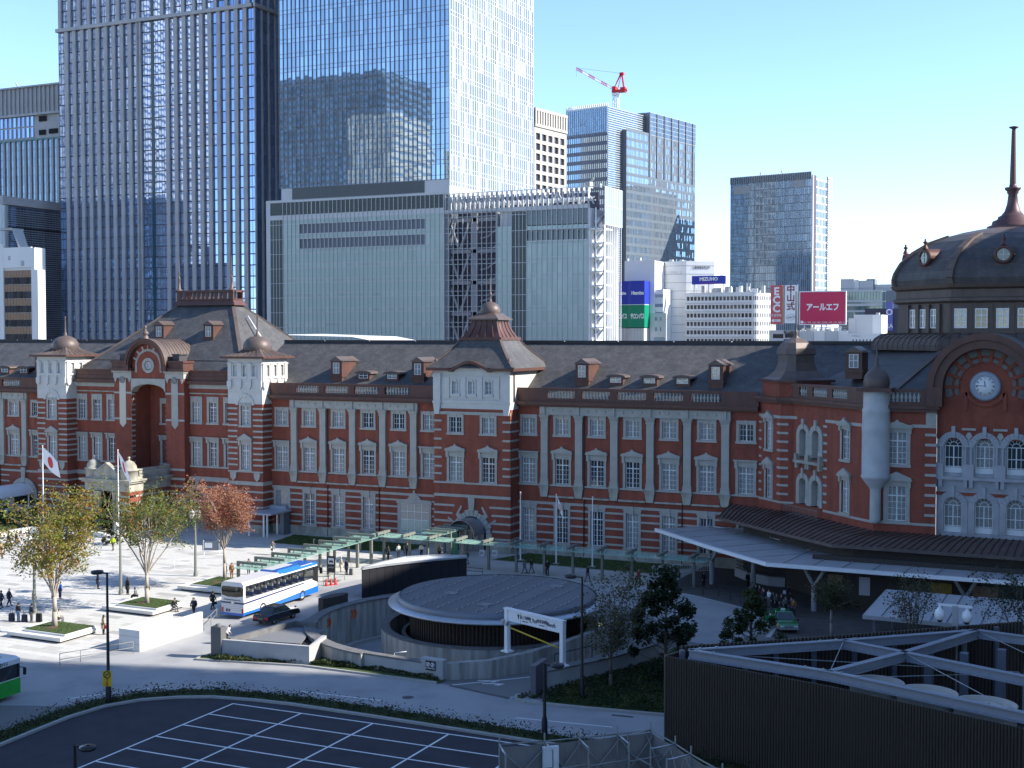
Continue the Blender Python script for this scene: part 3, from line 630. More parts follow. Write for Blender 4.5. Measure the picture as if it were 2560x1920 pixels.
# arched ground openings beside the piers
def arch_ring(r0, r1, z, y0=-.14, y1=.05, n=9, legs=0.0):
    b = MB()
    for k in range(n):
        a0, a1 = pi * k / n + .01, pi * (k + 1) / n - .01
        b.xprism([(r0 * cos(a0), z + r0 * sin(a0)), (r1 * cos(a0), z + r1 * sin(a0)), (r1 * cos(a1), z + r1 * sin(a1)), (r0 * cos(a1), z + r0 * sin(a1))], y0, y1)
    if legs: b.box(-r1, -r0, y0, y1, z - legs, z).box(r0, r1, y0, y1, z - legs, z)
    return b
def arch_fill(r, z, legs, y=-.02):
    pts = [(-r, z - legs), (r, z - legs)] + [(r * cos(pi * k / 12), z + r * sin(pi * k / 12)) for k in range(13)]
    return MB().xprism(pts, y, y + .02)
for u in (7.3, -7.6):
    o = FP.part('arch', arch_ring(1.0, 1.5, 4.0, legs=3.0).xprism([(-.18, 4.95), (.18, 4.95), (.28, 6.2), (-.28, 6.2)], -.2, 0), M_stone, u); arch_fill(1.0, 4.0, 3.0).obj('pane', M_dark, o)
# piers either side of the deep entrance bay
for s in (-1, 1):
    u0, u1 = (-6.1, -3.0) if s < 0 else (3.0, 6.1)
    FP.part('pier', MB().box(u0, u1, -1.15, 3, 0, 20.6), M_brick); c = (u0 + u1) / 2
    FP.part('stone_panel', MB().xprism([(-.56, 13.7), (0, 13.15), (.56, 13.7), (.56, 19.9), (-.56, 19.9)], -1.24, -1.1), mat_ramp('sandy stone panel', [(0.3, (0.52, 0.50, 0.45)), (0.7, (0.60, 0.54, 0.42))], .75, .35, 3) if s < 0 else M_stone, c)
    FP.part('pier_capital', MB().box(-1.6, 1.6, -1.3, 0, 20.0, 20.75).box(-1.75, 1.75, -1.5, 0, 20.75, 21.0).xprism([(-1.55, 20.0), (-1.25, 19.3), (-1.0, 20.0)], -1.28, -1.1).xprism([(1.0, 20.0), (1.25, 19.3), (1.55, 20.0)], -1.28, -1.1), M_stone, c)
    FP.part('medallion', MB().lathe([(.0, .1), (.3, .1), (.34, .16), (.46, .12), (.46, 0)], n=18), mat('weathered lead medallion', (.20, .22, .22), .6), c, 0, 0).data.transform(Matrix.Translation((0, -1.26, 19.75)) @ Matrix.Rotation(pi / 2, 4, 'X'))
    for z in (17.95, 14.35, 7.65, 6.4): band(FP, u0 - .04, u1 + .04, z, .26 if z > 7.7 else .3, .06, v=-1.15)
    for z in (1.6, 2.5, 3.4, 4.4, 5.4): band(FP, u0 - .04, u1 + .04, z, .24, .05, v=-1.15); FP.part('stone_band', MB().box(-.045 if s > 0 else -.045, .045, -1.19, .2, -.12, .12), M_stone, u1, 0, z)
    FP.part('cornice', MB().box(-1.95, 1.95, -1.75, .3, 21.0, 21.4).box(-1.7, 1.7, -1.5, .6, 21.4, 22.15).box(-1.85, 1.85, -1.65, .7, 22.15, 22.4), M_copper, c)
    FP.part('pier_block', MB().box(-.55, .55, -1.0, .6, 22.4, 23.2).box(-.7, .7, -1.1, .7, 23.2, 23.35), mat('dark block', (.05, .05, .055), .6), c + s * .1)
    FP.part('plinth', MB().box(u0 - .12, u1 + .12, -1.32, 0, 0, 1.1), M_stain)
    # inner jamb with stone courses
    for k in range(14): FP.part('stone_band', MB().box(-.045 if s > 0 else 0, 0 if s > 0 else .045, -1.19, -.5, -.12, .12), M_stone, s * 3.0, 0, 8.4 + .72 * k)
FP.part('recess_wall', MB().box(-3, 3, 2.6, 2.65, 0, 19.6), M_brick); FP.part('recess_floor', MB().box(-3, 3, -1, 2.6, 7.2, 7.4), M_stain)
FR = Frame((-119.9, 140.9), rz=0.0); window(FR, 'pav_mid', -.2, 8.0, -.1); window(FR, 'pav_top', -.2, 13.6, -.1)
AS = MB(); zc = 17.2; n = 16
low = [(-3 + 6 * i / n, 18.05 + 1.15 * sqrt(max(0, 1 - (1 - 2 * i / n) ** 2)) ** 1) for i in range(n + 1)]
AS.strip([(u, -1.3, z) for u, z in low], [(u, -1.3, 19.95) for u, z in low]); AS.strip([(u, 0, z) for u, z in low], [(u, -1.3, z) for u, z in low]); AS.strip([(u, -1.3, 19.95) for u, z in low], [(u, 0, 19.95) for u, z in low])
FP.part('entrance_arch', AS, M_stone)
FP.part('gable_wall', MB().xprism([(-3.2, 19.95), (3.2, 19.95), (3.2, 21.86)] + [(3.2 * cos(pi * k / 16), 21.86 + 3.2 * sin(pi * k / 16)) for k in range(1, 16)] + [(-3.2, 21.86)], -1.1, -.8), M_brick)
# barrel roof with hood
bb = MB(); HA = [(cos(pi * k / 24), sin(pi * k / 24)) for k in range(25)]
for r, y0, y1 in ((3.6, -2.0, 4.8),):
    bb.strip([(r * c, y0, 21.86 + r * s) for c, s in HA], [(r * c, y1, 21.86 + r * s) for c, s in HA], 1, smooth=True)
bb.strip([(2.85 * c, y0, 21.86 + 2.85 * s) for c, s in HA], [(3.6 * c, y0, 21.86 + 3.6 * s) for c, s in HA], 0); bb.strip([(2.85 * c, -1.2, 21.86 + 2.85 * s) for c, s in HA], [(2.85 * c, y0, 21.86 + 2.85 * s) for c, s in HA], 0, smooth=True)
bb.strip([(3.1 * c, y0 - .12, 21.86 + 3.1 * s) for c, s in HA], [(3.45 * c, y0 - .12, 21.86 + 3.45 * s) for c, s in HA], 0)
for a_, r_ in ((3.1, 0), (3.45, 1)): 
    A_ = [(a_ * c, y0 - .12, 21.86 + a_ * s) for c, s in HA]; B_ = [(a_ * c, y0, 21.86 + a_ * s) for c, s in HA]; bb.strip(*((B_, A_) if r_ == 0 else (A_, B_)), 0)
for s in (-1, 1): bb.box(min(s * 2.85, s * 3.7), max(s * 2.85, s * 3.7), -2.0, 0, 21.0, 21.88, 0)
br = FP.part('barrel_roof', bb, [M_copper, M_copper2])
rs_ = MB()
for k in range(9):
    y = -.8 + k * .62
    for a, c in zip(HA[1:-1], HA[2:-1]): rs_.bar((3.62 * a[0], y, 21.86 + 3.62 * a[1]), (3.62 * c[0], y, 21.86 + 3.62 * c[1]), .06, .08)
rs_.obj('standing_seam', M_copper2, br)
FP.part('finial', MB().lathe([(.5, 0), (.42, .35), (.25, .5), (.55, .65), (.4, .95), (.2, 1.1), (.16, 1.4), (.26, 1.6), (.08, 1.8), (0, 1.95)], n=12), M_copper2, 0, -1.7, 25.4)
ow = FP.part('round_window', arch_ring(.62, 1.05, 0, -1.26, -1.05, 12), M_stone, 0, 0, 21.75)
o2 = arch_ring(.62, 1.05, 0, -1.26, -1.05, 12).mesh('round_window', M_stone, Matrix.Rotation(pi, 4, 'Y')); link(o2, 'ring_half', ow)
MB().lathe([(0, .02), (.64, .02), (.64, 0)], n=20).obj('pane', M_pane, ow, rz=0).data.transform(Matrix.Translation((0, -1.1, 0)) @ Matrix.Rotation(pi / 2, 4, 'X'))
cl_ = MB()
for r in (.28, .45): cl_.path([(r * cos(2 * pi * k / 16), -1.16, r * sin(2 * pi * k / 16)) for k in range(17)], .04, 4)
cl_.tube((0, -1.16, 0), (0, -1.16, .42), .03).tube((0, -1.16, 0), (.3, -1.16, -.1), .03); cl_.obj('clock_hands', M_sash, ow)
gr = arch_ring(2.0, 2.3, 21.7, -1.2, -1.05, 24)
for k in range(1, 8):
    t = pi * k / 8; gr.bar((2.3 * cos(t), -1.13, 21.7 + 2.3 * sin(t)), (2.85 * cos(t), -1.13, 21.7 + 2.85 * sin(t)), .12, .28)
gr.box(-2.3, -2.0, -1.2, -1.05, 20.8, 21.7).box(2.0, 2.3, -1.2, -1.05, 20.8, 21.7)
FP.part('stone_rays', gr, M_stone)
# pavilion hipped roof with flared foot and balustraded deck
def hip_poly(h0x, y0, z0, h1x, y1, z1, yb): return [(-h0x, y0, z0), (h0x, y0, z0), (h0x, yb, z0), (-h0x, yb, z0)], [(-h1x, y1, z1), (h1x, y1, z1), (h1x, y1 + 1.6, z1), (-h1x, y1 + 1.6, z1)]
pr_ = MB(); Rg = [[(-14.6, .9, 21.1), (14.6, .9, 21.1), (14.6, 24, 21.1), (-14.6, 24, 21.1)], [(-13.1, 2.3, 22.4), (13.1, 2.3, 22.4), (13.1, 22, 22.4), (-13.1, 22, 22.4)], [(-4.9, 11.2, 30.3), (4.9, 11.2, 30.3), (4.9, 13.0, 30.3), (-4.9, 13.0, 30.3)]]
pr_.strip(Rg[0], Rg[1], closed=True).strip(Rg[1], Rg[2], closed=True); FP.part('roof', pr_, M_slate)
hp = MB()
for k in range(4):
    for a, c in ((0, 1), (1, 2)): hp.bar(Rg[a][k], Rg[c][k], .5, .2)
hp.bar(Rg[1][0], Rg[1][1], .1, .1)
FP.part('roof_hips', hp, M_copper2)
FP.part('roof_rail', MB().tube((7.3, 11.4, 28.6), (12.6, 9.0, 24.0), .12, .12, 6), M_wht)
dk = MB()
for a, c, z0, z1 in ((5.6, 5.0, 30.2, 31.0),): dk.frustum(-a, a, 10.6, 13.7, z0, -c, c, 11.0, 13.3, z1)
for (x0, x1, y0, y1) in ((-5.1, 5.1, 10.9, 11.3), (-5.1, 5.1, 13.0, 13.4), (-5.1, -4.7, 11.3, 13.0), (4.7, 5.1, 11.3, 13.0)): dk.box(x0, x1, y0, y1, 31.0, 31.15).box(x0 - .1, x1 + .1, y0 - .1, y1 + .1, 32.1, 32.4)
for y0 in (10.95, 13.05):
    for s in (-1, 1): dk.box(s * 4.75 - .35, s * 4.75 + .35, y0, y0 + .3, 31.1, 32.1)
    for k in range(12): dk.box(-4.4 + k * .8 - .19, -4.4 + k * .8 + .19, y0 + .05, y0 + .25, 31.15, 32.1)
FP.part('roof_deck', dk, M_copper)
for s in (-1, 1): FP.part('finial', MB().lathe([(.5, 0), (.2, .35), (.16, 1.6), (.22, 1.75), (.1, 2.0), (.05, 2.3), (.14, 2.5), (.05, 2.8), (.03, 5.0), (0, 5.0)], n=10), M_copper2, s * 4.75, 11.1, 32.4)
for u in (-3.9, 4.9): dormer(-119.9 + u, 138.3 + 5.6, 25.55, True)
# the flanking turrets
def domed_turret(cx, sgn):
    F = Frame((cx, 136.3), rz=0.0); H = 2.75
    hs = [hole('tur_top', 0, 14.1), hole('tur_mid', 0, 8.3)]
    F.part('wall', wall_mb(-H, H, 0, 16.9, hs), M_brick); F.part('wall', MB().box(H - .01, H, .02, 4, 0, 16.9).box(-H, -H + .01, .02, 4, 0, 16.9), M_brick)
    window(F, 'tur_top', 0, 14.1); window(F, 'tur_mid', 0, 8.3)
    F.part('arch_hood', arch_ring(1.1, 1.5, 16.75, -.12, 0, 7), M_white)
    side = lambda z, h=.23: F.part('stone_band', MB().box(H - .02, H + .045, -.045, 2.0, -h / 2, h / 2), M_stone, 0, 0, z)
    for z in [8.9 + .74 * k for k in range(11)]:
        for s in (-1, 1): band(F, -H - .04 if s < 0 else 1.25, -1.25 if s < 0 else H + .04, z, .23)
        side(z)
    for z in (1.6, 2.5, 3.4, 4.4, 5.4): band(F, -H - .04, H + .04, z, .24); side(z, .24)
    band(F, -H - .05, H + .05, 8.02, .2, .1); band(F, -H - .05, H + .05, 6.5, .5, .08); side(6.5, .5)
    for s in (-1, 1): F.part('corbel', MB().xprism([(-.5, 7.9), (-.4, 7.2), (0, 6.75), (.4, 7.2), (.5, 7.9)], -.2, 0), M_stone, s * 1.9)
    F.part('plinth', MB().box(-H - .12, H + .12, -.14, .02, 0, 1.1).box(H, H + .12, .02, 2.0, 0, 1.1), M_stain)
    hs = [hole('lan_s', u, 20.5) for u in (-1.55, 0, 1.55)]
    F.part('lantern_storey', wall_mb(-H, H, 16.9, 22.85, hs, .25), M_white); F.part('lantern_storey', MB().box(-H, -H + .02, .02, 5.5, 16.9, 22.85).box(-H, H, 5.4, 5.5, 16.9, 22.85), M_white)
    FS = Frame((cx + H, 136.3), rz=pi / 2); FS.part('lantern_storey', wall_mb(.0, 5.4, 16.9, 22.85, [hole('lan_s', u, 20.5) for u in (1.2, 2.75, 4.3)], .25), M_white)
    for u in (-1.55, 0, 1.55): window(F, 'lan_s', u, 20.5)
    for u in (1.2, 2.75, 4.3): window(FS, 'lan_s', u, 20.5)
    cb = MB().box(-.3, .3, -.12, 0, 19.9, 22.1).box(-.38, .38, -.2, 0, 22.1, 22.25).xprism([(-.35, 19.9), (-.35, 19.2), (-.1, 18.85), (.1, 18.85), (.35, 19.2), (.35, 19.9)], -.26, 0).mesh('pilaster', M_white)
    for u in (-2.4, -.78, .78, 2.4): F.inst('pilaster', cb, u); FS.inst('pilaster', cb, u + H)
    band(F, -H, H, 18.4, .12, .06, M_white)
    F.part('cornice', MB().box(-H - .75, H + .75, -.75, 6.25, 22.85, 23.12), M_copper)
    rb_ = flared_roof(F, H + .7, 23.1, 1.3, 24.25, 2.75, M_copper2, 5, k=.55); o = F.part('turret_roof', rb_, M_copper2)
    sm_ = MB()
    for q in (-2.4, -1.4, -.5, .5, 1.4, 2.4):
        P = []
        for i in range(6):
            t = i / 5; h = 1.3 + (H + .7 - 1.3) * (1 - t) ** (1 / .55); z = 23.13 + 1.15 * t; P.append((q / 3.4 * h, h, z))
        for a, c in zip(P, P[1:]):
            sm_.bar((a[0], 2.75 - a[1], a[2]), (c[0], 2.75 - c[1], c[2]), .07, .07); sm_.bar((a[1], 2.75 + a[0], a[2]), (c[1], 2.75 + c[0], c[2]), .07, .07)
    sm_.obj('standing_seam', M_copper2, o)
    F.part('cupola', MB().lathe([(1.75, 23.7), (1.9, 24.15), (1.85, 24.7), (1.5, 25.3), (.9, 25.66), (.3, 25.8), (.2, 26.1), (.12, 26.4), (.09, 28.4), (.12, 28.5), (0, 28.6)], n=20), M_copper2, 0, 2.75)
domed_turret(-103.05, 1); domed_turret(-136.75, -1)
# stone porch in front
PX, PY = -119.95, 129.0
FQ = Frame((PX, PY), rz=0.0)
for s in (-1, 1): FQ.part('porch_pier', MB().prism([(2.2 * s, 0), (3.75 * s, 0), (3.75 * s, 8), (3.3 * s, 8), (3.3 * s, 1.2), (2.2 * s, 1.2)][::s], 0, 5.4), M_brick)
for z in (1.2, 2.1, 3.0, 3.9, 4.8):
    for s in (-1, 1): FQ.part('stone_band', MB().box(-.82, .82, -.05, 1.2, -.12, .12), M_stone, s * 2.98, 0, z)
    FQ.part('stone_band', MB().box(3.7, 3.8, 0, 8, -.12, .12), M_stone, 0, 0, z)
FQ.part('porch_cornice', MB().box(-3.8, 3.8, -.05, 8, 5.4, 6.5).box(-4.1, 4.1, -.4, 8, 6.5, 6.75).box(-4.3, 4.3, -.6, 8, 6.75, 7.0).box(-3.7, 3.7, 0, 8, 7.0, 7.3), M_stain)
FQ.part('porch_pediment', MB().box(-2.2, 2.2, -.1, .4, 7.0, 7.9).xprism([(-1.6, 7.9), (1.6, 7.9), (0, 9.0)], -.15, .5).bar((-1.75, .1, 7.95), (0, .1, 9.1), .7, .16).bar((0, .1, 9.1), (1.75, .1, 7.95), .7, .16), M_stain)
for s in (-1, 1): FQ.part('porch_cupola', MB().lathe([(1.15, 7.0), (1.15, 8.1), (1.3, 8.15), (1.3, 8.3), (1.05, 8.35), (.95, 8.8), (.65, 9.25), (.25, 9.45), (.12, 9.5), (.1, 9.7), (.22, 9.85), (0, 10.0)], n=18), M_stain, s * 2.95, .9)
FQ.part('porch_rail', MB().box(3.35, 3.75, 2, 8, 7.3, 7.5).box(3.35, 3.75, 2, 8, 8.1, 8.3).box(3.3, 3.8, 7.4, 8, 7.3, 8.4), M_stain)
for k in range(16): FQ.inst('baluster', me_bal, 3.55, 2.2 + .33 * k, 7.4)
for s in (-1, 1):
    for q in (1.85, 1.25): FQ.part('column', MB().lathe([(.34, 0), (.34, .2), (.27, .3), (.25, 4.6), (.33, 4.75), (.36, 5.0)], n=12), M_stain, s * q, -.05, .35)
FQ.part('porch_steps', MB().box(-4.2, 4.2, -2, 0, 0, .18).box(-4.0, 4.0, -1.4, 0, .18, .36), M_stain); FQ.part('porch_door', MB().box(-2.2, 2.2, 3, 3.1, 0, 5.4), M_dark)

# ------------------------------------------------------------------ right-hand pavilion: polygon of wall faces
P0, P1, P2, P3 = (-35.35, 138.3), (-32.3, 135.25), (-30.85, 135.25), (-20.9, 125.3)
P4 = (-15.2, 125.3); GXc = -11.0; Q = lambda p: (2 * GXc - p[0], p[1])
ZP = 18.7
def face(p, q, holes=(), z0=0, z1=ZP, m=None): F = Frame(p, q); F.part('wall', wall_mb(0, F.L, z0, z1, list(holes)), m or M_brick); return F
PQ = [.62 * k + 8.6 for k in range(14)]
# narrow corner block, first (angled) face with two slim windows, then its front
fa = Frame(P0, P1); ua = fa.L * .47
face(P0, P1, [hole('slim_top', ua, 13.6), hole('slim_tri', ua, 8.3)]); window(fa, 'slim_top', ua, 13.6); window(fa, 'slim_tri', ua, 8.3)
fb = face(P1, P2)
for k in range(9):
    z = 9.0 + .93 * k; band(fa, 0, .5, z, .24); band(fa, fa.L - .62, fa.L + .04, z, .24); band(fb, -.04, .85, z, .24)
band(fa, 0, ua - .9, 17.2, .3); band(fa, ua + .9, fa.L + .04, 17.2, .3); band(fb, -.04, fb.L, 17.2, .3); band(fa, 0, fa.L, 8.1, .22, .08); band(fb, 0, fb.L, 8.1, .22, .08)
fc = Frame(P2, P3)
la, lb = 1.9, 4.1; wu = 9.4
AH = 1.15
fcw = wall_mb(0, fc.L, 0, ZP, [(la - AH, la + AH, 13.0, 16.0), (lb - AH + .15, lb + AH + .15, 13.0, 16.0), (la - AH, la + AH, 8.1, 11.0), (lb - AH + .15, lb + AH + .15, 8.1, 11.0), hole('slim_top', wu, 13.6), hole('slim_tri', wu, 8.3)], .9)
fc.part('wall', fcw, M_brick)
window(fc, 'slim_top', wu, 13.6); window(fc, 'slim_tri', wu, 8.3)
def arched_window(F, u, z, w=1.5, h=2.2, v=.5, ring=True, m=None):
    r = w / 2; o = F.part('window', (arch_ring(r, r + .55, h, -.14 - v, .25, 9, legs=h) if ring else MB().box(-r - .1, -r, -.1, .1, 0, h)), m or M_stone, u, v, z)
    if ring: MB().box(-.17, .17, -.24 - v, .1, h + r - .02, h + r + 1.05).obj('keystone', m or M_stone, o)
    s = MB()
    for a, c in ((-r, -r + .09), (-.05, .05), (r - .09, r)): s.box(a, c, .12, .2, 0, h)
    for zz in (0, .55, h * .55, h - .06): s.box(-r, r, .125, .195, zz, zz + .07)
    for a in (-r / 2, r / 2): s.box(a - .02, a + .02, .14, .19, 0, h)
    for k in range(1, 6): t = pi * k / 6; s.bar((.35 * cos(t), .16, h + .35 * sin(t)), (r * cos(t), .16, h + r * sin(t)), .03, .04)
    for R_ in (r - .05, .36): s.path([(R_ * cos(pi * k / 12), .16, h + R_ * sin(pi * k / 12)) for k in range(13)], .04, 4)
    s.box(-r, r, .1, .2, -.02, .5); s.obj('sash', M_sash, o); arch_fill(r, h, h, .2).obj('pane', M_pane, o); return o
for z in (13.2, 8.2):
    for u in (la, lb + .15):
        arched_window(fc, u, z, 1.35, 2.25 if z > 9 else 2.1)
    fc.part('column', MB().lathe([(.17, 0), (.14, .15), (.13, 2.0), (.2, 2.2)], n=10), M_stone, (la + lb) / 2 + .08, -.05, z)
fc.part('balcony', MB().box(.6, 5.6, -.5, .02, 12.55, 12.85).box(.7, 1.1, -.45, 0, 12.85, 13.5).box(2.75, 3.35, -.45, 0, 12.85, 13.5).box(5.1, 5.5, -.45, 0, 12.85, 13.5).box(.8, 1.2, -.4, 0, 12.0, 12.55).box(2.7, 3.0, -.4, 0, 12.0, 12.55).box(3.1, 3.4, -.4, 0, 12.0, 12.55).box(5.0, 5.4, -.4, 0, 12.0, 12.55), M_stain)
rl = MB()
for z0, u0, u1, y in ((13.45, .8, 5.4, -.38), (8.0, -.4, 5.9, -.9)):
    rl.bar((u0, y, z0), (u1, y, z0), .04, .05); rl.bar((u0, y, z0 - .85), (u1, y, z0 - .85), .04, .04)
    for k in range(24): rl.bar((u0 + (u1 - u0) * k / 23, y, z0 - .85), (u0 + (u1 - u0) * k / 23, y, z0), .025, .025)
fc.part('railing', rl, M_grey)
for k in range(10):
    z = 8.9 + .86 * k; band(fc, 5.55, 6.2, z, .24)
band(fc, 5.9, wu - .9, 17.2, .3); band(fc, 5.6, fc.L, 8.0, .24, .06); band(fc, wu + .9, fc.L, 17.2, .3); band(fc, 0, .6, 17.2, .3)
# front face left of the gable
def front(p, q, mirror=False):
    F = Frame(p, q); u = 2.15 if not mirror else F.L - 2.15
    F.part('wall', wall_mb(0, F.L, 0, ZP, [hole('sp_top', u, 14.0 - .35), hole('tri', u, 8.25)]), M_brick); window(F, 'sp_top', u, 13.65); window(F, 'tri', u, 8.25)
    e = F.L if not mirror else 0
    for k in range(9):
        z = 8.95 + .95 * k; band(F, F.L - 1.0 if not mirror else -.03, F.L + .03 if not mirror else 1.0, z, .25)
    band(F, 0, u - 1.3, 17.35, .3); band(F, u + 1.3, F.L, 17.35, .3); band(F, 0, F.L, 8.05, .24, .07)
    F.part('corner_stone', MB().box(F.L - .95 if not mirror else 0, F.L if not mirror else .95, -.1, 0, 17.5, 18.7), M_stone); return F
fd = front(P3, P4); fdm = front(Q(P4), Q(P3), True)
face(Q(P3), (9.0, 135.4))
# cornice and parapet along the polygon
poly = [P0, P1, P2, P3, P4]
for a, c in zip(poly, poly[1:]):
    F = Frame(a, c); L = F.L; e = .35
    F.part('cornice', MB().box(-.2, L + e * .4, -.5, .1, ZP, ZP + .3).box(-.3, L + e, -.8, .1, ZP + .3, ZP + .62), M_copper)
    if a is P0 or a is P1: continue
    F.part('parapet', MB().box(0, L, -.4, -.05, 19.32, 19.65).box(0, L, -.44, -.02, 20.55, 20.85), M_copper)
    g = [(0.4, 1.6), (3.0, 4.1), (6.7, 7.6), (10.2, L)] if a is P2 else [(0, 1.2), (4.3, L)]
    for x0, x1 in g: F.part('parapet_pier', MB().box(x0, x1, -.42, -.04, 19.65, 20.55), M_copper)
    for (p, q), (p2, q2) in zip(g, g[1:]):
        n = max(2, int((p2 - q) / .36))
        for k in range(n): F.inst('baluster', me_bal, q + (p2 - q) * (k + .5) / n, -.22, 19.66)
# corner block crown: stepped brick block with an ogee copper roof
bc = Vector((-31.2, 137.6, 0)); FK = Frame((bc.x, bc.y), rz=radians(-22.5))
cap = [(-35.2, 138.9), (-32.45, 134.95), (-30.6, 134.95), (-27.6, 138.2), (-30.5, 141.0)]
def poly_part(name, pts, z0, z1, m): return MB().prism([(x - B0.x, y - B0.y) for x, y in pts], z0, z1).obj(name, m, ST)
poly_part('corner_block', cap, ZP + .6, 20.9, M_brick)
def scale_poly(p, k):
    cx = sum(a for a, b in p) / len(p); cy = sum(b for a, b in p) / len(p); return [(cx + (a - cx) * k, cy + (b - cy) * k) for a, b in p]
poly_part('corner_cornice', scale_poly(cap, 1.12), 20.9, 21.15, M_copper)
og = MB(); prev = None; c4 = scale_poly(cap, 1.0); cen = (sum(a for a, b in c4) / 5, sum(b for a, b in c4) / 5)
for k, z in ((1.04, 21.15), (.84, 21.4), (.62, 22.1), (.53, 23.0), (.52, 23.8), (.58, 23.85), (.55, 24.5), (.42, 25.1), (.2, 25.5), (.05, 25.8)):
    ring = [(x - B0.x, y - B0.y, z) for x, y in scale_poly(cap, k)]
    if prev: og.strip(prev, ring, closed=True)
    prev = ring
og.obj('ogee_roof', M_copper2, ST)
MB().lathe([(.4, 0), (.2, .3), (.28, .5), (.12, .8), (.09, 1.2), (.07, 5.0), (0, 5.1)], n=10).obj('roof_spike', M_copper2, ST, (cen[0] - B0.x, cen[1] - B0.y, 25.6))
# white column turret on the corner P3
ct = MB().lathe([(.0, 7.9), (.42, 8.0), (.52, 8.3), (.5, 11.2), (.6, 11.4), (1.0, 11.9), (1.3, 12.3), (1.4, 12.5), (1.3, 12.6), (1.3, 16.8), (1.34, 17.0), (1.3, 17.2), (1.28, 18.6), (1.33, 18.8), (1.22, 19.0), (1.2, 20.6)], n=24)
ct.obj('column_turret', mat_ramp('grey rendered column', [(0.3, (0.40, 0.41, 0.41)), (0.7, (0.50, 0.50, 0.49))], .8, .8, 7), ST, (P3[0] + .25 - B0.x, P3[1] - .45 - B0.y, 0))
MB().box(-1.6, 1.6, -1.6, 1.6, 20.6, 20.95).obj('turret_cap', M_copper, ST, (P3[0] + .25 - B0.x, P3[1] - .45 - B0.y, 0))
MB().lathe([(1.15, 20.95), (1.25, 21.4), (1.15, 22.0), (.8, 22.5), (.35, 22.8), (.25, 22.9), (.12, 23.4), (.18, 23.6), (.08, 23.8), (.06, 25.3), (0, 25.3)], n=20).obj('turret_dome', M_copper2, ST, (P3[0] + .25 - B0.x, P3[1] - .45 - B0.y, 0))
# gable with clock
GY = 126.0; FG = Frame((GXc, GY), rz=0.0)
R_ = 3.95; GZc = 21.1
gx = [(-4.25, 0), (4.25, 0), (4.25, GZc)] + [(4.25 * cos(pi * k / 20), GZc + 4.25 * sin(pi * k / 20)) for k in range(1, 20)] + [(-4.25, GZc)]
FG.part('gable_wall', MB().xprism([(x, max(z, 16.2)) for x, z in gx], 0, .4), M_brick)
gh = [(u - .85, u + .85, z, z + 3.4) for u in (-2.75, 0, 2.75) for z in (13.0, 7.4)]
FG.part('wall', wall_mb(-4.2, 4.2, 0, 16.2, gh, .5), mat_ramp('blue grey granite', [(.3, (.30, .31, .33)), (.7, (.40, .41, .43))], .8, 1.2, 8))
GG = MATS['blue grey granite']
for u in (-2.75, 0, 2.75):
    for z in (13.0, 7.4):
        o = arched_window(FG, u, z, 1.62, 2.55, .25, True, GG)
for u in (-4.1, -1.375, 1.375, 4.1):
    FG.part('column', MB().box(-.5, .5, -.45, 0, 12.7, 13.9).lathe([(.16, 13.9), (.13, 14.0), (.13, 15.3), (.2, 15.5)], (-.25, -.25, 0), 10).lathe([(.16, 13.9), (.13, 14.0), (.13, 15.3), (.2, 15.5)], (.25, -.25, 0), 10).box(-.5, .5, -.4, 0, 15.5, 15.7), GG, u)
    FG.part('corbel', MB().box(-.42, -.08, -.4, 0, 11.7, 12.4).box(.08, .42, -.4, 0, 11.7, 12.4), GG, u)
band(FG, -4.25, 4.25, 12.55, .3, .45, GG)
for u in (-1.375, 1.375): FG.part('spandrel', MB().box(-.62, .62, -.2, 0, 17.05, 17.25).xprism([(-.3, 16.5), (0, 16.1), (.3, 16.5), (.12, 16.85), (-.12, 16.85)], -.08, 0, 0), M_stone, u)
FG.part('band_course', MB().box(-4.25, 4.25, -.08, 0, 10.9, 11.2), M_brick)
hb = MB(); HA = [(cos(pi * k / 32), sin(pi * k / 32)) for k in range(33)]
for r0, r1, y in ((3.62, 4.4, -1.5), (4.4, 5.0, -1.8)):
    hb.strip([(r0 * c, y, GZc + r0 * s) for c, s in HA], [(r1 * c, y, GZc + r1 * s) for c, s in HA]); hb.strip([(r0 * c, 0, GZc + r0 * s) for c, s in HA], [(r0 * c, y, GZc + r0 * s) for c, s in HA], smooth=True)
hb.strip([(5.0 * c, -1.8, GZc + 5.0 * s) for c, s in HA], [(5.0 * c, 9, GZc + 5.0 * s) for c, s in HA], 1, smooth=True)
for s in (-1, 1): hb.box(min(s * 3.62, s * 5.05), max(s * 3.62, s * 5.05), -1.8, .6, 19.3, GZc)
FG.part('gable_hood', hb, [M_copper, M_copper2])
rg = MB(); n = 11
for k in range(n):
    a0, a1 = -.35 + (pi + .7) * k / n + .045, -.35 + (pi + .7) * (k + 1) / n - .045
    for r0, r1 in ((2.95, 3.55), (2.35, 2.7)): rg.xprism([(r0 * cos(a0), r0 * sin(a0)), (r1 * cos(a0), r1 * sin(a0)), (r1 * cos((a0 + a1) / 2), r1 * sin((a0 + a1) / 2)), (r1 * cos(a1), r1 * sin(a1)), (r0 * cos(a1), r0 * sin(a1)), (r0 * cos((a0 + a1) / 2), r0 * sin((a0 + a1) / 2))], -.14, 0)
FG.part('voussoir_ring', rg, mat('dark ring stone', (.16, .155, .145), .85, noise=.2), 0, 0, GZc)  # ring stones a darker grey than the granite around them
kb_ = MB()
for k in range(1, n): t = -.35 + (pi + .7) * k / n; kb_.bar((2.3 * cos(t), -.12, 2.3 * sin(t)), (3.6 * cos(t), -.12, 3.6 * sin(t)), .3, .3)
FG.part('brick_ray', kb_, M_brick, 0, 0, GZc)
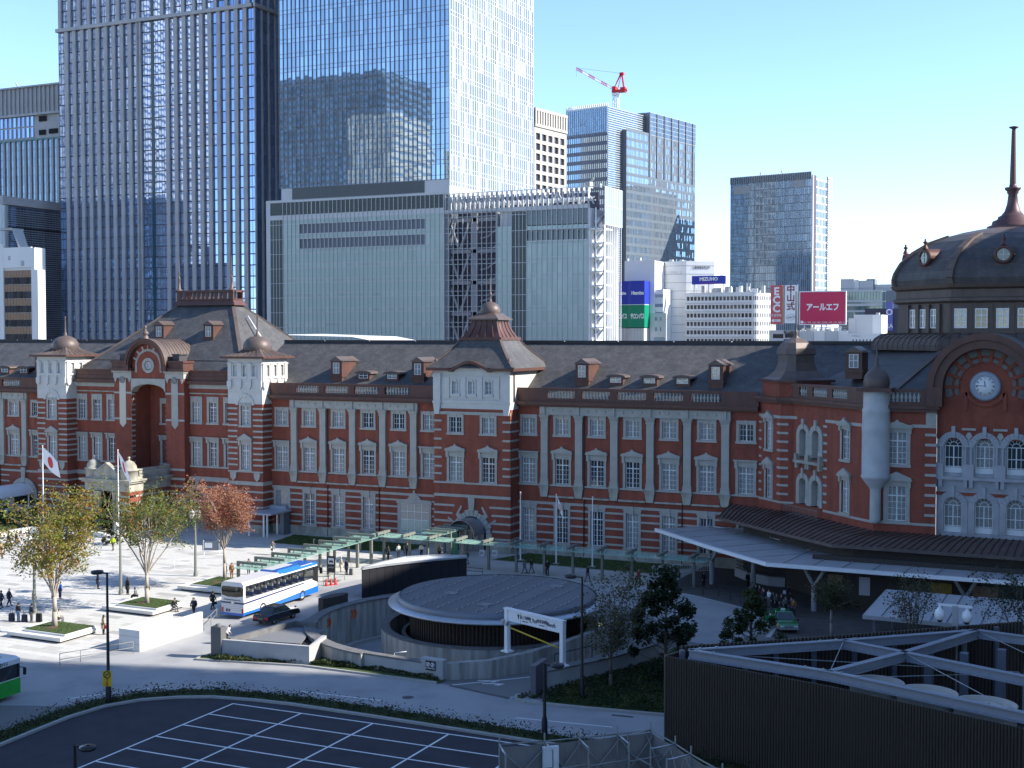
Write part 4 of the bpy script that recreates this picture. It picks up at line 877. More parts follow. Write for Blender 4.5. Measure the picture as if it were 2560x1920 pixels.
ck = FG.part('clock', MB().lathe([(.9, .3), (1.15, .36), (1.32, .3), (1.38, .1), (1.38, 0)], n=36), mat('blue grey clock rim', (.30, .34, .40), .6), 0, 0, 0); RX = Matrix.Rotation(pi / 2, 4, 'X')
ck.data.transform(Matrix.Translation((0, 0, 21.2)) @ RX)
MB().lathe([(0, .26), (.92, .26), (.92, .2)], n=36).obj('dial', M_wht, ck).data.transform(Matrix.Translation((0, 0, 21.2)) @ RX)
nm = MB()
for k in range(12):
    t = 2 * pi * k / 12; nm.bar((.66 * sin(t), -.275, 21.2 + .66 * cos(t)), (.82 * sin(t), -.275, 21.2 + .82 * cos(t)), .02, .07 if k % 3 else .12)
nm.bar((0, -.28, 21.2), (-.06, -.28, 21.68), .02, .07); nm.bar((.1, -.28, 21.19), (-.72, -.28, 21.27), .02, .05); nm.obj('clock_hands', M_ltr_k, ck)
FG.part('clock_garland', MB().lathe([(1.5, .0), (1.42, .22), (1.6, .25), (1.7, 0)], n=24, a0=pi * 1.05, a1=pi * 1.95).box(-2.0, -1.6, 0, .2, -.6, -.2) if False else MB().xprism([(-1.9, 18.9), (-1.5, 18.9), (-1.55, 20.6), (-1.85, 20.6)], -.2, 0).xprism([(1.5, 18.9), (1.9, 18.9), (1.85, 20.6), (1.55, 20.6)], -.2, 0).xprism([(1.6 * cos(pi * (1.1 + .8 * k / 12)), 21.2 + 1.6 * sin(pi * (1.1 + .8 * k / 12))) for k in range(13)] + [(1.9 * cos(pi * (1.9 - .8 * k / 12)), 21.2 + 1.9 * sin(pi * (1.9 - .8 * k / 12))) for k in range(13)], -.2, 0), M_brick)
# octagonal drum, dome, lower roof
OX, OY, OA, OW = -10.7, 152.0, 11.4, 4.95
def octo(a, w): return [(-w, -a), (w, -a), (a, -w), (a, w), (w, a), (-w, a), (-a, w), (-a, -w)]
def octo_ring(a, z, w=None): w = a * OW / OA if w is None else w; return [(OX - B0.x + x, OY - B0.y + y, z) for x, y in octo(a, w)]
def octo_stack(rings, closed_top=True, smooth=False):
    b = MB(); prev = None
    for a, z in rings:
        r = octo_ring(a, z)
        if prev: b.strip(prev, r, closed=True, smooth=smooth)
        prev = r
    if closed_top: b.add(prev, [tuple(range(8))])
    return b
M_drum = mat_ramp('dark brown drum copper', [(0.3, (0.085, 0.060, 0.050)), (0.7, (0.125, 0.092, 0.076))], .6, 1.5, 6, (1, 1, .3))
octo_stack([(OA, 25.5), (OA, 29.3)]).obj('drum', M_drum, ST)
octo_stack([(OA + .15, 29.3), (OA + .5, 29.5), (OA + .5, 29.8), (OA + .2, 29.9), (OA + .2, 30.7), (OA + .6, 30.9), (OA + .75, 31.25)], True).obj('drum_cornice', M_drum, ST)
M_dome = mat_brick('dome slate', (0.055, 0.050, 0.052), (0.075, 0.066, 0.064), (0.035, 0.03, 0.03), .34, .2, .6, .25)
dome_prof = [(OA + .35, 31.25), (OA + .5, 31.9), (OA + .3, 32.7), (OA - .3, 33.8), (OA - 1.5, 35.0), (OA - 3.2, 36.1), (OA - 5.0, 36.8)]
octo_stack(dome_prof).obj('dome', M_dome, ST)
octo_stack([(OA - 5.0, 36.81), (OA - 6.5, 37.25), (OA - 8.2, 37.6), (OA - 8.8, 37.7)]).obj('dome_crown', M_copper2, ST)
rbm = MB()
for k in range(8):
    P = [octo_ring(a + .04, z)[k] for a, z in dome_prof]; rbm = MB()
    for a, c in zip(P, P[1:]): rbm.bar(a, c, .75, .3)
    rbm.obj('dome_rib', M_drum, ST)
MB().lathe([(2.6, 37.6), (2.7, 37.9), (2.2, 38.1), (2.1, 38.5), (1.6, 38.7), (1.5, 39.0), (1.2, 39.15), (.85, 39.6), (.6, 40.4), (.48, 41.4), (.62, 41.6), (.6, 41.75), (.85, 42.0), (.85, 42.2), (.42, 42.25), (.36, 42.6), (.22, 48.4), (.2, 48.6), (.5, 48.75), (.5, 48.85), (0, 48.95)], n=16).obj('spire', mat('purple brown spire copper', (.10, .055, .06), .5, .2), ST, (OX - B0.x, OY - B0.y, 0))
OF = [Frame((OX + octo(OA, OW)[k][0], OY + octo(OA, OW)[k][1]), (OX + octo(OA, OW)[(k + 1) % 8][0], OY + octo(OA, OW)[(k + 1) % 8][1])) for k in (7, 0, 6)]
me_dw = MB().box(-.62, -.5, -.1, .0, 0, 2.05).box(.5, .62, -.1, .0, 0, 2.05).box(-.5, .5, -.1, 0, 0, .12).box(-.5, .5, -.1, 0, 1.93, 2.05).box(-.05, .05, -.09, 0, .1, 1.95).box(-.5, .5, -.085, 0, 1.3, 1.4).box(-.5, .5, -.08, 0, .65, .7).mesh('window', M_sash); me_dp = MB().box(-.5, .5, -.03, -.01, .1, 1.95).mesh('pane', M_pane)
for F in OF:
    n = 5 if F.rz == OF[0].rz and abs(F.rz) < .01 else 3; sp = 2.1 if n == 5 else 1.75
    if abs(F.rz) < .01: n = 5; sp = 2.05
    for k in range(n):
        u = F.L / 2 + (k - (n - 1) / 2) * sp
        o = F.inst('window', me_dw, u, 0, 26.65); link(me_dp, 'pane', o)
    for k in range(n + 1): F.part('drum_pilaster', MB().box(-.28 if n == 3 else -.1, .28 if n == 3 else .1, -.3 if n == 3 else -.08, 0, 25.9, 29.2), M_drum, F.L / 2 + (k - n / 2) * sp)
def dome_dormer(F, u, yv, z):
    o = F.part('dome_dormer', MB().lathe([(.62, .5), (.72, .62), (.95, .55), (1.0, .3), (1.0, -3.2)], n=20).box(-1.2, -1.0, -.1, .1, .2, .5) if False else MB().lathe([(.62, .5), (.72, .62), (.95, .55), (1.0, .3), (1.0, -3.2)], n=20), M_copper, u, yv, z)
    o.data.transform(RX)
    MB().lathe([(0, .45), (.66, .45)], n=20).obj('pane', M_wht if False else M_pane, o).data.transform(RX)
    MB().bar((0, -.5, -.62), (0, -.5, .62), .04, .05).bar((-.62, -.5, 0), (.62, -.5, 0), .05, .04).obj('sash', M_sash, o)
    MB().lathe([(.35, 1.0), (.2, 1.3), (.12, 1.5), (.3, 1.65), (.1, 1.85), (.14, 2.0), (0, 2.1)], (0, -.3, 0), 10).obj('finial', M_copper, o)
    MB().box(-1.2, 1.2, -.4, 1.2, -1.25, -.95).box(-1.22, -.98, -.5, 0, -.1, .1).box(.98, 1.22, -.5, 0, -.1, .1).obj('dormer_base', M_copper, o)
for F in OF: dome_dormer(F, F.L / 2, .35, 34.2)
# curled copper skirt under the drum and the slate slopes below it
octo_stack([(OA + 2.6, 24.3), (OA + 2.65, 24.9), (OA + 2.3, 25.5), (OA + 1.5, 25.95), (OA + .3, 26.1), (OA, 26.1)], False, False).obj('drum_skirt', M_drum, ST)
for F in OF:
    for k in range(-1, 13):
        skb = MB()
        u = k * .9; P = [(u, -2.66, 24.4), (u, -2.68, 24.95), (u, -2.34, 25.55), (u, -1.5, 26.0), (u, -.3, 26.15)]
        Pw = [F.at(*p) for p in P]
        for a, c in zip(Pw, Pw[1:]): skb.bar(a, c, .07, .09)
        skb.obj('skirt_seam', M_drum, ST)
low_o = [(-40.5, 139.4, 19.0), (-31.5, 138.2, 19.3), (-20.3, 126.6, 19.6), (-15.4, 126.3, 19.6), (-6.6, 126.3, 19.6), (-1.7, 126.6, 19.6), (9, 138, 19.6)]
hi_o = [(-23.6, 147.0, 24.4), (-23.6, 146.9, 24.4), (-16.0, 139.0, 24.6), (-15.8, 138.9, 24.6), (-5.6, 138.9, 24.6), (-5.4, 139, 24.6), (3.0, 147, 24.4)]
MB().strip([(x - B0.x, y - B0.y, z) for x, y, z in low_o], [(x - B0.x, y - B0.y, z) for x, y, z in hi_o]).obj('roof', M_slate, ST)
MB().bar((-20.3 - B0.x, 126.6 - B0.y, 19.65), (-16.0 - B0.x, 139.0 - B0.y, 24.7), .5, .22).bar((-1.7 - B0.x, 126.6 - B0.y, 19.65), (-5.4 - B0.x, 139.0 - B0.y, 24.7), .5, .22).obj('roof_hips', M_copper2, ST)
MB().prism([(x - B0.x, y - B0.y) for x, y in ((-33, 139), (-21, 127), (-1, 127), (12, 139), (12, 160), (-33, 160))], 18.4, 18.6).obj('roof_flat', M_slate, ST)
MB().prism([(x - B0.x, y - B0.y) for x, y in ((-21, 146), (-14, 139.5), (-7, 139.5), (0, 146), (0, 160), (-21, 160))], 18.6, 25.6).obj('drum_base', M_drum, ST)
dormer(-24.6, 139.2 - 4.5, 22.4, True)
# sweeping lower copper roof over the ground-floor entrance hall
up = [(-38.3, 138.2, 7.2), (-32.5, 135.0, 7.2), (-30.9, 134.9, 7.2), (-21.0, 125.0, 7.2), (-6, 125.0, 7.2), (4, 125.0, 7.2)]
lo_ = [(-38.9, 134.9, 6.1), (-34.2, 130.9, 6.1), (-32.8, 129.5, 6.1), (-24.2, 122.1, 6.1), (-6, 122.1, 6.1), (4, 122.1, 6.1)]
mid = [((a[0] + c[0]) / 2, (a[1] + c[1]) / 2, 6.85) for a, c in zip(up, lo_)]
rel = lambda L: [(x - B0.x, y - B0.y, z) for x, y, z in L]
sk = MB().strip(rel(lo_), rel(mid)).strip(rel(mid), rel(up)).strip(rel([(x, y, 5.8) for x, y, z in lo_]), rel(lo_))
sk.obj('entrance_roof', M_copper2, ST)
sm2 = MB()
def lerp3(A, t): 
    k = min(int(t), len(A) - 2); f = t - k; return tuple(A[k][i] + (A[k + 1][i] - A[k][i]) * f for i in range(3))
for seg, n in ((0, 9), (1, 3), (2, 14), (3, 26), (4, 12)):
    for k in range(n):
        t = seg + k / n; a, b_, c = (lerp3(rel(Z), t) for Z in (lo_, mid, up)); sm2.bar((a[0], a[1], a[2] + .04), (b_[0], b_[1], b_[2] + .04), .09, .1); sm2.bar((b_[0], b_[1], b_[2] + .04), (c[0], c[1], c[2] + .04), .09, .1)
sm2.obj('standing_seam', M_copper, ST)
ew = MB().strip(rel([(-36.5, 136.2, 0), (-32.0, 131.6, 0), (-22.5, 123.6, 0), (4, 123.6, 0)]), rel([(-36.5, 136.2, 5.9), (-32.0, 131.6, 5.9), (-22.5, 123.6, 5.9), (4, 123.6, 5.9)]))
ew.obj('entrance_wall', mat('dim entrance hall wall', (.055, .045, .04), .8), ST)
# ------------------------------------------------------------------ the city behind the station
G_blue = mat_glass('sky tinted office glass', (0.42, 0.52, 0.60), 0.02, 1.8, .18, .006, .12, metal=.75)  # base colour carries the blue of the sky it should mirror
G_deep = mat_glass('deep sky tinted tower glass', (0.27, 0.36, 0.55), 0.02, 1.8, .22, .008, .15, metal=.8)  # deep blue of the reflected sky put into the tint
G_grey = mat_glass('grey sky tinted tower glass', (0.22, 0.31, 0.40), 0.04, 1.8, .2, .008, .15, metal=.6)  # greyer tint, reflected sky blue painted in as well
G_blind = mat_glass('glass with white blinds', (0.15, 0.19, 0.25), 0.12, 1.6, .25, .0, .2, curtain=(.25, (0.34, .36, .38)))
G_pale = mat_ramp('pale green back-painted glass', [(0.3, (0.32, 0.42, 0.395)), (0.7, (0.42, 0.53, 0.50))], .22, .5, 4, (1, 1, .25), ior=1.6, island=.12)
G_dark = mat_glass('dark interior glass', (0.04, 0.035, 0.04), 0.06, 1.7, .5, .01, .3)
G_jb = mat_glass('slat tower blue glass', (0.20, 0.30, 0.42), 0.05, 1.8, .25, .004, .15, metal=.5)
M_fin = mat('silver curtain wall fin', (0.42, 0.44, 0.46), .4, .4, noise=.05)
M_fin2 = mat('dull steel mullion', (0.16, 0.18, 0.215), .45, .3, noise=.05)
M_finw = mat('white aluminium fin', (0.80, 0.81, 0.83), .4, noise=.03)
M_pier = mat_ramp('grey beige precast pier', [(0.3, (0.34, 0.335, 0.345)), (0.7, (0.42, 0.41, 0.42))], .8, .5, 4)
M_louv = mat('grey green louvre', (0.075, 0.09, 0.088), .6, noise=.08)
M_louv2 = mat('dull louvre slat', (0.14, 0.16, 0.16), .6)
M_truss = mat('grey truss steel', (.30, .30, .33), .6, noise=.08)
M_brown = mat('tan tile spandrel', (0.30, 0.185, 0.12), .7, noise=.08)
M_bld = mat_ramp('white rendered building', [(0.3, (0.66, 0.66, 0.65)), (0.7, (0.74, 0.74, 0.73))], .7, .1, 5)
M_bldg = mat_ramp('pale grey building panel', [(0.3, (0.46, 0.47, 0.48)), (0.7, (0.55, 0.56, 0.57))], .7, .1, 5)
M_roofg = mat('grey roof plant', (0.38, 0.39, 0.40), .7, noise=.15)
class Face:
    def __init__(s, T, x=0, y=0, rz=0.0): s.T = T; s.x = x; s.y = y; s.rz = rz
    def loc(s, u, v=0, z=0): c, d = cos(s.rz), sin(s.rz); return (s.x + u * c - v * d, s.y + u * d + v * c, z)
    def part(s, name, mb, m, u=0, v=0, z=0, parent=None, kind=None): return mb.obj(name, m, parent or s.T, s.loc(u, v, z), s.rz, kind=kind)
    def inst(s, name, me, u=0, v=0, z=0): return link(me, name, s.T, s.loc(u, v, z), s.rz)
def curtain(F, u0, u1, z0, z1, nx, nz, m, budget=0, vis=(0, 999), mul=None, tr=None, skip=None, tilt=.0007, gap=.04):
    """glass panes one by one; the `budget` largest in view are parts, the rest one joined mesh"""
    w, h = (u1 - u0) / nx, (z1 - z0) / nz; me = MB().quad((gap, 0, gap), (w - gap, 0, gap), (w - gap, 0, h - gap), (gap, 0, h - gap)).mesh('pane', m); rest = MB()
    cells = [(u0 + i * w, z0 + j * h) for j in range(nz) for i in range(nx)]
    if skip: cells = [c for c in cells if not skip(c[0] + w / 2, c[1] + h / 2)]
    inv = [c for c in cells if vis[0] <= c[1] + h / 2 <= vis[1]]; out = [c for c in cells if not vis[0] <= c[1] + h / 2 <= vis[1]]
    step = max(1, len(inv) / budget) if budget else 0; pick = set()
    if budget: pick = {int(k * step) for k in range(budget)}
    for k, (u, z) in enumerate(inv):
        if k in pick: link(me, 'pane', F.T, F.loc(u, 0, z), 0, rot=(RND.gauss(0, tilt), 0, F.rz + RND.gauss(0, tilt)))
        else: out.append((u, z))
    for u, z in out:
        a, c = RND.gauss(0, tilt) * w, RND.gauss(0, tilt) * h; rest.quad((u + gap, 0, z + gap), (u + w - gap, a, z + gap), (u + w - gap, a + c, z + h - gap), (u + gap, c, z + h - gap))
    if out: F.part('pane_field', rest, m, kind='stuff')
    F.part('backing', MB().quad((u0, .12, z0), (u1, .12, z0), (u1, .12, z1), (u0, .12, z1)), M_fin2)
    if mul:
        mm, mw, md, mn = mul; me2 = MB().box(-mw / 2, mw / 2, -md, .02, z0, z1).mesh('mullion', mm)
        for k in range(mn + 1): F.inst('mullion', me2, u0 + (u1 - u0) * k / mn)
    if tr:
        mt, th_, td, offs = tr; me3 = MB().box(u0, u1, -td, .02, -th_ / 2, th_ / 2).mesh('transom', mt)
        for j in range(nz + 1):
            for o in offs:
                if z0 <= z0 + j * h + o <= z1 + .01: F.inst('transom', me3, 0, 0, z0 + j * h + o)
def core(T, x0, x1, y0, y1, z1, m=None, name='core', z0=0): return MB().box(x0, x1, y0, y1, z0, z1).obj(name, m or M_fin2, T)

# slender glass tower above the store
T = thing('glass_tower', 'tall glass office tower with blue front and white finned sunny side above the pale store', 'tower', (-182, 255, 0))
core(T, .2, 45.8, .2, 45, 198)
F = Face(T, 0, 0, 0); curtain(F, 0, 46, 60.9, 198, 39, 40, G_blue, 290, (60, 108), (M_fin2, .13, .22, 39), (mat('mauve grey spandrel line', (.30, .29, .34), .5), .10, .06, (0, .95)), tilt=.0008)
F2 = Face(T, 46, 0, pi / 2); curtain(F2, 0, 45.2, 59.5, 198, 38, 40, G_blind, 0, (0, 1), (M_finw, .17, .14, 38), (M_finw, .07, .04, (0, .95)), tilt=.001)
F.part('plant_louvre', MB().box(3.5, 39.6, -.05, .2, 57.9, 60.8), M_louv); F.part('white_panel', MB().box(.4, 3.5, -.04, .2, 57.6, 60.8).box(39.6, 46, -.04, .2, 57.6, 60.8), M_bldg)
for k in range(15): F.part('louvre_slat', MB().box(3.5, 39.6, -.12, -.04, -.03, .03), M_fin2, 0, 0, 58.0 + k * .2)
F2.part('plant_deck', MB().box(.2, 45, .0, .1, 57.6, 59.4), M_bldg)
# the store: podium of pale glass
T = thing('department_store', 'long pale green glass store block with louvres and an open stair at its right end', 'store', (-186.1, 255, 0)); PXo = 186.1
core(T, .3, 48.3, .3, 30, 57.5, M_bldg); core(T, 62.4, 83.4, .5, 10, 53, M_bldg)
F = Face(T); X = lambda x: x + PXo
rows = 11; 
def sk(u, z):
    x = u - PXo
    if -176.3 < x < -142.5 and (50.05 < z < 52.3 or 46.3 < z < 48.7): return True
    return False
# panels in rows of a tall and a short pane
def panels(x0, x1, n, z_top, budget, strips=()):
    w = (x1 - x0) / n; big = MB().quad((.04, 0, .04), (w - .04, 0, .04), (w - .04, 0, 2.46), (.04, 0, 2.46)).mesh('panel', G_pale); small = MB().quad((.04, 0, .04), (w - .04, 0, .04), (w - .04, 0, .96), (.04, 0, .96)).mesh('panel', G_pale); cnt = 0; rest = MB()
    z = 21.8; k = 0
    while z < z_top - .2:
        hgt, me = ((2.5, big) if k % 2 == 0 else (1.0, small))
        for i in range(n):
            u = X(x0) + i * w
            if any(a < x0 + (i + .5) * w < b_ and c < z + hgt / 2 < d for a, b_, c, d in strips): continue
            if cnt < budget and k % 2 == 0: F.inst('panel', me, u, 0, z); cnt += 1
            else: rest.quad((u + .04, 0, z + .04), (u + w - .04, 0, z + .04), (u + w - .04, 0, z + hgt - .04), (u + .04, 0, z + hgt - .04))
        for zz in (z,): F.part('transom', MB().box(0, x1 - x0, -.12, .01, -.1, .1), M_fin, X(x0), 0, zz)
        z += hgt; k += 1
    F.part('panel_field', rest, G_pale, kind='stuff')
    me2 = MB().box(-.06, .06, -.2, .02, 21, 57.6 if x0 < -140 else 57.4).mesh('mullion', M_fin)
    for i in range(n + 1): F.inst('mullion', me2, X(x0) + i * w)
ST1 = [(-176.3, -142.5, 49.9, 52.3), (-176.3, -142.5, 46.1, 48.75)]
panels(-181.2, -137.5, 37, 53.6, 250, ST1); panels(-124.2, -120.6, 3, 49.6, 24); panels(-117.0, -102.5, 12, 49.3, 26, [(-117, -102.5, 45.9, 48.7)])
for a, b_, c, d in ST1 + [(-116.9, -102.5, 45.9, 48.6)]:
    F.part('window_strip', MB().box(X(a), X(b_), .25, .3, c, d), G_dark); F.part('strip_soffit', MB().box(X(a), X(b_), 0, .3, d - .06, d).box(X(a), X(b_), 0, .3, c, c + .06), M_bldg)
    if a < -140:
        for k in range(7): F.part('brace', MB().bar((X(a) + 2 + k * 4.9, .2, c), (X(a) + .8 + k * 4.9, .2, d), .1, .35), M_fin2)
for x0, x1, z0, z1 in ((-184.9, -137.6, 54.5, 57.4), (-184.9, -181.4, 24.2, 53.4), (-120.5, -117.1, 24.2, 52.8)):
    F.part('louvre_panel', MB().box(X(x0), X(x1), -.02, .2, z0, z1), M_louv)
    n = int((z1 - z0) / .3)
    if z1 - z0 < 4:
        for k in range(n): F.part('louvre_slat', MB().box(X(x0), X(x1), -.1, -.02, -.03, .03), M_louv2, 0, 0, z0 + .15 + k * .3)
    else:
        s_ = MB()
        for k in range(n): s_.box(X(x0), X(x1), -.1, -.02, z0 + .1 + k * .3, z0 + .17 + k * .3)
        F.part('louvre_slats', s_, M_louv2, kind='stuff')
    for k in range(3 if x1 - x0 < 5 else 1): F.part('mullion', MB().box(-.06, .06, -.14, 0, z0, z1), M_fin, X(x0) + (x1 - x0) * (k + 1) / 4)
for z in [24.2 + 3.5 * k for k in range(9)]:
    for x0, x1 in ((-184.9, -181.4), (-120.5, -117.1)): F.part('transom', MB().box(0, x1 - x0, -.16, 0, -.06, .06), M_fin, X(x0), 0, z)
F.part('edge_panel', MB().box(0, 1.2, -.05, .3, 24, 58), M_bldg); F.part('coping', MB().box(0, 48.6, -.1, .4, 57.5, 58.1), M_bldg); F.part('band', MB().box(1.2, 48.6, -.04, .3, 53.4, 54.5), M_bldg)
# glazed stair hall with trusses behind glass
F.part('hall_back', MB().box(X(-137.4), X(-102.5), 6, 6.2, 24, 57), mat('dark hall interior', (.10, .10, .135), .7))
F.part('hall_side', MB().box(X(-137.5), X(-137.3), 0, 6, 24, 57).box(X(-124.4), X(-124.2), .4, 6, 24, 53), M_bldg)
me2 = MB().box(-.05, .05, -.3, .0, 24, 57.5).mesh('mullion', M_fin)
for k in range(12): F.inst('mullion', me2, X(-137.4) + k * 13.1 / 11)
for k in range(10): F.part('transom', MB().box(X(-137.4), X(-124.3), -.05, .0, -.06, .06).box(X(-137.4), X(-124.3), -.05, 0, .95, 1.05), M_fin, 0, 0, 24.2 + 3.5 * k)
for z in (30.8, 37.8, 44.8, 51.8): F.part('truss_beam', MB().box(X(-137), X(-124.5), 1.0, 1.5, z - .6, z + .2), M_truss)
F.part('truss_column', MB().box(X(-131.2), X(-129.8), 1, 1.8, 24, 55).box(X(-125), X(-124.4), 1, 1.5, 24, 53), M_truss)
for z in (23.8, 30.8, 37.8, 44.8):
    F.part('brace', MB().bar((X(-136.6), 1.2, z + 6.2), (X(-134.2), 1.2, z + .2), .4, .45).bar((X(-131.6), 1.2, z + 6.2), (X(-134.0), 1.2, z + .2), .4, .45), M_truss)
for k in range(7):
    z = 26.5 + 3.5 * k; st = MB()
    st.bar((X(-129.4), 2.2, z), (X(-127.6), 2.2, z + .3), .3, .3).bar((X(-127.6), 2.2, z + .3), (X(-125.4), 2.2, z + 1.9), .3, .3); F.part('stair_flight', st, M_truss)
# roof frame over hall and right part
F.part('roof_beam', MB().box(X(-137.4), X(-102.3), -.05, .4, 53.0, 53.9), M_bldg)
for k in range(30): F.part('roof_fin', MB().box(-.07, .07, -.3, .5, 53.9, 57.3).box(-.12, .12, -.35, .8, 56.3, 57.4), M_bldg, X(-137.0) + k * 1.19)
for k in range(10): F.part('brace', MB().bar((X(-136) + k * 3.4, 2, 54), (X(-134.4) + k * 3.4, 2, 57), .3, .3).bar((X(-134.4) + k * 3.4, 2, 57), (X(-132.6) + k * 3.4, 2, 54), .3, .3), M_bldg)
for k in range(6): F.part('roof_pipe', MB().bar((X(-136), 3 + k * .8, 55 + .3 * (k % 3)), (X(-103), 3 + k * .8, 55.2 + .3 * (k % 3)), .2, .2), M_finw)
F.part('roof_rail', MB().box(X(-137.4), X(-99), -.2, -.1, 57.4, 57.55), M_fin)
F.part('roof_plant', MB().box(X(-104), X(-103), 2, 4, 57.5, 58.8).bar((X(-104), 3, 58), (X(-102.5), 3, 59.6), .4, .4).box(X(-101.5), X(-100.6), 2, 3, 57.5, 58.3), M_roofg)
for k in range(12): F.part('roof_glass', MB().quad((.04, 0, 49.6), (1.15, 0, 49.6), (1.15, 0, 52.9), (.04, 0, 52.9)), G_dark, X(-116.9) + k * 1.2)
# open stair at the right end
for z in [24.5 + 3.0 * k for k in range(9)]:
    F.part('stair_deck', MB().box(X(-102.4), X(-98.9), 0, 5, -.12, .12), M_finw, 0, 0, z); F.part('stair_flight', MB().bar((X(-101.4) , 1.0, z + .1), (X(-99.2), 1.0, z + 2.9), .9, .14).bar((X(-101.4), .5, z + 1.0), (X(-99.2), .5, z + 3.8), .05, .06), M_fin2)
    F.part('stair_shell', MB().lathe([(0, 0), (.8, .4), (1.0, 1.2), (.8, 2.0), (0, 2.4)], (X(-101.2), 2.8, z + .3), 10), M_finw)
F.part('stair_post', MB().box(X(-102.5), X(-102.2), 0, .4, 24, 53).box(X(-99.1), X(-98.8), 0, .3, 24, 49.4).box(X(-100.9), X(-100.7), 0, .2, 24, 53), M_finw)
F.part('stair_wall', MB().box(X(-102.4), X(-102.0), .5, 10, 24, 53).box(X(-102.4), X(-99.5), 9.5, 10, 24, 53), M_bld)
F3 = Face(T, X(-98.8), 0, pi / 2); curtain(F3, 0, 10.5, 49.4, 57.4, 10, 2, mat_glass('pale sunlit glass', (.30, .40, .46), .1, 1.8, .1, 0), 20, (0, 99), (M_finw, .1, .12, 10), (M_finw, .1, .1, (0,)))
for k in range(8): F3.part('stair_mast', MB().box(-.06, .06, -.05, .05, 24, 49.4), M_finw, .6 + k * 1.35)

# tower with stone piers on the left
T = thing('piered_tower', 'very tall blue glass tower striped with grey stone piers left of the glass tower', 'tower', (-258.7, 262, 0))
core(T, .3, 64, .5, 40, 198)
F = Face(T); ms = (M_fin2, .07, .05, 72)
curtain(F, 0, 64.3, 24, 198, 72, 63, G_deep, 290, (60, 106), ms, (mat('blue black transom', (.03, .035, .07), .5), .28, .04, (0,)), tilt=.0008)
pm1 = MB().box(-.58, .58, -.5, .02, 22, 107).mesh('pier', M_pier); pm2 = MB().box(-.5, .5, -.5, .02, 107.8, 198).mesh('pier', M_pier)
for k in range(11):
    F.inst('pier', pm1, 3.1 + k * 2.72 if k < 10 else 28.0)
for k in range(10): F.inst('pier', pm1, 37.2 + k * 2.72 - (0.0 if k < 9 else 0))
for k in range(9): F.inst('pier', pm2, .9 + k * 3.35); 
for k in range(9): F.inst('pier', pm2, 35.6 + k * 3.4)
F.part('belt_course', MB().box(-.3, 64.6, -.9, .1, 106.9, 107.8), M_pier)
F.part('glass_slot', MB().box(31.6, 32.6, -.1, .05, 24, 198), mat('teal slot glass', (.01, .06, .09), .1))
F4 = Face(T, 64.3, 0, pi / 2); curtain(F4, 0, 40, 24, 198, 36, 63, G_deep, 0, (0, 1), (M_pier, .5, .35, 14), (M_fin2, .1, .05, (0,)))
F4.part('belt_course', MB().box(-.9, 40, -.9, .1, 106.9, 107.8), M_pier); F4.part('corner_glass', MB().box(0, 2.2, -.05, .02, 24, 106.9), G_deep)

# far left: stone crowned tower, louvred block, white block with tan bands
T = thing('crowned_tower', 'grey stone tower with a ribbed blank crown at the far left behind the piered tower', 'tower', (-340, 300, 0))
core(T, 0, 50, .2, 40, 94.5, M_pier); F = Face(T)
F.part('crown', MB().box(0, 50, -.2, 30, 94.5, 103.2), M_pier)
for k in range(28): F.part('crown_rib', MB().box(-.12, .12, -.7, -.2, 94.8, 103.0), M_pier, .5 + k * 1.8)
F.part('cornice', MB().box(0, 50, -.9, .1, 94.2, 94.9).box(0, 50, -.9, 0, 103.0, 103.5), M_pier)
curtain(F, 0, 50, 40, 86.6, 44, 17, G_grey, 60, (70, 87), (M_pier, .9, .4, 22), (M_fin2, .14, .06, (0,)))
F.part('green_band', MB().box(0, 50, -.5, 0, 86.5, 87.0), mat('teal spandrel', (.05, .17, .17), .4))
for k in range(18):
    for j in range(2): F.part('window', MB().box(-.45, .45, -.05, .1, 0, 3.0), G_deep, 1 + k * 1.85, -.0, 87.6 + j * 3.5)
F.part('parapet_slot', MB().box(35.2, 38.4, -.06, 0, 92.2, 93.9).box(35.2, 38, -.06, 0, 88, 89.6).box(39.3, 43, -.06, 0, 88.2, 89.7), M_dark)
F.part('window_mast', MB().bar((23, 5, 103), (20.5, 5, 106.2), .3, .3), M_roofg)
T = thing('louvred_block', 'dark glass block behind thin horizontal louvres at the far left', 'office block', (-267, 250, 0), pi / 2); core(T, 0, 20.4, .2, 20, 61.3, M_fin2)
F = Face(T, 0, 0, 0); curtain(F, 1.6, 20.4, 24, 60, 18, 20, mat_glass('slate office glass', (.10, .13, .19), .06, 1.7, .35, .006, .15, metal=.5), 120, (30, 62), (M_fin2, .08, .1, 9), None)
for k in range(60): F.part('louvre', MB().box(1.4, 20.5, -.3, -.2, -.06, .06), M_fin, 0, 0, 25 + k * .58)
F.part('coping', MB().box(-.6, 20.5, -.5, 2, 60.4, 62.6), M_pier); F.part('dark_line', MB().box(1.4, 20.5, -.34, -.2, 54.2, 54.7), M_dark)
F.part('rounded_end', MB().lathe([(2.0, 24), (2.0, 62)], (0.9, 1.8, 0), 16), M_fin)
T = thing('tan_banded_block', 'white block with tan spandrel bands at the lower left skyline', 'office block', (-250, 225, 0)); core(T, 0, 19.6, .15, 3.2, 46.4, M_bld); core(T, 19.6, 20.7, .1, 2, 41.2, M_bld)
F = Face(T); F.part('white_frame', MB().box(8.6, 9.6, -.3, .2, 22, 47.5).box(18.6, 20.7, -.3, .2, 22, 41.2).box(9.6, 18.6, -.25, .2, 41.8, 46.6).box(18.6, 19.7, -.25, .2, 41.2, 46.4), M_bld)
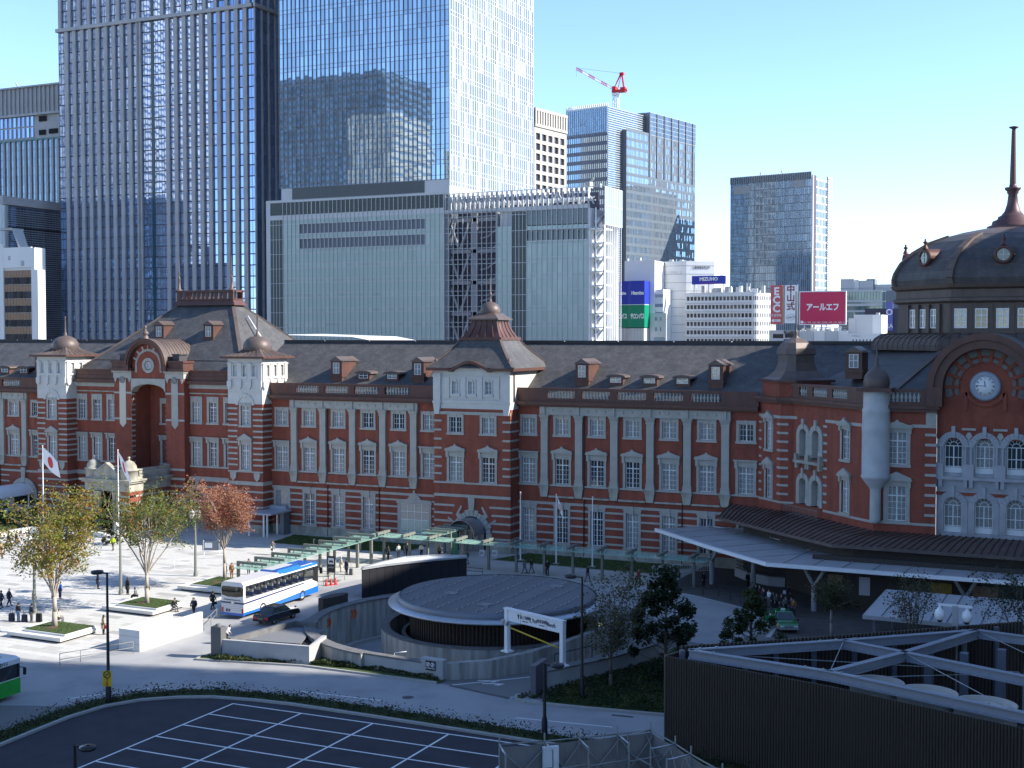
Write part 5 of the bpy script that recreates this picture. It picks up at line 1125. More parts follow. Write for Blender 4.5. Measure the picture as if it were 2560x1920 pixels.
for j in range(6):
    z = 39.0 - j * 3.35
    for k in range(9): F.part('spandrel', MB().box(.03, .93, -.05, .1, 0, 1.6), M_brown, 9.65 + k * .99, 0, z + .55); F.part('window', MB().box(.06, .93, .0, .05, -1.1, .5), G_dark, 9.65 + k * .99, 0, z)
F.part('roof_hood', MB().box(8, 12, 0, 4, 50.8, 51.3).bar((12, 2, 51), (14, 2, 46.5), 3, .3), M_roofg); F.part('roof_vent', MB().box(15.5, 16.3, -.4, 0, 42.2, 43.4).box(11.3, 12.0, -.3, 0, 43.6, 44.6), M_roofg)

# grid fronted tower, stepped blue tower with crane, right-hand tower
T = thing('grid_tower', 'cream tower with a square window grid half hidden behind the glass tower', 'tower', (-194.2, 430, 0), radians(-9)); core(T, -20, -1.2, .2, 22.5, 108.5, M_bld)
F = Face(T, 0, 0, pi / 2); cream = mat('cream precast', (.44, .41, .37), .7, noise=.05)
hs = [(1.0 + 4.2 * i + .0, 1.0 + 4.2 * i + 3.0, 60 + 3.75 * j, 62.5 + 3.75 * j) for i in range(5) for j in range(11)]
F.part('wall', wall_mb(0, 22.3, 24, 102.8, hs, .8), cream)
for a, b_, c, d in hs: F.part('window', MB().box(a, b_, .7, .75, c, d), G_dark)
for k in range(13): F.part('crown_rib', MB().box(-.45, .45, -.5, .1, 103, 108), cream, .6 + k * 1.75)
F.part('crown', MB().box(0, 22.3, .1, .4, 102.8, 108), mat('brown recess', (.14, .10, .09), .7)); F.part('coping', MB().box(0, 22.3, -.6, .4, 108, 109), cream); F.part('belt_course', MB().box(0, 22.3, -.5, .1, 102.2, 103.2), cream)
T = thing('stepped_tower', 'blue glass tower with stepped corner below the red crane', 'tower', (-181, 470, 0), radians(-11.5)); core(T, -19.2, 0, .2, 65, 106, M_fin2); core(T, -19, -.2, 1, 22, 115); core(T, -19, .2, 27, 65, 116)
F = Face(T, -19.3, 0, 0); curtain(F, 0, 19.3, 20, 104.3, 21, 24, G_blue, 90, (78, 105), (M_fin2, .18, .2, 21), (mat('slate blue spandrel', (.12, .15, .22), .5), 1.5, .06, (0,)))
curtain(F, 0, 19.3, 104.4, 115, 21, 6, G_grey, 0, (0, 1), (M_fin, .12, .25, 21), (M_fin, .08, .05, (0,)))
for k in range(22): F.part('parapet_fin', MB().box(-.25, .25, -.2, .2, 114.4, 116.2), M_finw, k * .92)
F = Face(T, .05, 0, pi / 2); curtain(F, 0, 27.5, 20, 114.6, 26, 27, G_grey, 0, (0, 1), (M_fin, .08, .05, 13), (M_fin, .35, .3, (0, .9, 1.8, 2.6)))
F5 = Face(T, 2.5, 0, pi / 2); core(T, 0, 2.4, 10, 65.8, 106.9); curtain(F5, 10, 65.8, 20, 106.9, 56, 25, G_blue, 90, (78, 107), (M_fin2, .14, .1, 56), (mat('dim spandrel', (.12, .15, .18), .5), 1.2, .05, (0,)))
F6 = Face(T, 2.55, 0, pi / 2); curtain(F6, 27.5, 65.8, 107, 116, 38, 5, G_grey, 0, (0, 1), (M_fin2, .12, .12, 38), (M_fin, .2, .1, (0,))); core(T, 0, 2.5, 27.5, 65.8, 116)
for k in range(7): F6.part('dark_pier', MB().box(-.25, .25, -.35, 0, 90, 116), M_fin2, 27.5 + k * 6)
T = thing('tower_crane', 'red and white luffing crane standing on the roof of the stepped blue tower', 'crane', (-181.3, 480, 115.5))
b = MB()
for sx in (-.9, .9):
    for sy in (-.9, .9): b.bar((sx, sy, 0), (sx, sy, 6.5), .3, .3)
for k in range(4):
    for s in (-.9, .9): b.bar((-.9, s, k * 1.6), (.9, s, k * 1.6 + 1.6), .18, .18); b.bar((s, -.9, k * 1.6 + 1.6), (s, .9, k * 1.6), .18, .18)
b.box(-1.3, 1.3, -1.3, 1.3, 5.2, 6.0); b.obj('mast', M_wht, T)
MB().box(-1.4, 4.2, -1.2, 1.2, 6.2, 7.2).box(-1.2, .2, -1.3, 1.3, 7.2, 8.6).box(2.2, 4.2, -1.3, 1.3, 6.6, 8.0).obj('slewing_deck', M_red, T)
MB().bar((-.8, 0, 8), (2.1, .5, 13.6), .25, .25).bar((-.8, 0, 8), (2.1, -.5, 13.6), .25, .25).bar((3.4, .5, 7.4), (2.4, .5, 13.6), .3, .3).bar((3.4, -.5, 7.4), (2.4, -.5, 13.6), .3, .3).bar((.6, 0, 7), (2.3, 0, 13.4), .2, .2).box(1.7, 3.3, -.8, .8, 13.0, 13.9).obj('a_frame', M_red, T)
M_crw = mat('crane white', (.75, .72, .72), .5); p0, p1 = Vector((-1.0, 0, 7.8)), Vector((-17.0, 0, 17.2))
for k in range(6):
    a, c = p0.lerp(p1, k / 6), p0.lerp(p1, (k + 1) / 6); q = MB()
    for dy, dz in ((-.5, -.5), (.5, -.5), (0, .5)): q.bar(a + Vector((0, dy, dz)), c + Vector((0, dy, dz)), .2, .2)
    for j in range(4): q.bar(a.lerp(c, j / 4) + Vector((0, -.5, -.5)), a.lerp(c, (j + 1) / 4) + Vector((0, 0, .5)), .14, .14); q.bar(a.lerp(c, j / 4) + Vector((0, 0, .5)), a.lerp(c, (j + 1) / 4) + Vector((0, .5, -.5)), .14, .14)
    q.obj('jib_section', M_red if k % 2 else M_crw, T)
MB().tube((2.4, 0, 13.6), (-16.5, 0, 17.4), .06, .06, 4).tube((-17, 0, 17.2), (-17, 0, 14), .05, .05, 4).obj('cable', M_fin2, T)
T = thing('slatted_tower', 'dark blue slatted glass tower standing alone in the sky right of the crane', 'tower', (-112.3, 520, 0), radians(-11)); core(T, -35.7, 0, .3, 21, 88.5); F = Face(T, -36, 0, 0)
curtain(F, 0, 36, 20, 88.7, 40, 22, G_jb, 150, (44, 89), (M_fin, .09, .12, 40), (M_fin2, .25, .05, (0,)))
F.part('crown_glass', MB().box(0, 36, -.1, .1, 88.7, 91.6), mat_glass('thin crown glass', (.10, .15, .2), .1, 1.6, .2, 0)); 
for k in range(37): F.part('crown_fin', MB().box(-.06, .06, -.5, .1, 88.7, 91.9), M_fin, k)
F.part('plant_panel', MB().box(1.5, 9, -.15, 0, 84.5, 87.8).box(28.5, 33, -.15, 0, 85.5, 88.6), M_roofg)
F7 = Face(T, .05, 0, pi / 2); F7.part('dark_shaft', MB().box(.2, 3.4, -.5, .1, 20, 90.2), mat('plum brown cladding', (.09, .06, .075), .5)); F7.part('white_edge', MB().box(0, .5, -.6, .1, 20, 90), M_finw)
curtain(F7, 3.4, 15.5, 20, 88.8, 10, 22, G_blind, 0, (0, 1), (M_finw, .08, .1, 4), (M_finw, .5, .08, (0,))); F7.part('fin_shaft', MB().box(15.5, 20, -.4, .1, 20, 91), M_bldg)
for k in range(70): F7.part('shaft_slat', MB().box(15.4, 20.2, -.6, -.4, -.2, .2), M_fin, 0, 0, 21 + k)
for x in (-23, -13.5): MB().bar((x, 4, 89), (x - 1.5, 4, 93.5), .4, .4).obj('roof_davit', M_roofg, T)

# ---- low white blocks along the far street with their signs
def punched(F, u0, u1, z0, z1, wins, m, depth=.25, pane=None):
    F.part('wall', wall_mb(u0, u1, z0, z1, wins, depth), m)
    for a, c, d, e in wins: F.part('window', MB().box(a, c, depth - .06, depth - .02, d, e), pane or G_dark)
T = thing('stepped_white_block', 'white stepped block behind the blue and green sign tower', 'office block', (-112, 303, 0)); core(T, 0, 7.9, .4, 10, 44.3, M_bld); core(T, 7.5, 10, .5, 8, 37.2, M_bld); core(T, 5, 11, -.1, .3, 31.3, M_bldg, 'annex')
F = Face(T); F.part('wall', MB().box(0, 7.95, 0, .4, 24, 44.4), M_bld)
for z in (35.2, 32.8, 30.8): F.part('window', MB().box(7.5, 10.05, .4, .48, z, z + .75), G_blind)
F8 = Face(T, 0, -.5, 0); punched(F8, 7, 11, 20, 31.2, [(8.2, 8.9, 29.4, 30.3), (9.5, 9.9, 29.4, 30.3), (8.2, 8.9, 26.8, 27.8), (9.5, 9.9, 26.8, 27.8), (7.4, 10.8, 24.3, 25.3)], M_bldg, .25, G_grey)
F.part('roof_rail', MB().box(.3, .8, 0, 1, 44.4, 45).box(3, 3.8, 1, 2, 44.4, 45.2), M_roofg)
T = thing('sign_tower', 'blue over green advertising box with white lettering on a glazed corner block', 'sign', (-112.2, 299, 0))
bl, gn = mat('sign blue', (.02, .04, .36), .35, noise=.04), mat('sign green', (.0, .22, .12), .35, noise=.04)
SP = [(0, 0.6), (2.3, 0.6), (3.3, 0.0), (6.9, 0.0), (6.9, 5), (0, 5)]
MB().prism(SP, 33.4, 39.2).obj('blue_panel', bl, T); MB().prism(SP, 27.7, 33.3).obj('green_panel', gn, T); MB().prism(SP, 33.3, 33.42).obj('divider', M_wht, T)
MB().prism([(x * .98, y + .1) for x, y in SP], 22, 27.5).obj('glazed_corner', M_bldg, T)
for k in range(9): MB().box(-.05, .05, -.05, .02, 22, 27.5).obj('mullion', M_fin, T, (.3 + k * .8, .12 if k > 3 else .65, 0))
lettering('Hisamitsu', M_ltr_w, T, (5.1, -.03, 36.2), 1.2, bold=.05, sx=.68); lettering('サロンパス', M_ltr_w, T, (5.1, -.03, 30.4), 1.5, bold=.07, sx=.49)
lettering('mitsu', M_ltr_w, T, (1.1, .57, 36.2), 1.1, bold=.05, sx=.66); lettering('ンパス', M_ltr_w, T, (1.1, .57, 30.4), 1.5, bold=.07, sx=.49)
T = thing('round_corner_block', 'tall white windowless block with rounded left corner and grey roof letters', 'office block', (-104.4, 310, 0))
rp = [(1.6 - 1.6 * cos(t), 1.6 - 1.6 * sin(t)) for t in [pi / 2 * k / 8 for k in range(9)]] + [(6.25, 0), (12.5, 3.5), (12.5, 14), (0, 14)]
MB().prism(rp, 20, 44.4).obj('wall', M_bld, T)
for k in range(10): MB().prism([(x * 1.0 + (-.02 if x < 1 else .02), y - .03) for x, y in rp], 0, .07).obj('joint', M_fin2, T, (0, 0, 24.3 + 2.1 * k))
lettering('八重洲ビル', mat('grey lettering', (.5, .5, .5), .5), T, (3.3, -.02, 41.5), 1.0, sx=.8); lettering('三菱商事証券口座', M_ltr_k, T, (9.6, 1.75, 42.8), .8, rz=atan2(3.5, 6.25), sx=.7)
MB().box(1, 2, 2, 3, 44.4, 45).box(4, 4.6, 2, 3, 44.4, 44.9).obj('roof_plant', M_roofg, T)
T = thing('curved_window_block', 'white bank block with six bands of small square windows and a rounded right corner', 'office block', (-98, 309, 0)); F = Face(T)
core(T, 0, 17.5, .4, 12, 36.2, M_bld); ws = [(.35 + .93 * i, 1.05 + .93 * i, 34.4 - 2.1 * j, 35.4 - 2.1 * j) for i in range(18) for j in range(6)]
punched(F, 0, 17.1, 22, 36.4, ws, M_bld)
prevp = None
cpts = [(17.1 + 1.8 * sin(t), 1.8 - 1.8 * cos(t)) for t in [pi / 3 * k / 4 for k in range(5)]] + [(21.6, 5.2)]
for (a, c) in zip(cpts, cpts[1:]):
    Fq = Face(T, a[0], a[1], atan2(c[1] - a[1], c[0] - a[0])); L = sqrt((c[0] - a[0]) ** 2 + (c[1] - a[1]) ** 2); n = max(1, round(L / .55)); punched(Fq, 0, L, 22, 36.2, [(L * (i + .22) / n, L * (i + .8) / n, 34.4 - 2.1 * j, 35.4 - 2.1 * j) for i in range(n) for j in range(6)], M_bld)
MB().prism(cpts + [(21, 12), (17, 12)], 36.0, 36.2).obj('roof', M_bld, T)
for j in range(6): F.part('ledge', MB().box(0, 17.1, -.12, 0, -.08, .08), M_bldg, 0, 0, 33.75 - 2.1 * j)
for k in range(16): MB().box(0, RND.uniform(.5, 1.6), 0, 1, 0, RND.uniform(.5, 2.0)).obj('roof_plant', RND.choice([M_roofg, M_bld, M_bldg]), T, (1.5 + k * 1.15, RND.uniform(1, 5), 36.2))
for x in (15.4, 16.2, 1.2, 2.6, 4.8): MB().tube((0, 0, 36.2), (0, 0, 38.6), .06, .05, 5).obj('roof_mast', M_wht, T, (x, 1, 0))
T = thing('blue_bank_sign', 'blue rooftop sign with white capital letters over the curved window block', 'sign', (-95.9, 307.5, 38.4)); MB().box(0, 8.6, 0, .4, 0, 2.1).obj('panel', bl, T); MB().box(2.3, 6.2, -.02, 0, .25, .32).obj('underline', M_red, T)
lettering('MIZUHO', M_ltr_w, T, (4.3, -.03, 1.25), 1.2, bold=.04); MB().box(.5, .7, .1, .3, -2.2, 0).box(7.9, 8.1, .1, .3, -2.2, 0).box(4.2, 4.4, .1, .3, -2.2, 0).obj('post', M_roofg, T)
pk = mat('faded pink red sign', (.50, .10, .11), .4, noise=.05)
T = thing('pink_school_sign', 'narrow pink upright sign with three big white letters left of the white upright sign', 'sign', (-73.75, 298, 28.4)); MB().box(0, 2.75, 0, .7, 0, 9.1).obj('panel', pk, T); MB().box(2.75, 2.95, .05, .65, 0, 9.0).obj('side', mat('orange sign side', (.55, .25, .1), .5), T)
for c, z in (('E', 7.6), ('C', 5.6), ('C', 3.6)): lettering(c, M_ltr_w, T, (1.4, -.02, z), 2.5, bold=.09)
lettering('外語学院', M_ltr_w, T, (1.38, -.02, 2.0), .72, sx=.85); MB().xprism([(.25, .85), (.75, 1.35), (.75, 1.12), (2.4, 1.12), (2.4, .6), (.75, .6), (.75, .35)], -.03, 0).obj('arrow', M_ltr_w, T); lettering('駅前すぐ', pk, T, (1.6, -.04, .86), .36)
T = thing('white_brush_sign', 'white upright sign with three dark red brush characters beside the red billboard', 'sign', (-70.5, 298, 28.5)); MB().box(0, 3.05, 0, .7, 0, 9.1).obj('frame', M_fin2, T); MB().box(.12, 2.93, -.03, 0, .12, 8.98).obj('panel', M_wht, T)
mr = mat('dark red lettering', (.17, .01, .04), .5)
for c, z in (('中', 7.9), ('山', 5.9), ('式', 3.9)): lettering(c, mr, T, (1.52, -.045, z), 2.0, bold=.05)
el = MB()
for cx, cz, a in ((1.4, 1.7, .5), (1.7, 1.3, .5)): el.path([(cx + 1.0 * cos(t) * cos(a) - .4 * sin(t) * sin(a), -.05, cz + 1.0 * cos(t) * sin(a) * .6 + .4 * sin(t)) for t in [2 * pi * k / 20 for k in range(21)]], .04, 4)
el.obj('loop_emblem', M_fin2, T); lettering('magico', M_fin2, T, (1.5, -.05, 1.5), .5)
T = thing('red_billboard', 'big crimson rooftop billboard with white katakana lettering', 'billboard', (-67.0, 298, 28.2)); MB().box(0, 10.75, 0, .5, 0, 7.8).obj('frame', M_wht, T); MB().box(.2, 10.55, -.04, 0, .2, 7.6).obj('panel', mat('crimson sign', (.52, .012, .075), .35, noise=.03), T)
lettering('アールエフ', M_ltr_w, T, (5.4, -.06, 4.0), 1.85, bold=.07, sx=.82); lettering('仙台／東京／大阪／横浜／名古屋／大阪／広島／福岡／金沢', M_ltr_w, T, (5.9, -.06, .55), .38, sx=.98); MB().box(.35, .95, -.06, -.04, .35, .95).obj('corner_mark', M_ltr_w, T)
MB().box(1, 1.3, .1, .4, -1.4, 0).box(5, 5.3, .1, .4, -1.4, 0).box(9, 9.3, .1, .4, -1.4, 0).obj('post', M_roofg, T)
T = thing('low_sign_block', 'low pale block with two dark name plates under the pink and white signs', 'office block', (-74.4, 299.5, 0)); F = Face(T); core(T, 0, 7.0, .4, 10, 26.9, M_bldg)
punched(F, 0, 6.9, 20, 27.0, [(.9, 3.4, 25.1, 26.1), (3.7, 6.3, 25.2, 26.2), (.9, 3.4, 22.9, 23.7), (3.7, 6.3, 22.9, 23.7)], M_bldg)
for z, t in ((26.55, '八重洲サービス'), (24.55, 'ウィークリーセンター')): F.part('name_plate', MB().box(3.5, 6.6, -.08, 0, -.32, .32), M_ltr_k, 0, 0, z); lettering(t, M_ltr_w, T, (5.05, -.1, z), .42, sx=.9 if len(t) < 9 else .65)
T = thing('panelled_block', 'low grey panelled block under the red billboard', 'office block', (-67.3, 299.2, 0)); core(T, 0, 11.2, .2, 10, 26.8, M_bldg); F = Face(T)
for k, (u0, u1, m) in enumerate(((.1, 3.4, M_bldg), (3.5, 6.0, M_bld), (6.1, 9.0, M_bldg), (9.1, 11.1, M_bld))):
    for j in range(2): F.part('panel', MB().box(u0, u1, -.06, .1, 20 + j * 3.6, 23.5 + j * 3.3), m)
for k in range(10): MB().box(0, RND.uniform(.4, 1.2), 0, .8, 0, RND.uniform(.4, 1.2)).obj('roof_plant', RND.choice([M_roofg, M_bld]), T, (.3 + k * 1.08, .5 + RND.random(), 26.8))
MB().path([(0, -.1, 27.6), (11, -.1, 27.6)], .04, 4).obj('roof_rail', M_roofg, T)
T = thing('white_stair_block', 'plain white roof block right of the red billboard', 'office block', (-56.2, 301, 0)); core(T, 1.2, 7.4, 0, 8, 30.5, M_bld, 'wall'); core(T, 0, 1.6, -.3, 6, 29.7, M_bldg, 'annex'); core(T, 1.3, 5.3, -.1, 0, 30.4, M_bldg, 'panel'); MB().box(-.2, .6, -.4, -.3, 24.4, 25.5).obj('window', G_dark, T); MB().box(5.8, 6.5, 2, 3, 30.5, 31).obj('roof_plant', M_roofg, T)
T = thing('louvred_white_block', 'low white block with small dark slots at the foot of the dome roof', 'office block', (-54.5, 290, 0)); core(T, 0, 9, 0, 8, 26.2, M_bld, 'wall')
for k in range(8): MB().box(0, .28, -.05, 0, 23.9, 24.9).obj('slot', M_fin2, T, (1.2 + k * .75, 0, 0))
lettering('ＴＯＫＡ', M_fin2, T, (1.9, -.03, 25.6), .5)
T = thing('glass_terrace_block', 'teal glass block with roof terrace rail left of the dome', 'office block', (-74, 380, 0)); F = Face(T); core(T, 0, 17, .3, 20, 38.6, M_fin2); curtain(F, .6, 12.5, 24, 38.6, 14, 5, mat_glass('teal terrace glass', (.10, .19, .20), .05, 1.8, .3, .01), 60, (20, 40), (M_fin2, .1, .1, 14), (M_bldg, .5, .2, (0,)))
F9 = Face(T, 12.5, 0, .35); curtain(F9, 0, 7, 24, 38.4, 8, 5, MATS['teal terrace glass'], 30, (20, 40), (M_fin, .08, .1, 8), (M_bldg, .3, .1, (0,)))
F.part('ledge', MB().box(-.5, 12.6, -.8, .1, 34.2, 34.9), M_bldg); MB().path([(.2, -.2, 39.4), (12, -.2, 39.4), (17, 1.8, 39.3)], .08, 4).obj('terrace_rail', M_fin2, T)
for (u0, u1, z1, m) in ((0, 3.9, 42.3, M_bldg), (3.9, 5.2, 42.1, M_bld), (5.3, 9.2, 41.8, M_bldg), (7.3, 9.7, 42.2, M_fin2), (9.8, 15, 40.6, M_bldg)): MB().box(u0, u1, 3 + u0 * .1, 8, 38.6, z1).obj('roof_plant', m, T)
T = thing('dark_block', 'dark navy block with an upright blue sign beside the dome', 'office block', (-62, 355, 0)); core(T, 0, 10, 0, 10, 33.0, mat('dark navy cladding', (.035, .035, .06), .5), 'wall')
MB().box(5.6, 7.4, -.4, -.05, 27, 34.6).obj('sign_panel', mat('violet blue sign', (.10, .11, .36), .4), T); lettering('EA', M_ltr_w, T, (6.6, -.43, 28.2), 1.6); MB().lathe([(.55, 0), (.7, .05), (.8, 0)], (0, 0, 0), 16).obj('ring_mark', M_ltr_w, T, (6.5, -.42, 32), rz=0).data.transform(Matrix.Rotation(pi / 2, 4, 'X'))
# platform roof behind the station
T = thing('platform_roof', 'long white platform roof showing over the station ridge', 'canopy', (-150, 200, 0)); MB().add([(6, 0, 25.95), (23, 0, 25.55), (29, 0, 24.6), (29, 16, 24.6), (23, 16, 25.6), (6, 16, 26.1)], [(0, 1, 4, 5), (1, 2, 3, 4)]).box(6, 29, .2, 15, 24.2, 24.5).obj('roof_sheet', M_wht, T)
for k in range(3): MB().box(-.2, .2, 7, 7.4, 0, 24.4).obj('post', M_grey, T, (8 + k * 9, 0, 0))

# ---- buildings on this side of the square: they throw the long shadow and show in the glass
M_shade = mat_ramp('pale stone office', [(0.3, (0.42, 0.41, 0.38)), (0.7, (0.52, 0.50, 0.46))], .8, .1, 4)
def slab_tower(name, label, x0, x1, y0, y1, h, m, fl=4.0, dark=.35):
    T = thing(name, label, 'tower', ((x0 + x1) / 2, (y0 + y1) / 2, 0)); a, c = (x1 - x0) / 2, (y1 - y0) / 2
    MB().box(-a + .4, a - .4, -c + .4, c - .4, 0, h - .5).obj('glass_body', G_grey, T); b = MB()
    n = int(h / fl)
    for k in range(n + 1): b.box(-a, a, -c, c, k * fl, min(h, k * fl + fl * (1 - dark)))
    b.obj('floor_bands', m, T, kind='stuff'); p = MB()
    for k in range(int(2 * a / 3) + 1): p.box(-a + k * 3 - .3, -a + k * 3 + .3, c - .1, c + .3, 0, h)
    p.obj('piers', m, T, kind='stuff'); return T
slab_tower('shading_tower', 'tall office tower standing right of the viewpoint outside the picture', 60, 120, 10, 115.2, 190, M_pier)
slab_tower('shading_block', 'lower stone block on the south side of the square outside the picture', 20, 42, 113.2, 167, 60.5, M_shade)
T_ = slab_tower('low_shading_block', 'low unseen block added outside the picture to fill a gap in the shade', 20, 31, 101, 112.5, 48, M_shade); bpy.data.objects['shading_block'].rotation_euler = (0, 0, -.13); bpy.data.objects['shading_block'].location.x += 1.5  # added block closes the sunlit gap between the two building shadows
slab_tower('stone_tower', 'pale stone tower across the square mirrored in the piered tower', -600, -511, -120, -60, 260, mat('cream stone tower', (.72, .70, .66), .7))
slab_tower('slim_stone_tower', 'slim pale stone tower across the square mirrored in the glass tower', -360, -334, -95, -55, 138, M_shade)
slab_tower('corner_stone_tower', 'low pale stone tower across the square mirrored at the corner of the glass tower', -306, -284, -95, -60, 119, M_shade)
slab_tower('dark_tower', 'dark office tower across the square mirrored in the glass tower', -442, -369, -160, -105, 172, mat('dark tower cladding', (.06, .065, .075), .5), dark=.6)
slab_tower('low_stone_block', 'broad stone block across the square behind the viewpoint', -290, -150, -110, -60, 48, M_shade)
slab_tower('dark_block_far', 'dark block across the square mirrored low in the piered tower', -560, -470, -50, -20, 100, mat('blue grey tower cladding', (.07, .075, .10), .6), dark=.6)
slab_tower('terrace_block', 'stone block under the terrace the picture is taken from', -60, 19, -60, -3, 23, M_shade)
# ------------------------------------------------------------------ parking ramp, round roof, walls
M_slat = mat_ramp('dark brown timber slat', [(0.3, (0.030, 0.020, 0.016)), (0.7, (0.05, 0.034, 0.026))], .7, 2, 5)
M_rime = mat('pale metal rim', (0.42, 0.44, 0.48), .35, .5)
M_dconc = mat_ramp('dark concrete coping', [(0.3, (0.10, 0.10, 0.105)), (0.7, (0.17, 0.17, 0.17))], .85, 1.5, 7)
M_panel = mat_ramp('pale grey wall panel', [(0.3, (0.33, 0.33, 0.33)), (0.7, (0.41, 0.41, 0.41))], .8, .8, 6)
M_planter = mat_ramp('white precast planter', [(0.3, (0.58, 0.58, 0.56)), (0.7, (0.66, 0.66, 0.64))], .75, .8, 6)
RT = thing('parking_ramp', 'round concrete ramp down to the underground car park with curved walls', 'ramp', (RC[0], RC[1], 0))
rl_ = lambda p: (p[0] - RC[0], p[1] - RC[1])
oc = rl_(OC)
MB().arcwall(oc, 12.5, 13.35, radians(75), radians(262), -3.5, 1.15, 44).obj('outer_wall', M_conc, RT)
MB().arcwall(oc, 12.42, 13.42, radians(75), radians(262), 1.15, 1.28, 44).obj('coping', M_dconc, RT)
MB().arcwall((0, 0), 8.6, 9.25, radians(0), radians(359.9), -4.5, 1.2, 56).obj('inner_wall', M_conc, RT)
MB().arcwall((0, 0), 8.55, 9.3, radians(0), radians(359.9), 1.2, 1.3, 56).obj('coping', M_dconc, RT)
MB().arcwall((.5, .2), 7.75, 8.05, radians(0), radians(359.9), -4.5, .75, 56).obj('kerb_wall', M_dconc, RT)
# spiral floor
fl = MB(); A = [radians(20 + 245 * k / 40) for k in range(41)]
zf = lambda t: -1.1 - 1.5 * min(1, max(0, (t - radians(60)) / radians(110)))
fl.strip([(oc[0] + 13.0 * cos(t), oc[1] + 13.0 * sin(t), zf(t)) for t in A], [(7.8 * cos(t), 7.8 * sin(t), zf(t)) for t in A])
fl.obj('ramp_floor', M_asph, RT)
MB().arcwall(oc, 12.0, 12.5, radians(140), radians(262), -2.7, -2.25, 40).obj('ramp_kerb', M_kerb, RT)
fl2 = MB(); fl2.add([rl_(p) + (z,) for p, z in (((-44.4, 82.9), .0), ((-38.7, 81.8), .0), ((-36.5, 87.2), -.35), ((-42.2, 89.5), -.35), ((-33.0, 96), -.9), ((-40.0, 97), -.9), ((-36, 104), -1.1), ((-42, 105), -1.1))], [(0, 1, 2, 3), (3, 2, 4, 5), (5, 4, 6, 7)]); fl2.obj('ramp_floor', M_asph, RT)
MB().prism([rl_(p) for p in ((-62, 86), (-62, 108), (-36, 108), (-36, 86))], -4.6, -4.5).obj('pit_floor', M_dconc, RT)
# straight walls: sign wall, throat walls
def wall_run(name, T, pts, th_, z0, z1, m, cop=None, base=(0, 0)):
    P = [Vector((x - base[0], y - base[1])) for x, y in pts]; L, R = [], []
    for i, p in enumerate(P):
        d = (P[min(i + 1, len(P) - 1)] - P[max(i - 1, 0)]).normalized(); n = Vector((-d.y, d.x)) * th_ / 2; L.append(p + n); R.append(p - n)
    zz = z1 if isinstance(z1, (list, tuple)) else [z1] * len(P); b = MB()
    b.strip([(q.x, q.y, z0) for q in R], [(q.x, q.y, z) for q, z in zip(R, zz)]); b.strip([(q.x, q.y, z) for q, z in zip(L, zz)], [(q.x, q.y, z0) for q in L]); b.strip([(q.x, q.y, z) for q, z in zip(R, zz)], [(q.x, q.y, z) for q, z in zip(L, zz)])
    for i in (0, -1): b.quad((R[i].x, R[i].y, z0), (L[i].x, L[i].y, z0), (L[i].x, L[i].y, zz[i]), (R[i].x, R[i].y, zz[i]))
    o = b.obj(name, m, T)
    if cop:
        c = MB()
        for i in range(len(P) - 1): c.bar((P[i].x, P[i].y, zz[i] + .06), (P[i + 1].x, P[i + 1].y, zz[i + 1] + .06), th_ + .12, .12)
        c.obj('coping', cop, T)
    return o
wall_run('front_wall', RT, [(-58.3, 86.3), (-54.8, 84.75), (-51.5, 84.45), (-47.2, 84.1)], .5, 0, 1.15, M_panel, M_dconc, RC)
wall_run('sign_wall', RT, [(-47.3, 84.15), (-45.3, 84.0)], .6, 0, 1.55, M_panel, None, RC)
wall_run('throat_wall', RT, [(-45.5, 84.2), (-42.6, 86.2), (-40.6, 89.3), (-39.3, 92.5), (-37.9, 97.5), (-38.2, 102)], .55, -1.6, [1.25, 1.35, 1.55, 1.7, 1.9, 1.9], M_conc, None, RC)
wall_run('right_wall', RT, [(-37.75, 84.4), (-36.2, 87.6), (-34.6, 91.0), (-33.0, 96.0), (-33.0, 101)], .7, -.6, [1.35, 1.35, 1.35, 1.35, 2.2], M_panel, M_dconc, RC)
pl_ = MB().box(-.42, .42, -.05, 0, 0, .72).obj('warning_plate', M_ltr_k, RT, (-46.35 - RC[0], 83.72 - RC[1], .72), -.05)
for x in (-.2, .2): MB().lathe([(.12, .01), (.17, .01)], n=20).obj('plate_ring', M_ltr_w, pl_).data.transform(Matrix.Translation((x, -.06, .45)) @ RX); MB().bar((x - .1, -.065, .36), (x + .1, -.065, .54), .02, .03).box(x - .03, x + .03, -.06, -.055, .36, .54).obj('plate_mark', M_ltr_w, pl_)
lettering('歩行者通行禁止', M_ltr_w, pl_, (0, -.056, .16), .12)
MB().tube((-.9, 0, 0), (-.9, 0, 1.35), .03).tube((-.9, 0, 1.35), (.0, .3, 1.5), .03).obj('wall_rail', M_wht, RT, (-49.3 - RC[0], 84.9 - RC[1], 0))
M_or = mat('orange chevron', (.62, .10, .02), .5)
for k, t in enumerate((206, 188.5, 170)):
    t = radians(t); p = (oc[0] + 12.44 * cos(t), oc[1] + 12.44 * sin(t)); b = MB()
    for j in (0, .42): b.xprism([(-.4 + j, -.4), (-.2 + j, -.4), (.02 + j, 0), (-.2 + j, .4), (-.4 + j, .4), (-.18 + j, 0)], -.03, 0)
    b.obj('chevron_sign', M_or, RT, (p[0], p[1], .35), t - pi / 2 + pi if False else t + pi / 2 + pi + (0 if True else 0))
mk = MB()
for x0, x1, y0, y1 in ((-1.2, 1.2, -.06, .06), (-.06, .06, -.8, .8), (-1.0, -.4, .4, .52), (.4, 1.0, -.5, -.4), (.5, .62, -.8, .0)): mk.quad((x0, y0, 0), (x1, y0, 0), (x1, y1, 0), (x0, y1, 0))
mk.obj('road_marking', M_line, RT, (oc[0] + 10.6 * cos(radians(203)), oc[1] + 10.6 * sin(radians(203)), zf(radians(203)) + .02), 1.2)
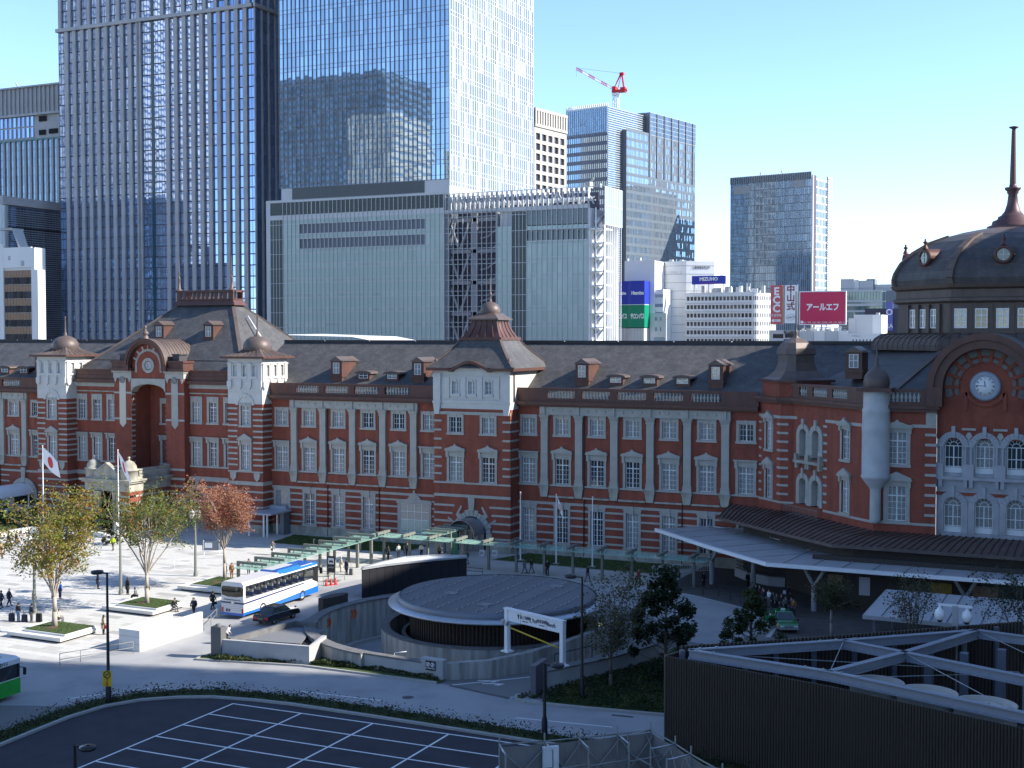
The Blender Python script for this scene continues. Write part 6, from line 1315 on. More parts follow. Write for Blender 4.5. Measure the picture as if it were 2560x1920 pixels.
for dx, dy, r in ((-42.3, 85.3, .35), (-41.6, 84.7, .35)): MB().quad((-.8, -.1, 0), (.8, -.1, 0), (.8, .1, 0), (-.8, .1, 0)).quad((.1, -.4, 0), (.5, -.4, 0), (.9, 0, 0), (.5, 0, 0)).obj('road_marking', M_line, RT, (dx - RC[0], dy - RC[1], .012), r)
# the round roof
T = thing('round_roof', 'big round dark louvred roof over the car park ramp', 'roof', (-47.7, 98.0, 0)); ZR = 3.75
EL = Matrix.Diagonal((.975, .975, 1, 1))
def ell(b, name, m, **k): me = b.mesh(name, m, EL); return link(me, name, T, **k)
M_rooft = mat_ramp('grey louvred roof metal', [(0.3, (0.12, 0.125, 0.14)), (0.7, (0.18, 0.185, 0.20))], .5, .6, 4, metal=.2)
ell(MB().lathe([(8.7, ZR - .36), (8.75, ZR), (8.6, ZR + .12)], n=72), 'roof_edge', M_fin2); ell(MB().lathe([(7.6, ZR - .66), (9.55, ZR - .6), (9.6, ZR - .46), (8.7, ZR - .32)], n=72), 'rim', M_rime)
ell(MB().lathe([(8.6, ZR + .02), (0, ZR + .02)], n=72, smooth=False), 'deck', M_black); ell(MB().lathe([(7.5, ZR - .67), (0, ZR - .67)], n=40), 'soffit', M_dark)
for k in range(57):
    y = -8.4 + k * .3; hw = sqrt(max(0, 8.55 ** 2 - y * y))
    if hw > .6: ell(MB().frustum(-hw, hw, -.085, .085, 0, -hw, hw, -.05, .05, .06), 'roof_slat', M_rooft, loc=(0, y * .975, ZR + .03), rz=-0.0)
for k in range(-4, 5):
    x = k * 1.75; hh = sqrt(8.4 ** 2 - x * x)
    n = int(hh / .95)
    for j in range(-n, n): ell(MB().box(-.045, .045, -.24, .24, 0, .06), 'walkway_strip', M_rime, loc=(x, j * .95 + .3, ZR + .09))
for x, y in ((-3.4, -2.2), (1.2, -5.2), (3.6, 4.4)): MB().box(-.5, .5, -.03, .03, .1, .16).box(-.5, .5, .5, .56, .1, .16).box(-.5, -.44, 0, .5, .1, .16).box(.44, .5, 0, .5, .1, .16).obj('hatch_frame', M_rime, T, (x, y, ZR + .05))
ell(MB().lathe([(7.4, -1.5), (7.4, ZR - .66)], n=60), 'drum', M_slat)
me_s = MB().box(-.06, .06, -.1, 0, -.5, ZR - .67).mesh('drum_slat', M_slat)
for k in range(140):
    t = 2 * pi * k / 140; link(me_s, 'drum_slat', T, (7.4 * cos(t), 7.4 * sin(t), 0), t + pi / 2)
# height gate
T = thing('height_gate', 'white height limit gate with lettering across the car park ramp', 'gate', (-42.35, 88.75, 0), atan2(-2.25, 5.6)); GW = 6.05; z0 = 1.45
for x in (0, GW): MB().box(x - .17, x + .17, -.17, .17, z0, z0 + 3.35).box(x - .4, x + .4, -.35, .35, z0 - .02, z0 + .1).obj('post', M_wht, T)
MB().box(.17, GW - .17, -.1, .1, z0 + 2.45, z0 + 3.3).obj('beam', M_wht, T); MB().box(-.25, GW + .2, -.2, .2, z0 + 3.3, z0 + 3.42).obj('cap', M_wht, T)
for x in (1.6, 4.4): MB().box(x, x + .02, -.11, -.1, z0 + 2.46, z0 + 3.3).obj('joint', M_fin2, T)
MB().xprism([(1.25, z0 + 3.12), (1.37, z0 + 2.7), (1.49, z0 + 3.12)], -.12, -.1).obj('triangle_mark', M_ltr_k, T)
lettering('高さ制限', M_ltr_k, T, (2.12, -.11, z0 + 2.95), .3); lettering('2.9m', M_ltr_k, T, (3.0, -.11, z0 + 2.88), .5, sx=.85); lettering('速度制限', M_ltr_k, T, (3.95, -.11, z0 + 2.95), .3); lettering('8km/h', M_ltr_k, T, (4.95, -.11, z0 + 2.88), .45, sx=.8)
lettering('Height limit', M_ltr_k, T, (2.1, -.11, z0 + 2.68), .13); lettering('Speed limit', M_ltr_k, T, (3.95, -.11, z0 + 2.68), .13)
MB().tube((.4, 0, z0 + 1.9), (GW - .5, 0, z0 + 1.3), .06, .06, 8).obj('yellow_bar', mat('yellow bar paint', (.55, .36, .02), .5), T); MB().box(-.3, -.1, -.4, -.1, z0 + 2.2, z0 + 2.5).box(.1, .3, -.4, -.1, z0 + 2.1, z0 + 2.35).obj('camera_box', M_fin, T)
T = thing('ramp_pylon', 'leaning grey stone pylon at the mouth of the car park ramp', 'pylon', (-37.2, 82.3, 0)); MB().prism([(-.2, -.1), (.25, -.2), (.1, 2.2), (-.3, 2.2)], 0, 2.45).obj('slab', mat('dark granite', (.10, .10, .12), .4, noise=.1), T); MB().box(-.6, .8, -.7, 2.6, 0, .12).obj('base', M_panel, T)
T = thing('ramp_handrail', 'thin dark pipe frame inside the car park ramp mouth', 'railing', (-38.3, 88.6, 0)); MB().path([(0, 0, -.4), (0, 0, 1.7), (1.9, 2.9, 1.9), (1.9, 2.9, -.4)], .05, 5).obj('pipe', M_black, T)
# pale wall with reflecting pool deck and dark pylon
T = thing('boundary_wall', 'low panelled wall wedge with a dark sunken top beside the ramp', 'wall', (-60, 85, 0)); L_ = lambda *ps: [(x + 60, y - 85) for x, y in ps]
wall_run('panel_wall', T, [(-64.6, 82.2), (-57.0, 83.3), (-57.9, 86.8)], .35, 0, 1.55, M_panel, None, (-60, 85)); wall_run('back_wall', T, [(-64.2, 82.6), (-63.1, 90.0), (-60.9, 90.2)], .3, 0, 1.6, M_dconc, None, (-60, 85))
MB().prism(L_((-64.1, 83.0), (-57.4, 83.9), (-58.0, 86.6), (-61.2, 90.0), (-63.0, 89.8)), .5, .9).obj('sunken_deck', M_dark, T); MB().prism(L_((-63.9, 84.2), (-59.0, 85.0), (-60.1, 87.5), (-59.7, 89.5), (-61.0, 90.0), (-62.9, 89.6)), 1.05, 1.15).obj('deck_slab', mat('grey gravel deck', (.16, .165, .175), .9, noise=.2, scale=20), T)
for k in range(9): MB().box(-.008, .008, -.19, -.17, .02, 1.53).obj('panel_joint', M_dconc, T, (-4.5 + k * .85, -2.75 + k * .123, 0), .144)
T = thing('dark_pylon', 'dark granite pylon with round top knob at the end of the low panelled wall', 'pylon', (-65.0, 82.25, 0)); MB().box(-.5, .5, -.35, .35, 0, 2.55).obj('shaft', mat('flecked granite', (.12, .12, .12), .6, noise=.3, scale=40), T); MB().lathe([(.26, 2.55), (.24, 2.7), (0, 2.78)], n=14).obj('knob', MATS['flecked granite'], T)
# wedge shaped dark wall behind the roof
T = thing('wedge_shelter', 'dark curved wedge wall with white sloping top behind the round roof', 'shelter', (-64, 113, 0)); L_ = lambda ps, z: [(x + 64, y - 113, z) for x, y in ps]
cur = [(-66.9, 106.9), (-65.9, 109.6), (-64.4, 112.2), (-62.4, 115.0), (-60.6, 117.2)]; hz = [2.85, 2.85, 2.85, 2.85, 2.85]
b = MB(); b.strip(L_(cur, 0), [(p[0], p[1], h) for p, h in zip(L_(cur, 0), hz)]); bk = [(-67.2, 107.6), (-67.0, 111.0), (-66.4, 114.5), (-64.5, 116.5), (-61.0, 118.0)]; b.strip([(p[0], p[1], h) for p, h in zip(L_(bk, 0), hz)], L_(bk, 0)); b.quad(*[L_([cur[-1]], 0)[0], L_([bk[-1]], 0)[0], L_([bk[-1]], 2.85)[0], L_([cur[-1]], 2.85)[0]]); b.quad(L_([bk[0]], 0)[0], L_([cur[0]], 0)[0], L_([cur[0]], 2.85)[0], L_([bk[0]], 2.85)[0]); b.obj('wall', mat('charcoal metal panel', (.022, .022, .027), .4, noise=.1), T)
MB().strip(L_(cur, 2.855), L_(bk, 2.855)).obj('top', M_planter, T); tr_ = MB()
for L2 in (cur, bk):
    for p, q in zip(L_(L2, 2.92), L_(L2, 2.92)[1:]): tr_.bar(p, q, .3, .16)
tr_.obj('parapet', M_fin, T)
for k in range(12):
    f = k / 12 * 4; i = int(f); p = Vector(cur[i]).lerp(Vector(cur[i + 1]), f - i); d = Vector(cur[i + 1]) - Vector(cur[i]); MB().box(-.015, .015, -.02, 0, 0, 2.8).obj('panel_joint', M_dark, T, (p.x + 64, p.y - 113, 0), atan2(d.y, d.x))
T = thing('small_dark_wall', 'small dark block wall between the taxi and the round ramp', 'wall', (-66.2, 100.5, 0)); MB().prism([(-.3, -1.8), (.3, -1.9), (1.0, .2), (.9, 1.4), (.3, 1.4), (-.3, .2)], 0, 1.6).obj('block', mat('dark brown block', (.05, .045, .042), .6), T)
# white planters with grass and bench edges
def planter(x0, y0, w, d, label, bench=1.15):
    T = thing('planter', label, 'planter', (x0, y0, 0), 0, 'white bench planters on the plaza'); MB().box(.25, w - .25, .25, d - .25, 0, .2).obj('foot', M_dark, T)
    MB().frustum(.06, w - .06, .06, d - .06, .18, 0, w, 0, d, .36).box(0, w, 0, d, .36, .5).obj('bench', M_planter, T); MB().box(bench, w - .1, bench * .55, d - .3, .5, .66).obj('inner_kerb', M_planter, T)
    MB().box(bench + .12, w - .22, bench * .55 + .12, d - .42, .66, .70).obj('turf', M_grassb, T); g = MB(); 
    for k in range(1500):
        x, y = RND.uniform(bench + .15, w - .25), RND.uniform(bench * .55 + .15, d - .45); h = RND.uniform(.04, .1); a = RND.uniform(0, 6.28); g.add([(x, y, .7), (x + .035 * cos(a), y + .035 * sin(a), .7), (x + RND.gauss(0, .03), y + RND.gauss(0, .03), .7 + h)], [(0, 1, 2)])
    g.obj('grass', M_leafg, T, kind='stuff'); MB().lathe([(.55, .705), (.3, .75), (0, .76)], n=14).obj('soil', mat('bark soil', (.10, .06, .035), .9), T, (3.05 if w > 5 else 2, d * .45, 0)); return T
M_leafg = mat_ramp('grass blades', [(0.3, (0.045, 0.085, 0.015)), (0.7, (0.085, 0.13, 0.03))], .8, 2, 3, island=.2)
planter(-85.9, 80.1, 6.1, 4.6, 'white bench planter with grass nearest the road'); planter(-85.9, 91.5, 6.1, 4.6, 'white bench planter with grass in the middle of the three'); planter(-85.9, 102.2, 6.1, 5.5, 'white bench planter behind the tour bus')
# white wall box, rails
T = thing('subway_wall', 'long white stair parapet wall beside the bus stand', 'wall', (-73, 84, 0)); MB().box(-1.15, -.85, -3.1, 3.2, 0, 1.75).box(.75, 1.05, -3.1, 4.9, 0, 1.75).box(-.85, .75, -3.1, -2.8, 0, 1.75).obj('parapet', M_planter, T); MB().add([(-.85, -2.8, 1.3), (.75, -2.8, 1.3), (.75, 4.9, .02), (-.85, 4.9, .02)], [(0, 1, 2, 3)]).obj('stair_floor', M_panel, T)
for z in (.6, 1.2): MB().box(-1.16, 1.06, -3.112, -3.1, z, z + .012).obj('panel_joint', M_dconc, T)
def rail(label, pts, name='handrail', h=.95, posts=None, m=None, group=None):
    T = thing(name, label, 'railing', (pts[0][0], pts[0][1], 0), 0, group); P = [(x - pts[0][0], y - pts[0][1]) for x, y in pts]
    for zz in (h, h * .5): MB().path([(x, y, zz) for x, y in P], .028, 5).obj('rail', m or M_grey, T)
    for x, y in P: MB().tube((0, 0, 0), (0, 0, h), .028, .028, 5).obj('post', m or M_grey, T, (x, y, 0))
    return T
rail('thin grey handrail in front of the white stair wall', [(-74.7, 74.9), (-74.0, 76.4), (-73.1, 78.4), (-72.2, 80.4)]); rail('thin grey handrail between white stair wall and tour bus', [(-72.1, 89.2), (-72.9, 91.2), (-74.0, 93.4), (-74.5, 94.6)])
rail('dark handrail behind the bus stop sign', [(-74.0, 110.8), (-73.8, 112.4), (-73.6, 114.2)]); rail('low dark rail left of the round roof under the glass canopy', [(-66.0, 122.7), (-64, 123.0), (-61.6, 122.9)], h=.7, m=M_black)
T = thing('kerb_railing', 'dark posts and rail along the taxi rank kerb', 'railing', (-43, 123.3, 0)); pts = [(0, 0), (3, -.1), (6, -.4), (7.7, -.7), (9.3, -2.2), (10.5, -3.0), (13, -5.2), (15.5, -8.4)]
MB().path([(x, y, .85) for x, y in pts], .03, 5).obj('rail', M_black, T)
for x, y in pts: MB().tube((0, 0, 0), (0, 0, .95), .04, .04, 6).obj('post', M_black, T, (x, y, 0))
for k in range(3):
    T = thing('white_barrier', ('white pipe crowd barrier with a notice plate beside the lawn', 'white pipe crowd barrier in the middle of the row of three', 'white pipe crowd barrier nearest the white canopy column')[k], 'barrier', (-44.9 + 1.75 * k, 130.2 + 1.5 * k, 0), atan2(1.4, 1.7), 'white barriers by the right lawn')
    MB().path([(.05, 0, 0), (.05, 0, .95), (.2, 0, 1.08), (1.95, 0, 1.08), (2.1, 0, .95), (2.1, 0, 0)], .03, 5).obj('frame', M_wht, T); b = MB()
    for j in range(9): b.tube((.25 + j * .2, 0, .3), (.25 + j * .2, 0, 1.05), .015, .015, 4)
    b.tube((.05, 0, .3), (2.1, 0, .3), .02, .02, 4).obj('bars', M_wht, T)
    if k == 0: MB().box(.7, 1.25, -.04, -.02, .55, 1.0).obj('plate', M_wht, T)
# white folding fences on the plaza
for i, (x, y, r, lab) in enumerate(((-95.2, 118.0, .6, 'white folding fence panel by the maple tree'), (-94.4, 111.8, 1.2, 'white folding fence panel by the middle of the plaza'))):
    T = thing('fence_panel', lab, 'fence', (x, y, 0), r, 'white fence panels on the plaza'); b = MB().path([(0, 0, 0), (0, 0, .9), (2.2, 0, .9), (2.2, 0, 0)], .035, 5).tube((0, 0, .45), (2.2, 0, .45), .03, .03, 5); b.obj('frame', M_wht, T)
T = thing('notice_board', 'grey notice board standing behind the maple tree', 'sign', (-97.4, 120.4, 0), .35); MB().box(0, 2.2, -.04, .04, .5, 1.6).obj('board', M_fin2, T); MB().box(.1, .18, -.05, .05, 0, 1.7).box(2.0, 2.08, -.05, .05, 0, 1.7).obj('post', M_wht, T); MB().box(.3, 1.2, -.05, -.04, .8, 1.4).obj('sheet', M_wht, T)
# ---- glass canopies
M_cgl = bpy.data.materials.new('green canopy glass'); M_cgl.use_nodes = True; N, L, b_ = nodes(M_cgl); b_.inputs['Base Color'].default_value = (.36, .60, .50, 1); b_.inputs['Roughness'].default_value = .08; b_.inputs['Alpha'].default_value = .62; b_.inputs['IOR'].default_value = 1.5
M_frame = mat('grey green canopy steel', (.17, .18, .16), .5, noise=.06)
T = thing('glass_canopy', 'long green glass walkway canopy on grey posts before the station', 'canopy', (-57, 126, 0))
xs = [-75.9 + 3.36 * k for k in range(12)]
for x in xs:
    MB().box(-.13, .13, -.13, .13, 0, 3.5).obj('post', M_frame, T, (x + 57, .1, 0)); MB().box(-.16, .16, -1.5, 1.25, 3.16, 3.42).obj('beam', M_frame, T, (x + 57, 0, 0))
    for y in (-1.1, -.4, .4, 1.0): MB().box(-.05, .05, -.05, .05, 2.98, 3.16).obj('glass_clamp', M_steel, T, (x + 57, y, 0))
for a in range(12): MB().box(.03, 3.33, -1.35, 1.45, 2.93, 2.97).obj('glass_sheet', M_cgl, T, (xs[a] - 1.68 + 57, 0, 0))
for k in range(4):
    y = 127.6 + 1.75 * k; MB().box(.03, 3.0, .03, 1.72, 3.2, 3.24).obj('glass_sheet', M_cgl, T, (-71.9 + 57, y - 126, 0)); MB().box(-.2, 3.1, -.1, .1, 3.3, 3.5).obj('beam', M_frame, T, (-71.9 + 57, y - 126 + .8, 0))
for x, y in ((-72.0, 129.4), (-69.0, 129.4), (-72.0, 133.5), (-69, 133.5)): MB().box(-.12, .12, -.12, .12, 0, 3.4).obj('post', M_frame, T, (x + 57, y - 126, 0))
T = thing('glass_canopy', 'green glass canopy of stepped frames running beside the tour bus', 'canopy', (-77.5, 112, 0))
for k in range(8):
    y = 103.4 + 2.9 * k - 112; MB().box(-1.8, -1.55, -.13, .13, 0, 3.35).obj('post', M_frame, T, (0, y, 0)); MB().box(-1.55, 1.9, -.13, .13, 3.1, 3.35).obj('beam', M_frame, T, (0, y, 0))
    if k in (4, 6, 7): MB().box(1.2, 1.5, -.13, .13, 0, 3.0).obj('post', M_frame, T, (0, y, 0))
    for x in (-1.1, 0, 1.2): MB().box(-.05, .05, -.05, .05, 2.9, 3.1).obj('glass_clamp', M_steel, T, (x, y, 0))
    MB().box(-1.45, 1.75, .03, 2.87, 2.85, 2.89).obj('glass_sheet', M_cgl, T, (0, y - 1.4, 0))
T = thing('small_canopy', 'flat grey canopy on white posts at the side door of the station', 'canopy', (-99.3, 136, 0)); MB().box(-2.0, 2.3, -2.6, 2.1, 2.95, 3.15).obj('roof', mat('pale blue grey sheet', (.35, .37, .42), .5), T); MB().box(1.4, 2.0, .6, 2.0, 0, 2.9).obj('screen_wall', M_fin2, T); MB().box(-1.6, 1.6, 1.6, 2.1, 3.15, 3.6).obj('duct', MATS['pale blue grey sheet'], T)
for x, y in ((.7, -1.9), (1.1, -1.7), (1.0, .6), (1.3, 1.1), (-1.6, -1.9), (-1.6, 1.0)): MB().box(-.09, .09, -.09, .09, 0, 2.95).obj('post', M_wht, T, (x, y, 0))
T = thing('barrel_canopy', 'white barrel canopy before the left arched door', 'canopy', (-144.3, 133, 0)); b = MB(); HA = [(cos(pi * k / 16), sin(pi * k / 16)) for k in range(17)]; b.strip([(2.1 * c, -4, 3.0 + 1.3 * s) for c, s in HA], [(2.1 * c, 5, 3.0 + 1.3 * s) for c, s in HA], smooth=True); b.box(-2.2, -2.0, -4, 5, 2.8, 3.0).box(2.0, 2.2, -4, 5, 2.8, 3.0); b.obj('roof', M_wht, T)
for x in (-2.1, 2.1):
    for y in (-3.8, 0, 4): MB().box(-.08, .08, -.08, .08, 0, 2.8).obj('post', M_wht, T, (x, y, 0))
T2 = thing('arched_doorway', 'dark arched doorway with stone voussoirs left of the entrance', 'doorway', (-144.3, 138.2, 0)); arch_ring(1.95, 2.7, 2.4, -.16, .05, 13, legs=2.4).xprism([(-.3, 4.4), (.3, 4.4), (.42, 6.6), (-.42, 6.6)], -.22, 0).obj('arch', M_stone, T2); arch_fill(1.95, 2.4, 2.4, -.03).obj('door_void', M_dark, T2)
# ---- white canopy over the taxi rank
M_can = mat_ramp('pale grey canopy sheet', [(0.3, (0.34, 0.35, 0.37)), (0.7, (0.40, 0.41, 0.43))], .5, .5, 4)
T = thing('white_canopy', 'long pale sweeping canopy on branching columns over the taxi rank', 'canopy', (-30, 124, 0)); zc_ = 4.45
outl = [(-45.7, 133.8), (-36.7, 124.7), (-29.3, 117.9), (-7, 118.2), (10, 118.4), (10, 126.3), (-24.3, 126.2), (-36.8, 137.6), (-41.5, 138.0)]
MB().prism([(x + 30, y - 124) for x, y in outl], zc_, zc_ + .1).obj('roof_sheet', M_can, T)
ed = MB()
for a, c in zip(outl[:5], outl[1:5]): ed.bar((a[0] + 30, a[1] - 124, zc_ + .02), (c[0] + 30, c[1] - 124, zc_ + .02), .3, .34)
ed.obj('edge_beam', M_wht, T)
for k in range(13): MB().box(-.035, .035, 0, 9.4, .1, .17).obj('seam', M_fin, T, (-28.0 + 2.72 * k + 30, 118.15 - 124, zc_), -.08); MB().box(-.1, .1, 8.0, 9.4, .0, .16).obj('bracket', M_wht, T, (-28.0 + 2.72 * k + 30, 118.3 - 124, zc_), -.08)
for k in range(6):
    p = Vector((-43 + 2.4 * k, 132.0 - 2.25 * k)); MB().box(-.035, .035, 0, 7.6, .1, .17).obj('seam', M_fin, T, (p.x + 30, p.y - 124, zc_), -.72)
def ycolumn(x, y, ang):
    C_ = T; MB().lathe([(.26, 0), (.26, 2.1), (.22, 2.5)], n=10).obj('column', M_panel, C_, (x + 30, y - 124, 0)); b = MB()
    for s in (-1, 1): b.tube((0, 0, 2.3), (s * 1.3 * cos(ang), s * 1.3 * sin(ang), zc_), .19, .15, 8)
    b.obj('branch', M_panel, C_, (x + 30, y - 124, 0))
for x, y, a in ((-37.8, 128.7, -.7), (-33.4, 128.7, -.7), (-25.4, 120.2, -.2), (-12, 121, 0), (0, 121, 0)): ycolumn(x, y, a)
for x in (-20.5, -14, -7.5): MB().path([(0, 0, .3), (.3, .2, .42), (.9, 0, .3), (1.4, .2, .42), (2.0, 0, .3)], .05, 5).obj('cable_tray', M_fin, T, (x + 30, 125.6 - 124, zc_))
for p, q in (((-40.6, 137.0), (-38.4, 136.4)), ((-32.5, 132.0), (-31.2, 130.9)), ((-28, 128.4), (-26.8, 127.5))): MB().tube((p[0] + 30, p[1] - 124, zc_ + .3), (q[0] + 30, q[1] - 124, zc_ + .3), .07, .07, 6).tube((p[0] + 30, p[1] - 124, zc_), (p[0] + 30, p[1] - 124, zc_ + .5), .05, .05, 5).obj('floodlight', M_steel, T)
T = thing('rank_canopy', 'flat pale seamed canopy roof in front of the taxi rank', 'canopy', (-12, 110, 0)); MB().box(-6.2, 14, -4.9, 6.6, 3.2, 3.32).obj('roof_sheet', mat('bright grey canopy sheet', (.45, .46, .48), .5), T); MB().box(-6.25, 14, -5.0, -4.85, 3.0, 3.3).box(-6.3, -6.15, -4.9, 6.6, 3.0, 3.3).obj('edge_beam', M_fin, T)
for k in range(16): MB().box(-.03, .03, -4.8, 6.5, 0, .06).obj('seam', M_fin2, T, (-4.8 + 1.25 * k, 0, 3.32))
for x in (-5.5, 0, 6, 12):
    for y in (-4, 5.5): MB().box(-.1, .1, -.1, .1, 0, 3.2).obj('post', M_fin2, T, (x, y, 0))
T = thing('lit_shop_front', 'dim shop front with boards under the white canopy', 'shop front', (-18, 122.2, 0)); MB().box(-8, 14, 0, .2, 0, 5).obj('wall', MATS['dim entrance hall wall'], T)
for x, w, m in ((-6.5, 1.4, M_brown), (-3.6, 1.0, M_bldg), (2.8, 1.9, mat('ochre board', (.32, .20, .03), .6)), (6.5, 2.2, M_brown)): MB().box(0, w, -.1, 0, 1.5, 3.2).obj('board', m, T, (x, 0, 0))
T = thing('granite_kiosk_wall', 'pale curved stone wall with dark rail under the white canopy', 'wall', (-34.5, 132, 0)); wall_run('wall', T, [(-36.7, 134.2), (-34.9, 132.1), (-32.2, 130.4), (-30.5, 130.4)], .4, 0, .95, M_panel, None, (-34.5, 132)); MB().path([(-2.2, 2.2, 1.7), (-.4, .1, 1.7), (2.3, -1.6, 1.7), (4, -1.6, 1.7)], .04, 5).path([(-2.2, 2.2, 1.3), (-.4, .1, 1.3), (2.3, -1.6, 1.3), (4, -1.6, 1.3)], .04, 5).obj('rail', M_black, T)
# ---- louvred enclosure with steel frame and fan stacks
T = thing('cooling_enclosure', 'brown louvred plant enclosure with open steel roof frame and fan stacks', 'enclosure', (-14, 80, 0)); o = (-14, 80)
EN = [(-25.2, 75.6), (-24.7, 77.0), (-19.2, 81.6), (-11.8, 88.2), (-5.5, 93.9), (6, 97), (6, 66.5), (-4.1, 69.4), (-14.4, 73.0)]; ZE = 6.0
M_lv = mat_ramp('bronze louvre blade', [(0.3, (0.095, 0.076, 0.06)), (0.7, (0.135, 0.108, 0.085))], .6, .8, 4, (1, 1, .2))
def louv(p, q, n, h, out=1):
    L = sqrt((q[0] - p[0]) ** 2 + (q[1] - p[1]) ** 2); me = MB().prism([(-.055, 0), (0, -.14), (.055, 0)], 0, h).mesh('louvre_blade', M_lv); r = atan2(q[1] - p[1], q[0] - p[0])
    for k in range(n): t = (k + .5) / n; link(me, 'louvre_blade', T, (p[0] + (q[0] - p[0]) * t - o[0], p[1] + (q[1] - p[1]) * t - o[1], 0), r)
    MB().box(0, L, 0, .06, 0, h - .05).obj('louvre_back', M_slat, T, (p[0] - o[0], p[1] - o[1], 0), r)
louv(EN[0], EN[8], 62, ZE); louv(EN[8], EN[7], 62, ZE); louv(EN[7], EN[6], 40, ZE)
for a, c, n in ((EN[1], EN[2], 26), (EN[2], EN[3], 36), (EN[3], EN[4], 30)): louv(a, c, n, ZE + .35)
louv(EN[1], EN[0], 6, ZE)
MB().prism([(x - o[0], y - o[1]) for x, y in EN], .0, .1).obj('floor', M_dark, T)
for t in range(11):
    f = t / 10 * 3; i = min(int(f), 2); p = Vector(EN[1 + i]).lerp(Vector(EN[2 + i]), f - i); MB().box(-.15, .15, -.3, -.05, 0, ZE + .2).obj('post', M_fin2, T, (p.x - o[0] + .2, p.y - o[1] - .3, 0), .7)
for x, y in ((-10.5, 84), (-8.5, 85.5), (-6.4, 87.5), (-4.5, 86)): MB().box(-.25, .25, -.25, .25, 0, ZE - .3).obj('post', M_fin2, T, (x - o[0], y - o[1], 0))
nd = dict(A=(-23.8, 76.2), B=(-15.6, 82.9), C=(-8.1, 89.6), D=(-14.9, 74.8), E=(-11.6, 81.4), F=(0.5, 76.5), G=(2, 87.5), H=(2, 68.5), I=(-4.3, 71.0))
M_ib = mat('blue grey steel beam', (.26, .28, .32), .5, noise=.08)
def ibeam(a, c, z=ZE + .1):
    p, q = Vector((nd[a][0] - o[0], nd[a][1] - o[1], z)), Vector((nd[c][0] - o[0], nd[c][1] - o[1], z)); dz = Vector((0, 0, .26)); MB().bar(p + dz, q + dz, .42, .05).bar(p - dz, q - dz, .42, .05).bar(p, q, .05, .5).obj('steel_beam', M_ib, T)
for a, c in (('A', 'B'), ('B', 'C'), ('A', 'D'), ('D', 'I'), ('I', 'H'), ('D', 'E'), ('E', 'C'), ('B', 'E'), ('E', 'F'), ('C', 'G')): ibeam(a, c)
wr = MB()
for a, c in (('B', 'D'), ('E', 'I'), ('C', 'F')): wr.tube((nd[a][0] - o[0], nd[a][1] - o[1], ZE + .3), (nd[c][0] - o[0], nd[c][1] - o[1], ZE + .2), .025, .025, 4)
wr.tube((-8, -1.5, ZE - .3), (9, 2, ZE - .3), .025, .025, 4).tube((-2, -4, ZE - .5), (9, 3, ZE - .6), .025, .025, 4).obj('tie_rod', M_fin, T)
for x, y, r in ((-12.6, 77.4, 1.55), (-9.6, 76.4, 1.68), (-6.35, 75.4, 1.68)): MB().lathe([(r, 2.0), (r, 5.3), (r + .06, 5.36), (r - .06, 5.36), (r - .08, 4.5)], n=36).lathe([(r - .08, 5.1), (0, 5.1)], n=36).obj('fan_stack', mat('beige fan stack', (.50, .46, .40), .6, noise=.06), T, (x - o[0], y - o[1], 0))
for a, c in (('A', 'B'), ('A', 'D'), ('D', 'I')):
    p, q = Vector(nd[a]), Vector(nd[c])
    for t in (.12, .9): s = p.lerp(q, t); MB().box(-.7, .7, -.1, .1, .0, .03).box(-.6, -.5, -.1, .1, .03, .08).box(.5, .6, -.1, .1, .03, .08).obj('bolt_plate', M_fin, T, (s.x - o[0], s.y - o[1], ZE + .385), atan2(q.y - p.y, q.x - p.x))
T = thing('camera_mast', 'steel mast with two white dome cameras behind the louvred enclosure', 'camera mast', (-9.6, 90.4, 0)); MB().box(-.18, .18, -.18, .18, 0, 7.7).obj('mast', M_fin, T); MB().box(-1.1, 1.1, -.08, .08, 7.6, 7.75).obj('arm', M_wht, T)
for x in (-1.0, .75): MB().lathe([(.08, 7.6), (.12, 7.45), (.3, 7.3), (.36, 7.0), (.3, 6.75), (.2, 6.65)], (x, 0, 0), 14).obj('dome_camera', M_wht, T); MB().lathe([(.2, 6.66), (.14, 6.5), (0, 6.45)], (x, 0, 0), 12).obj('lens', M_black, T)
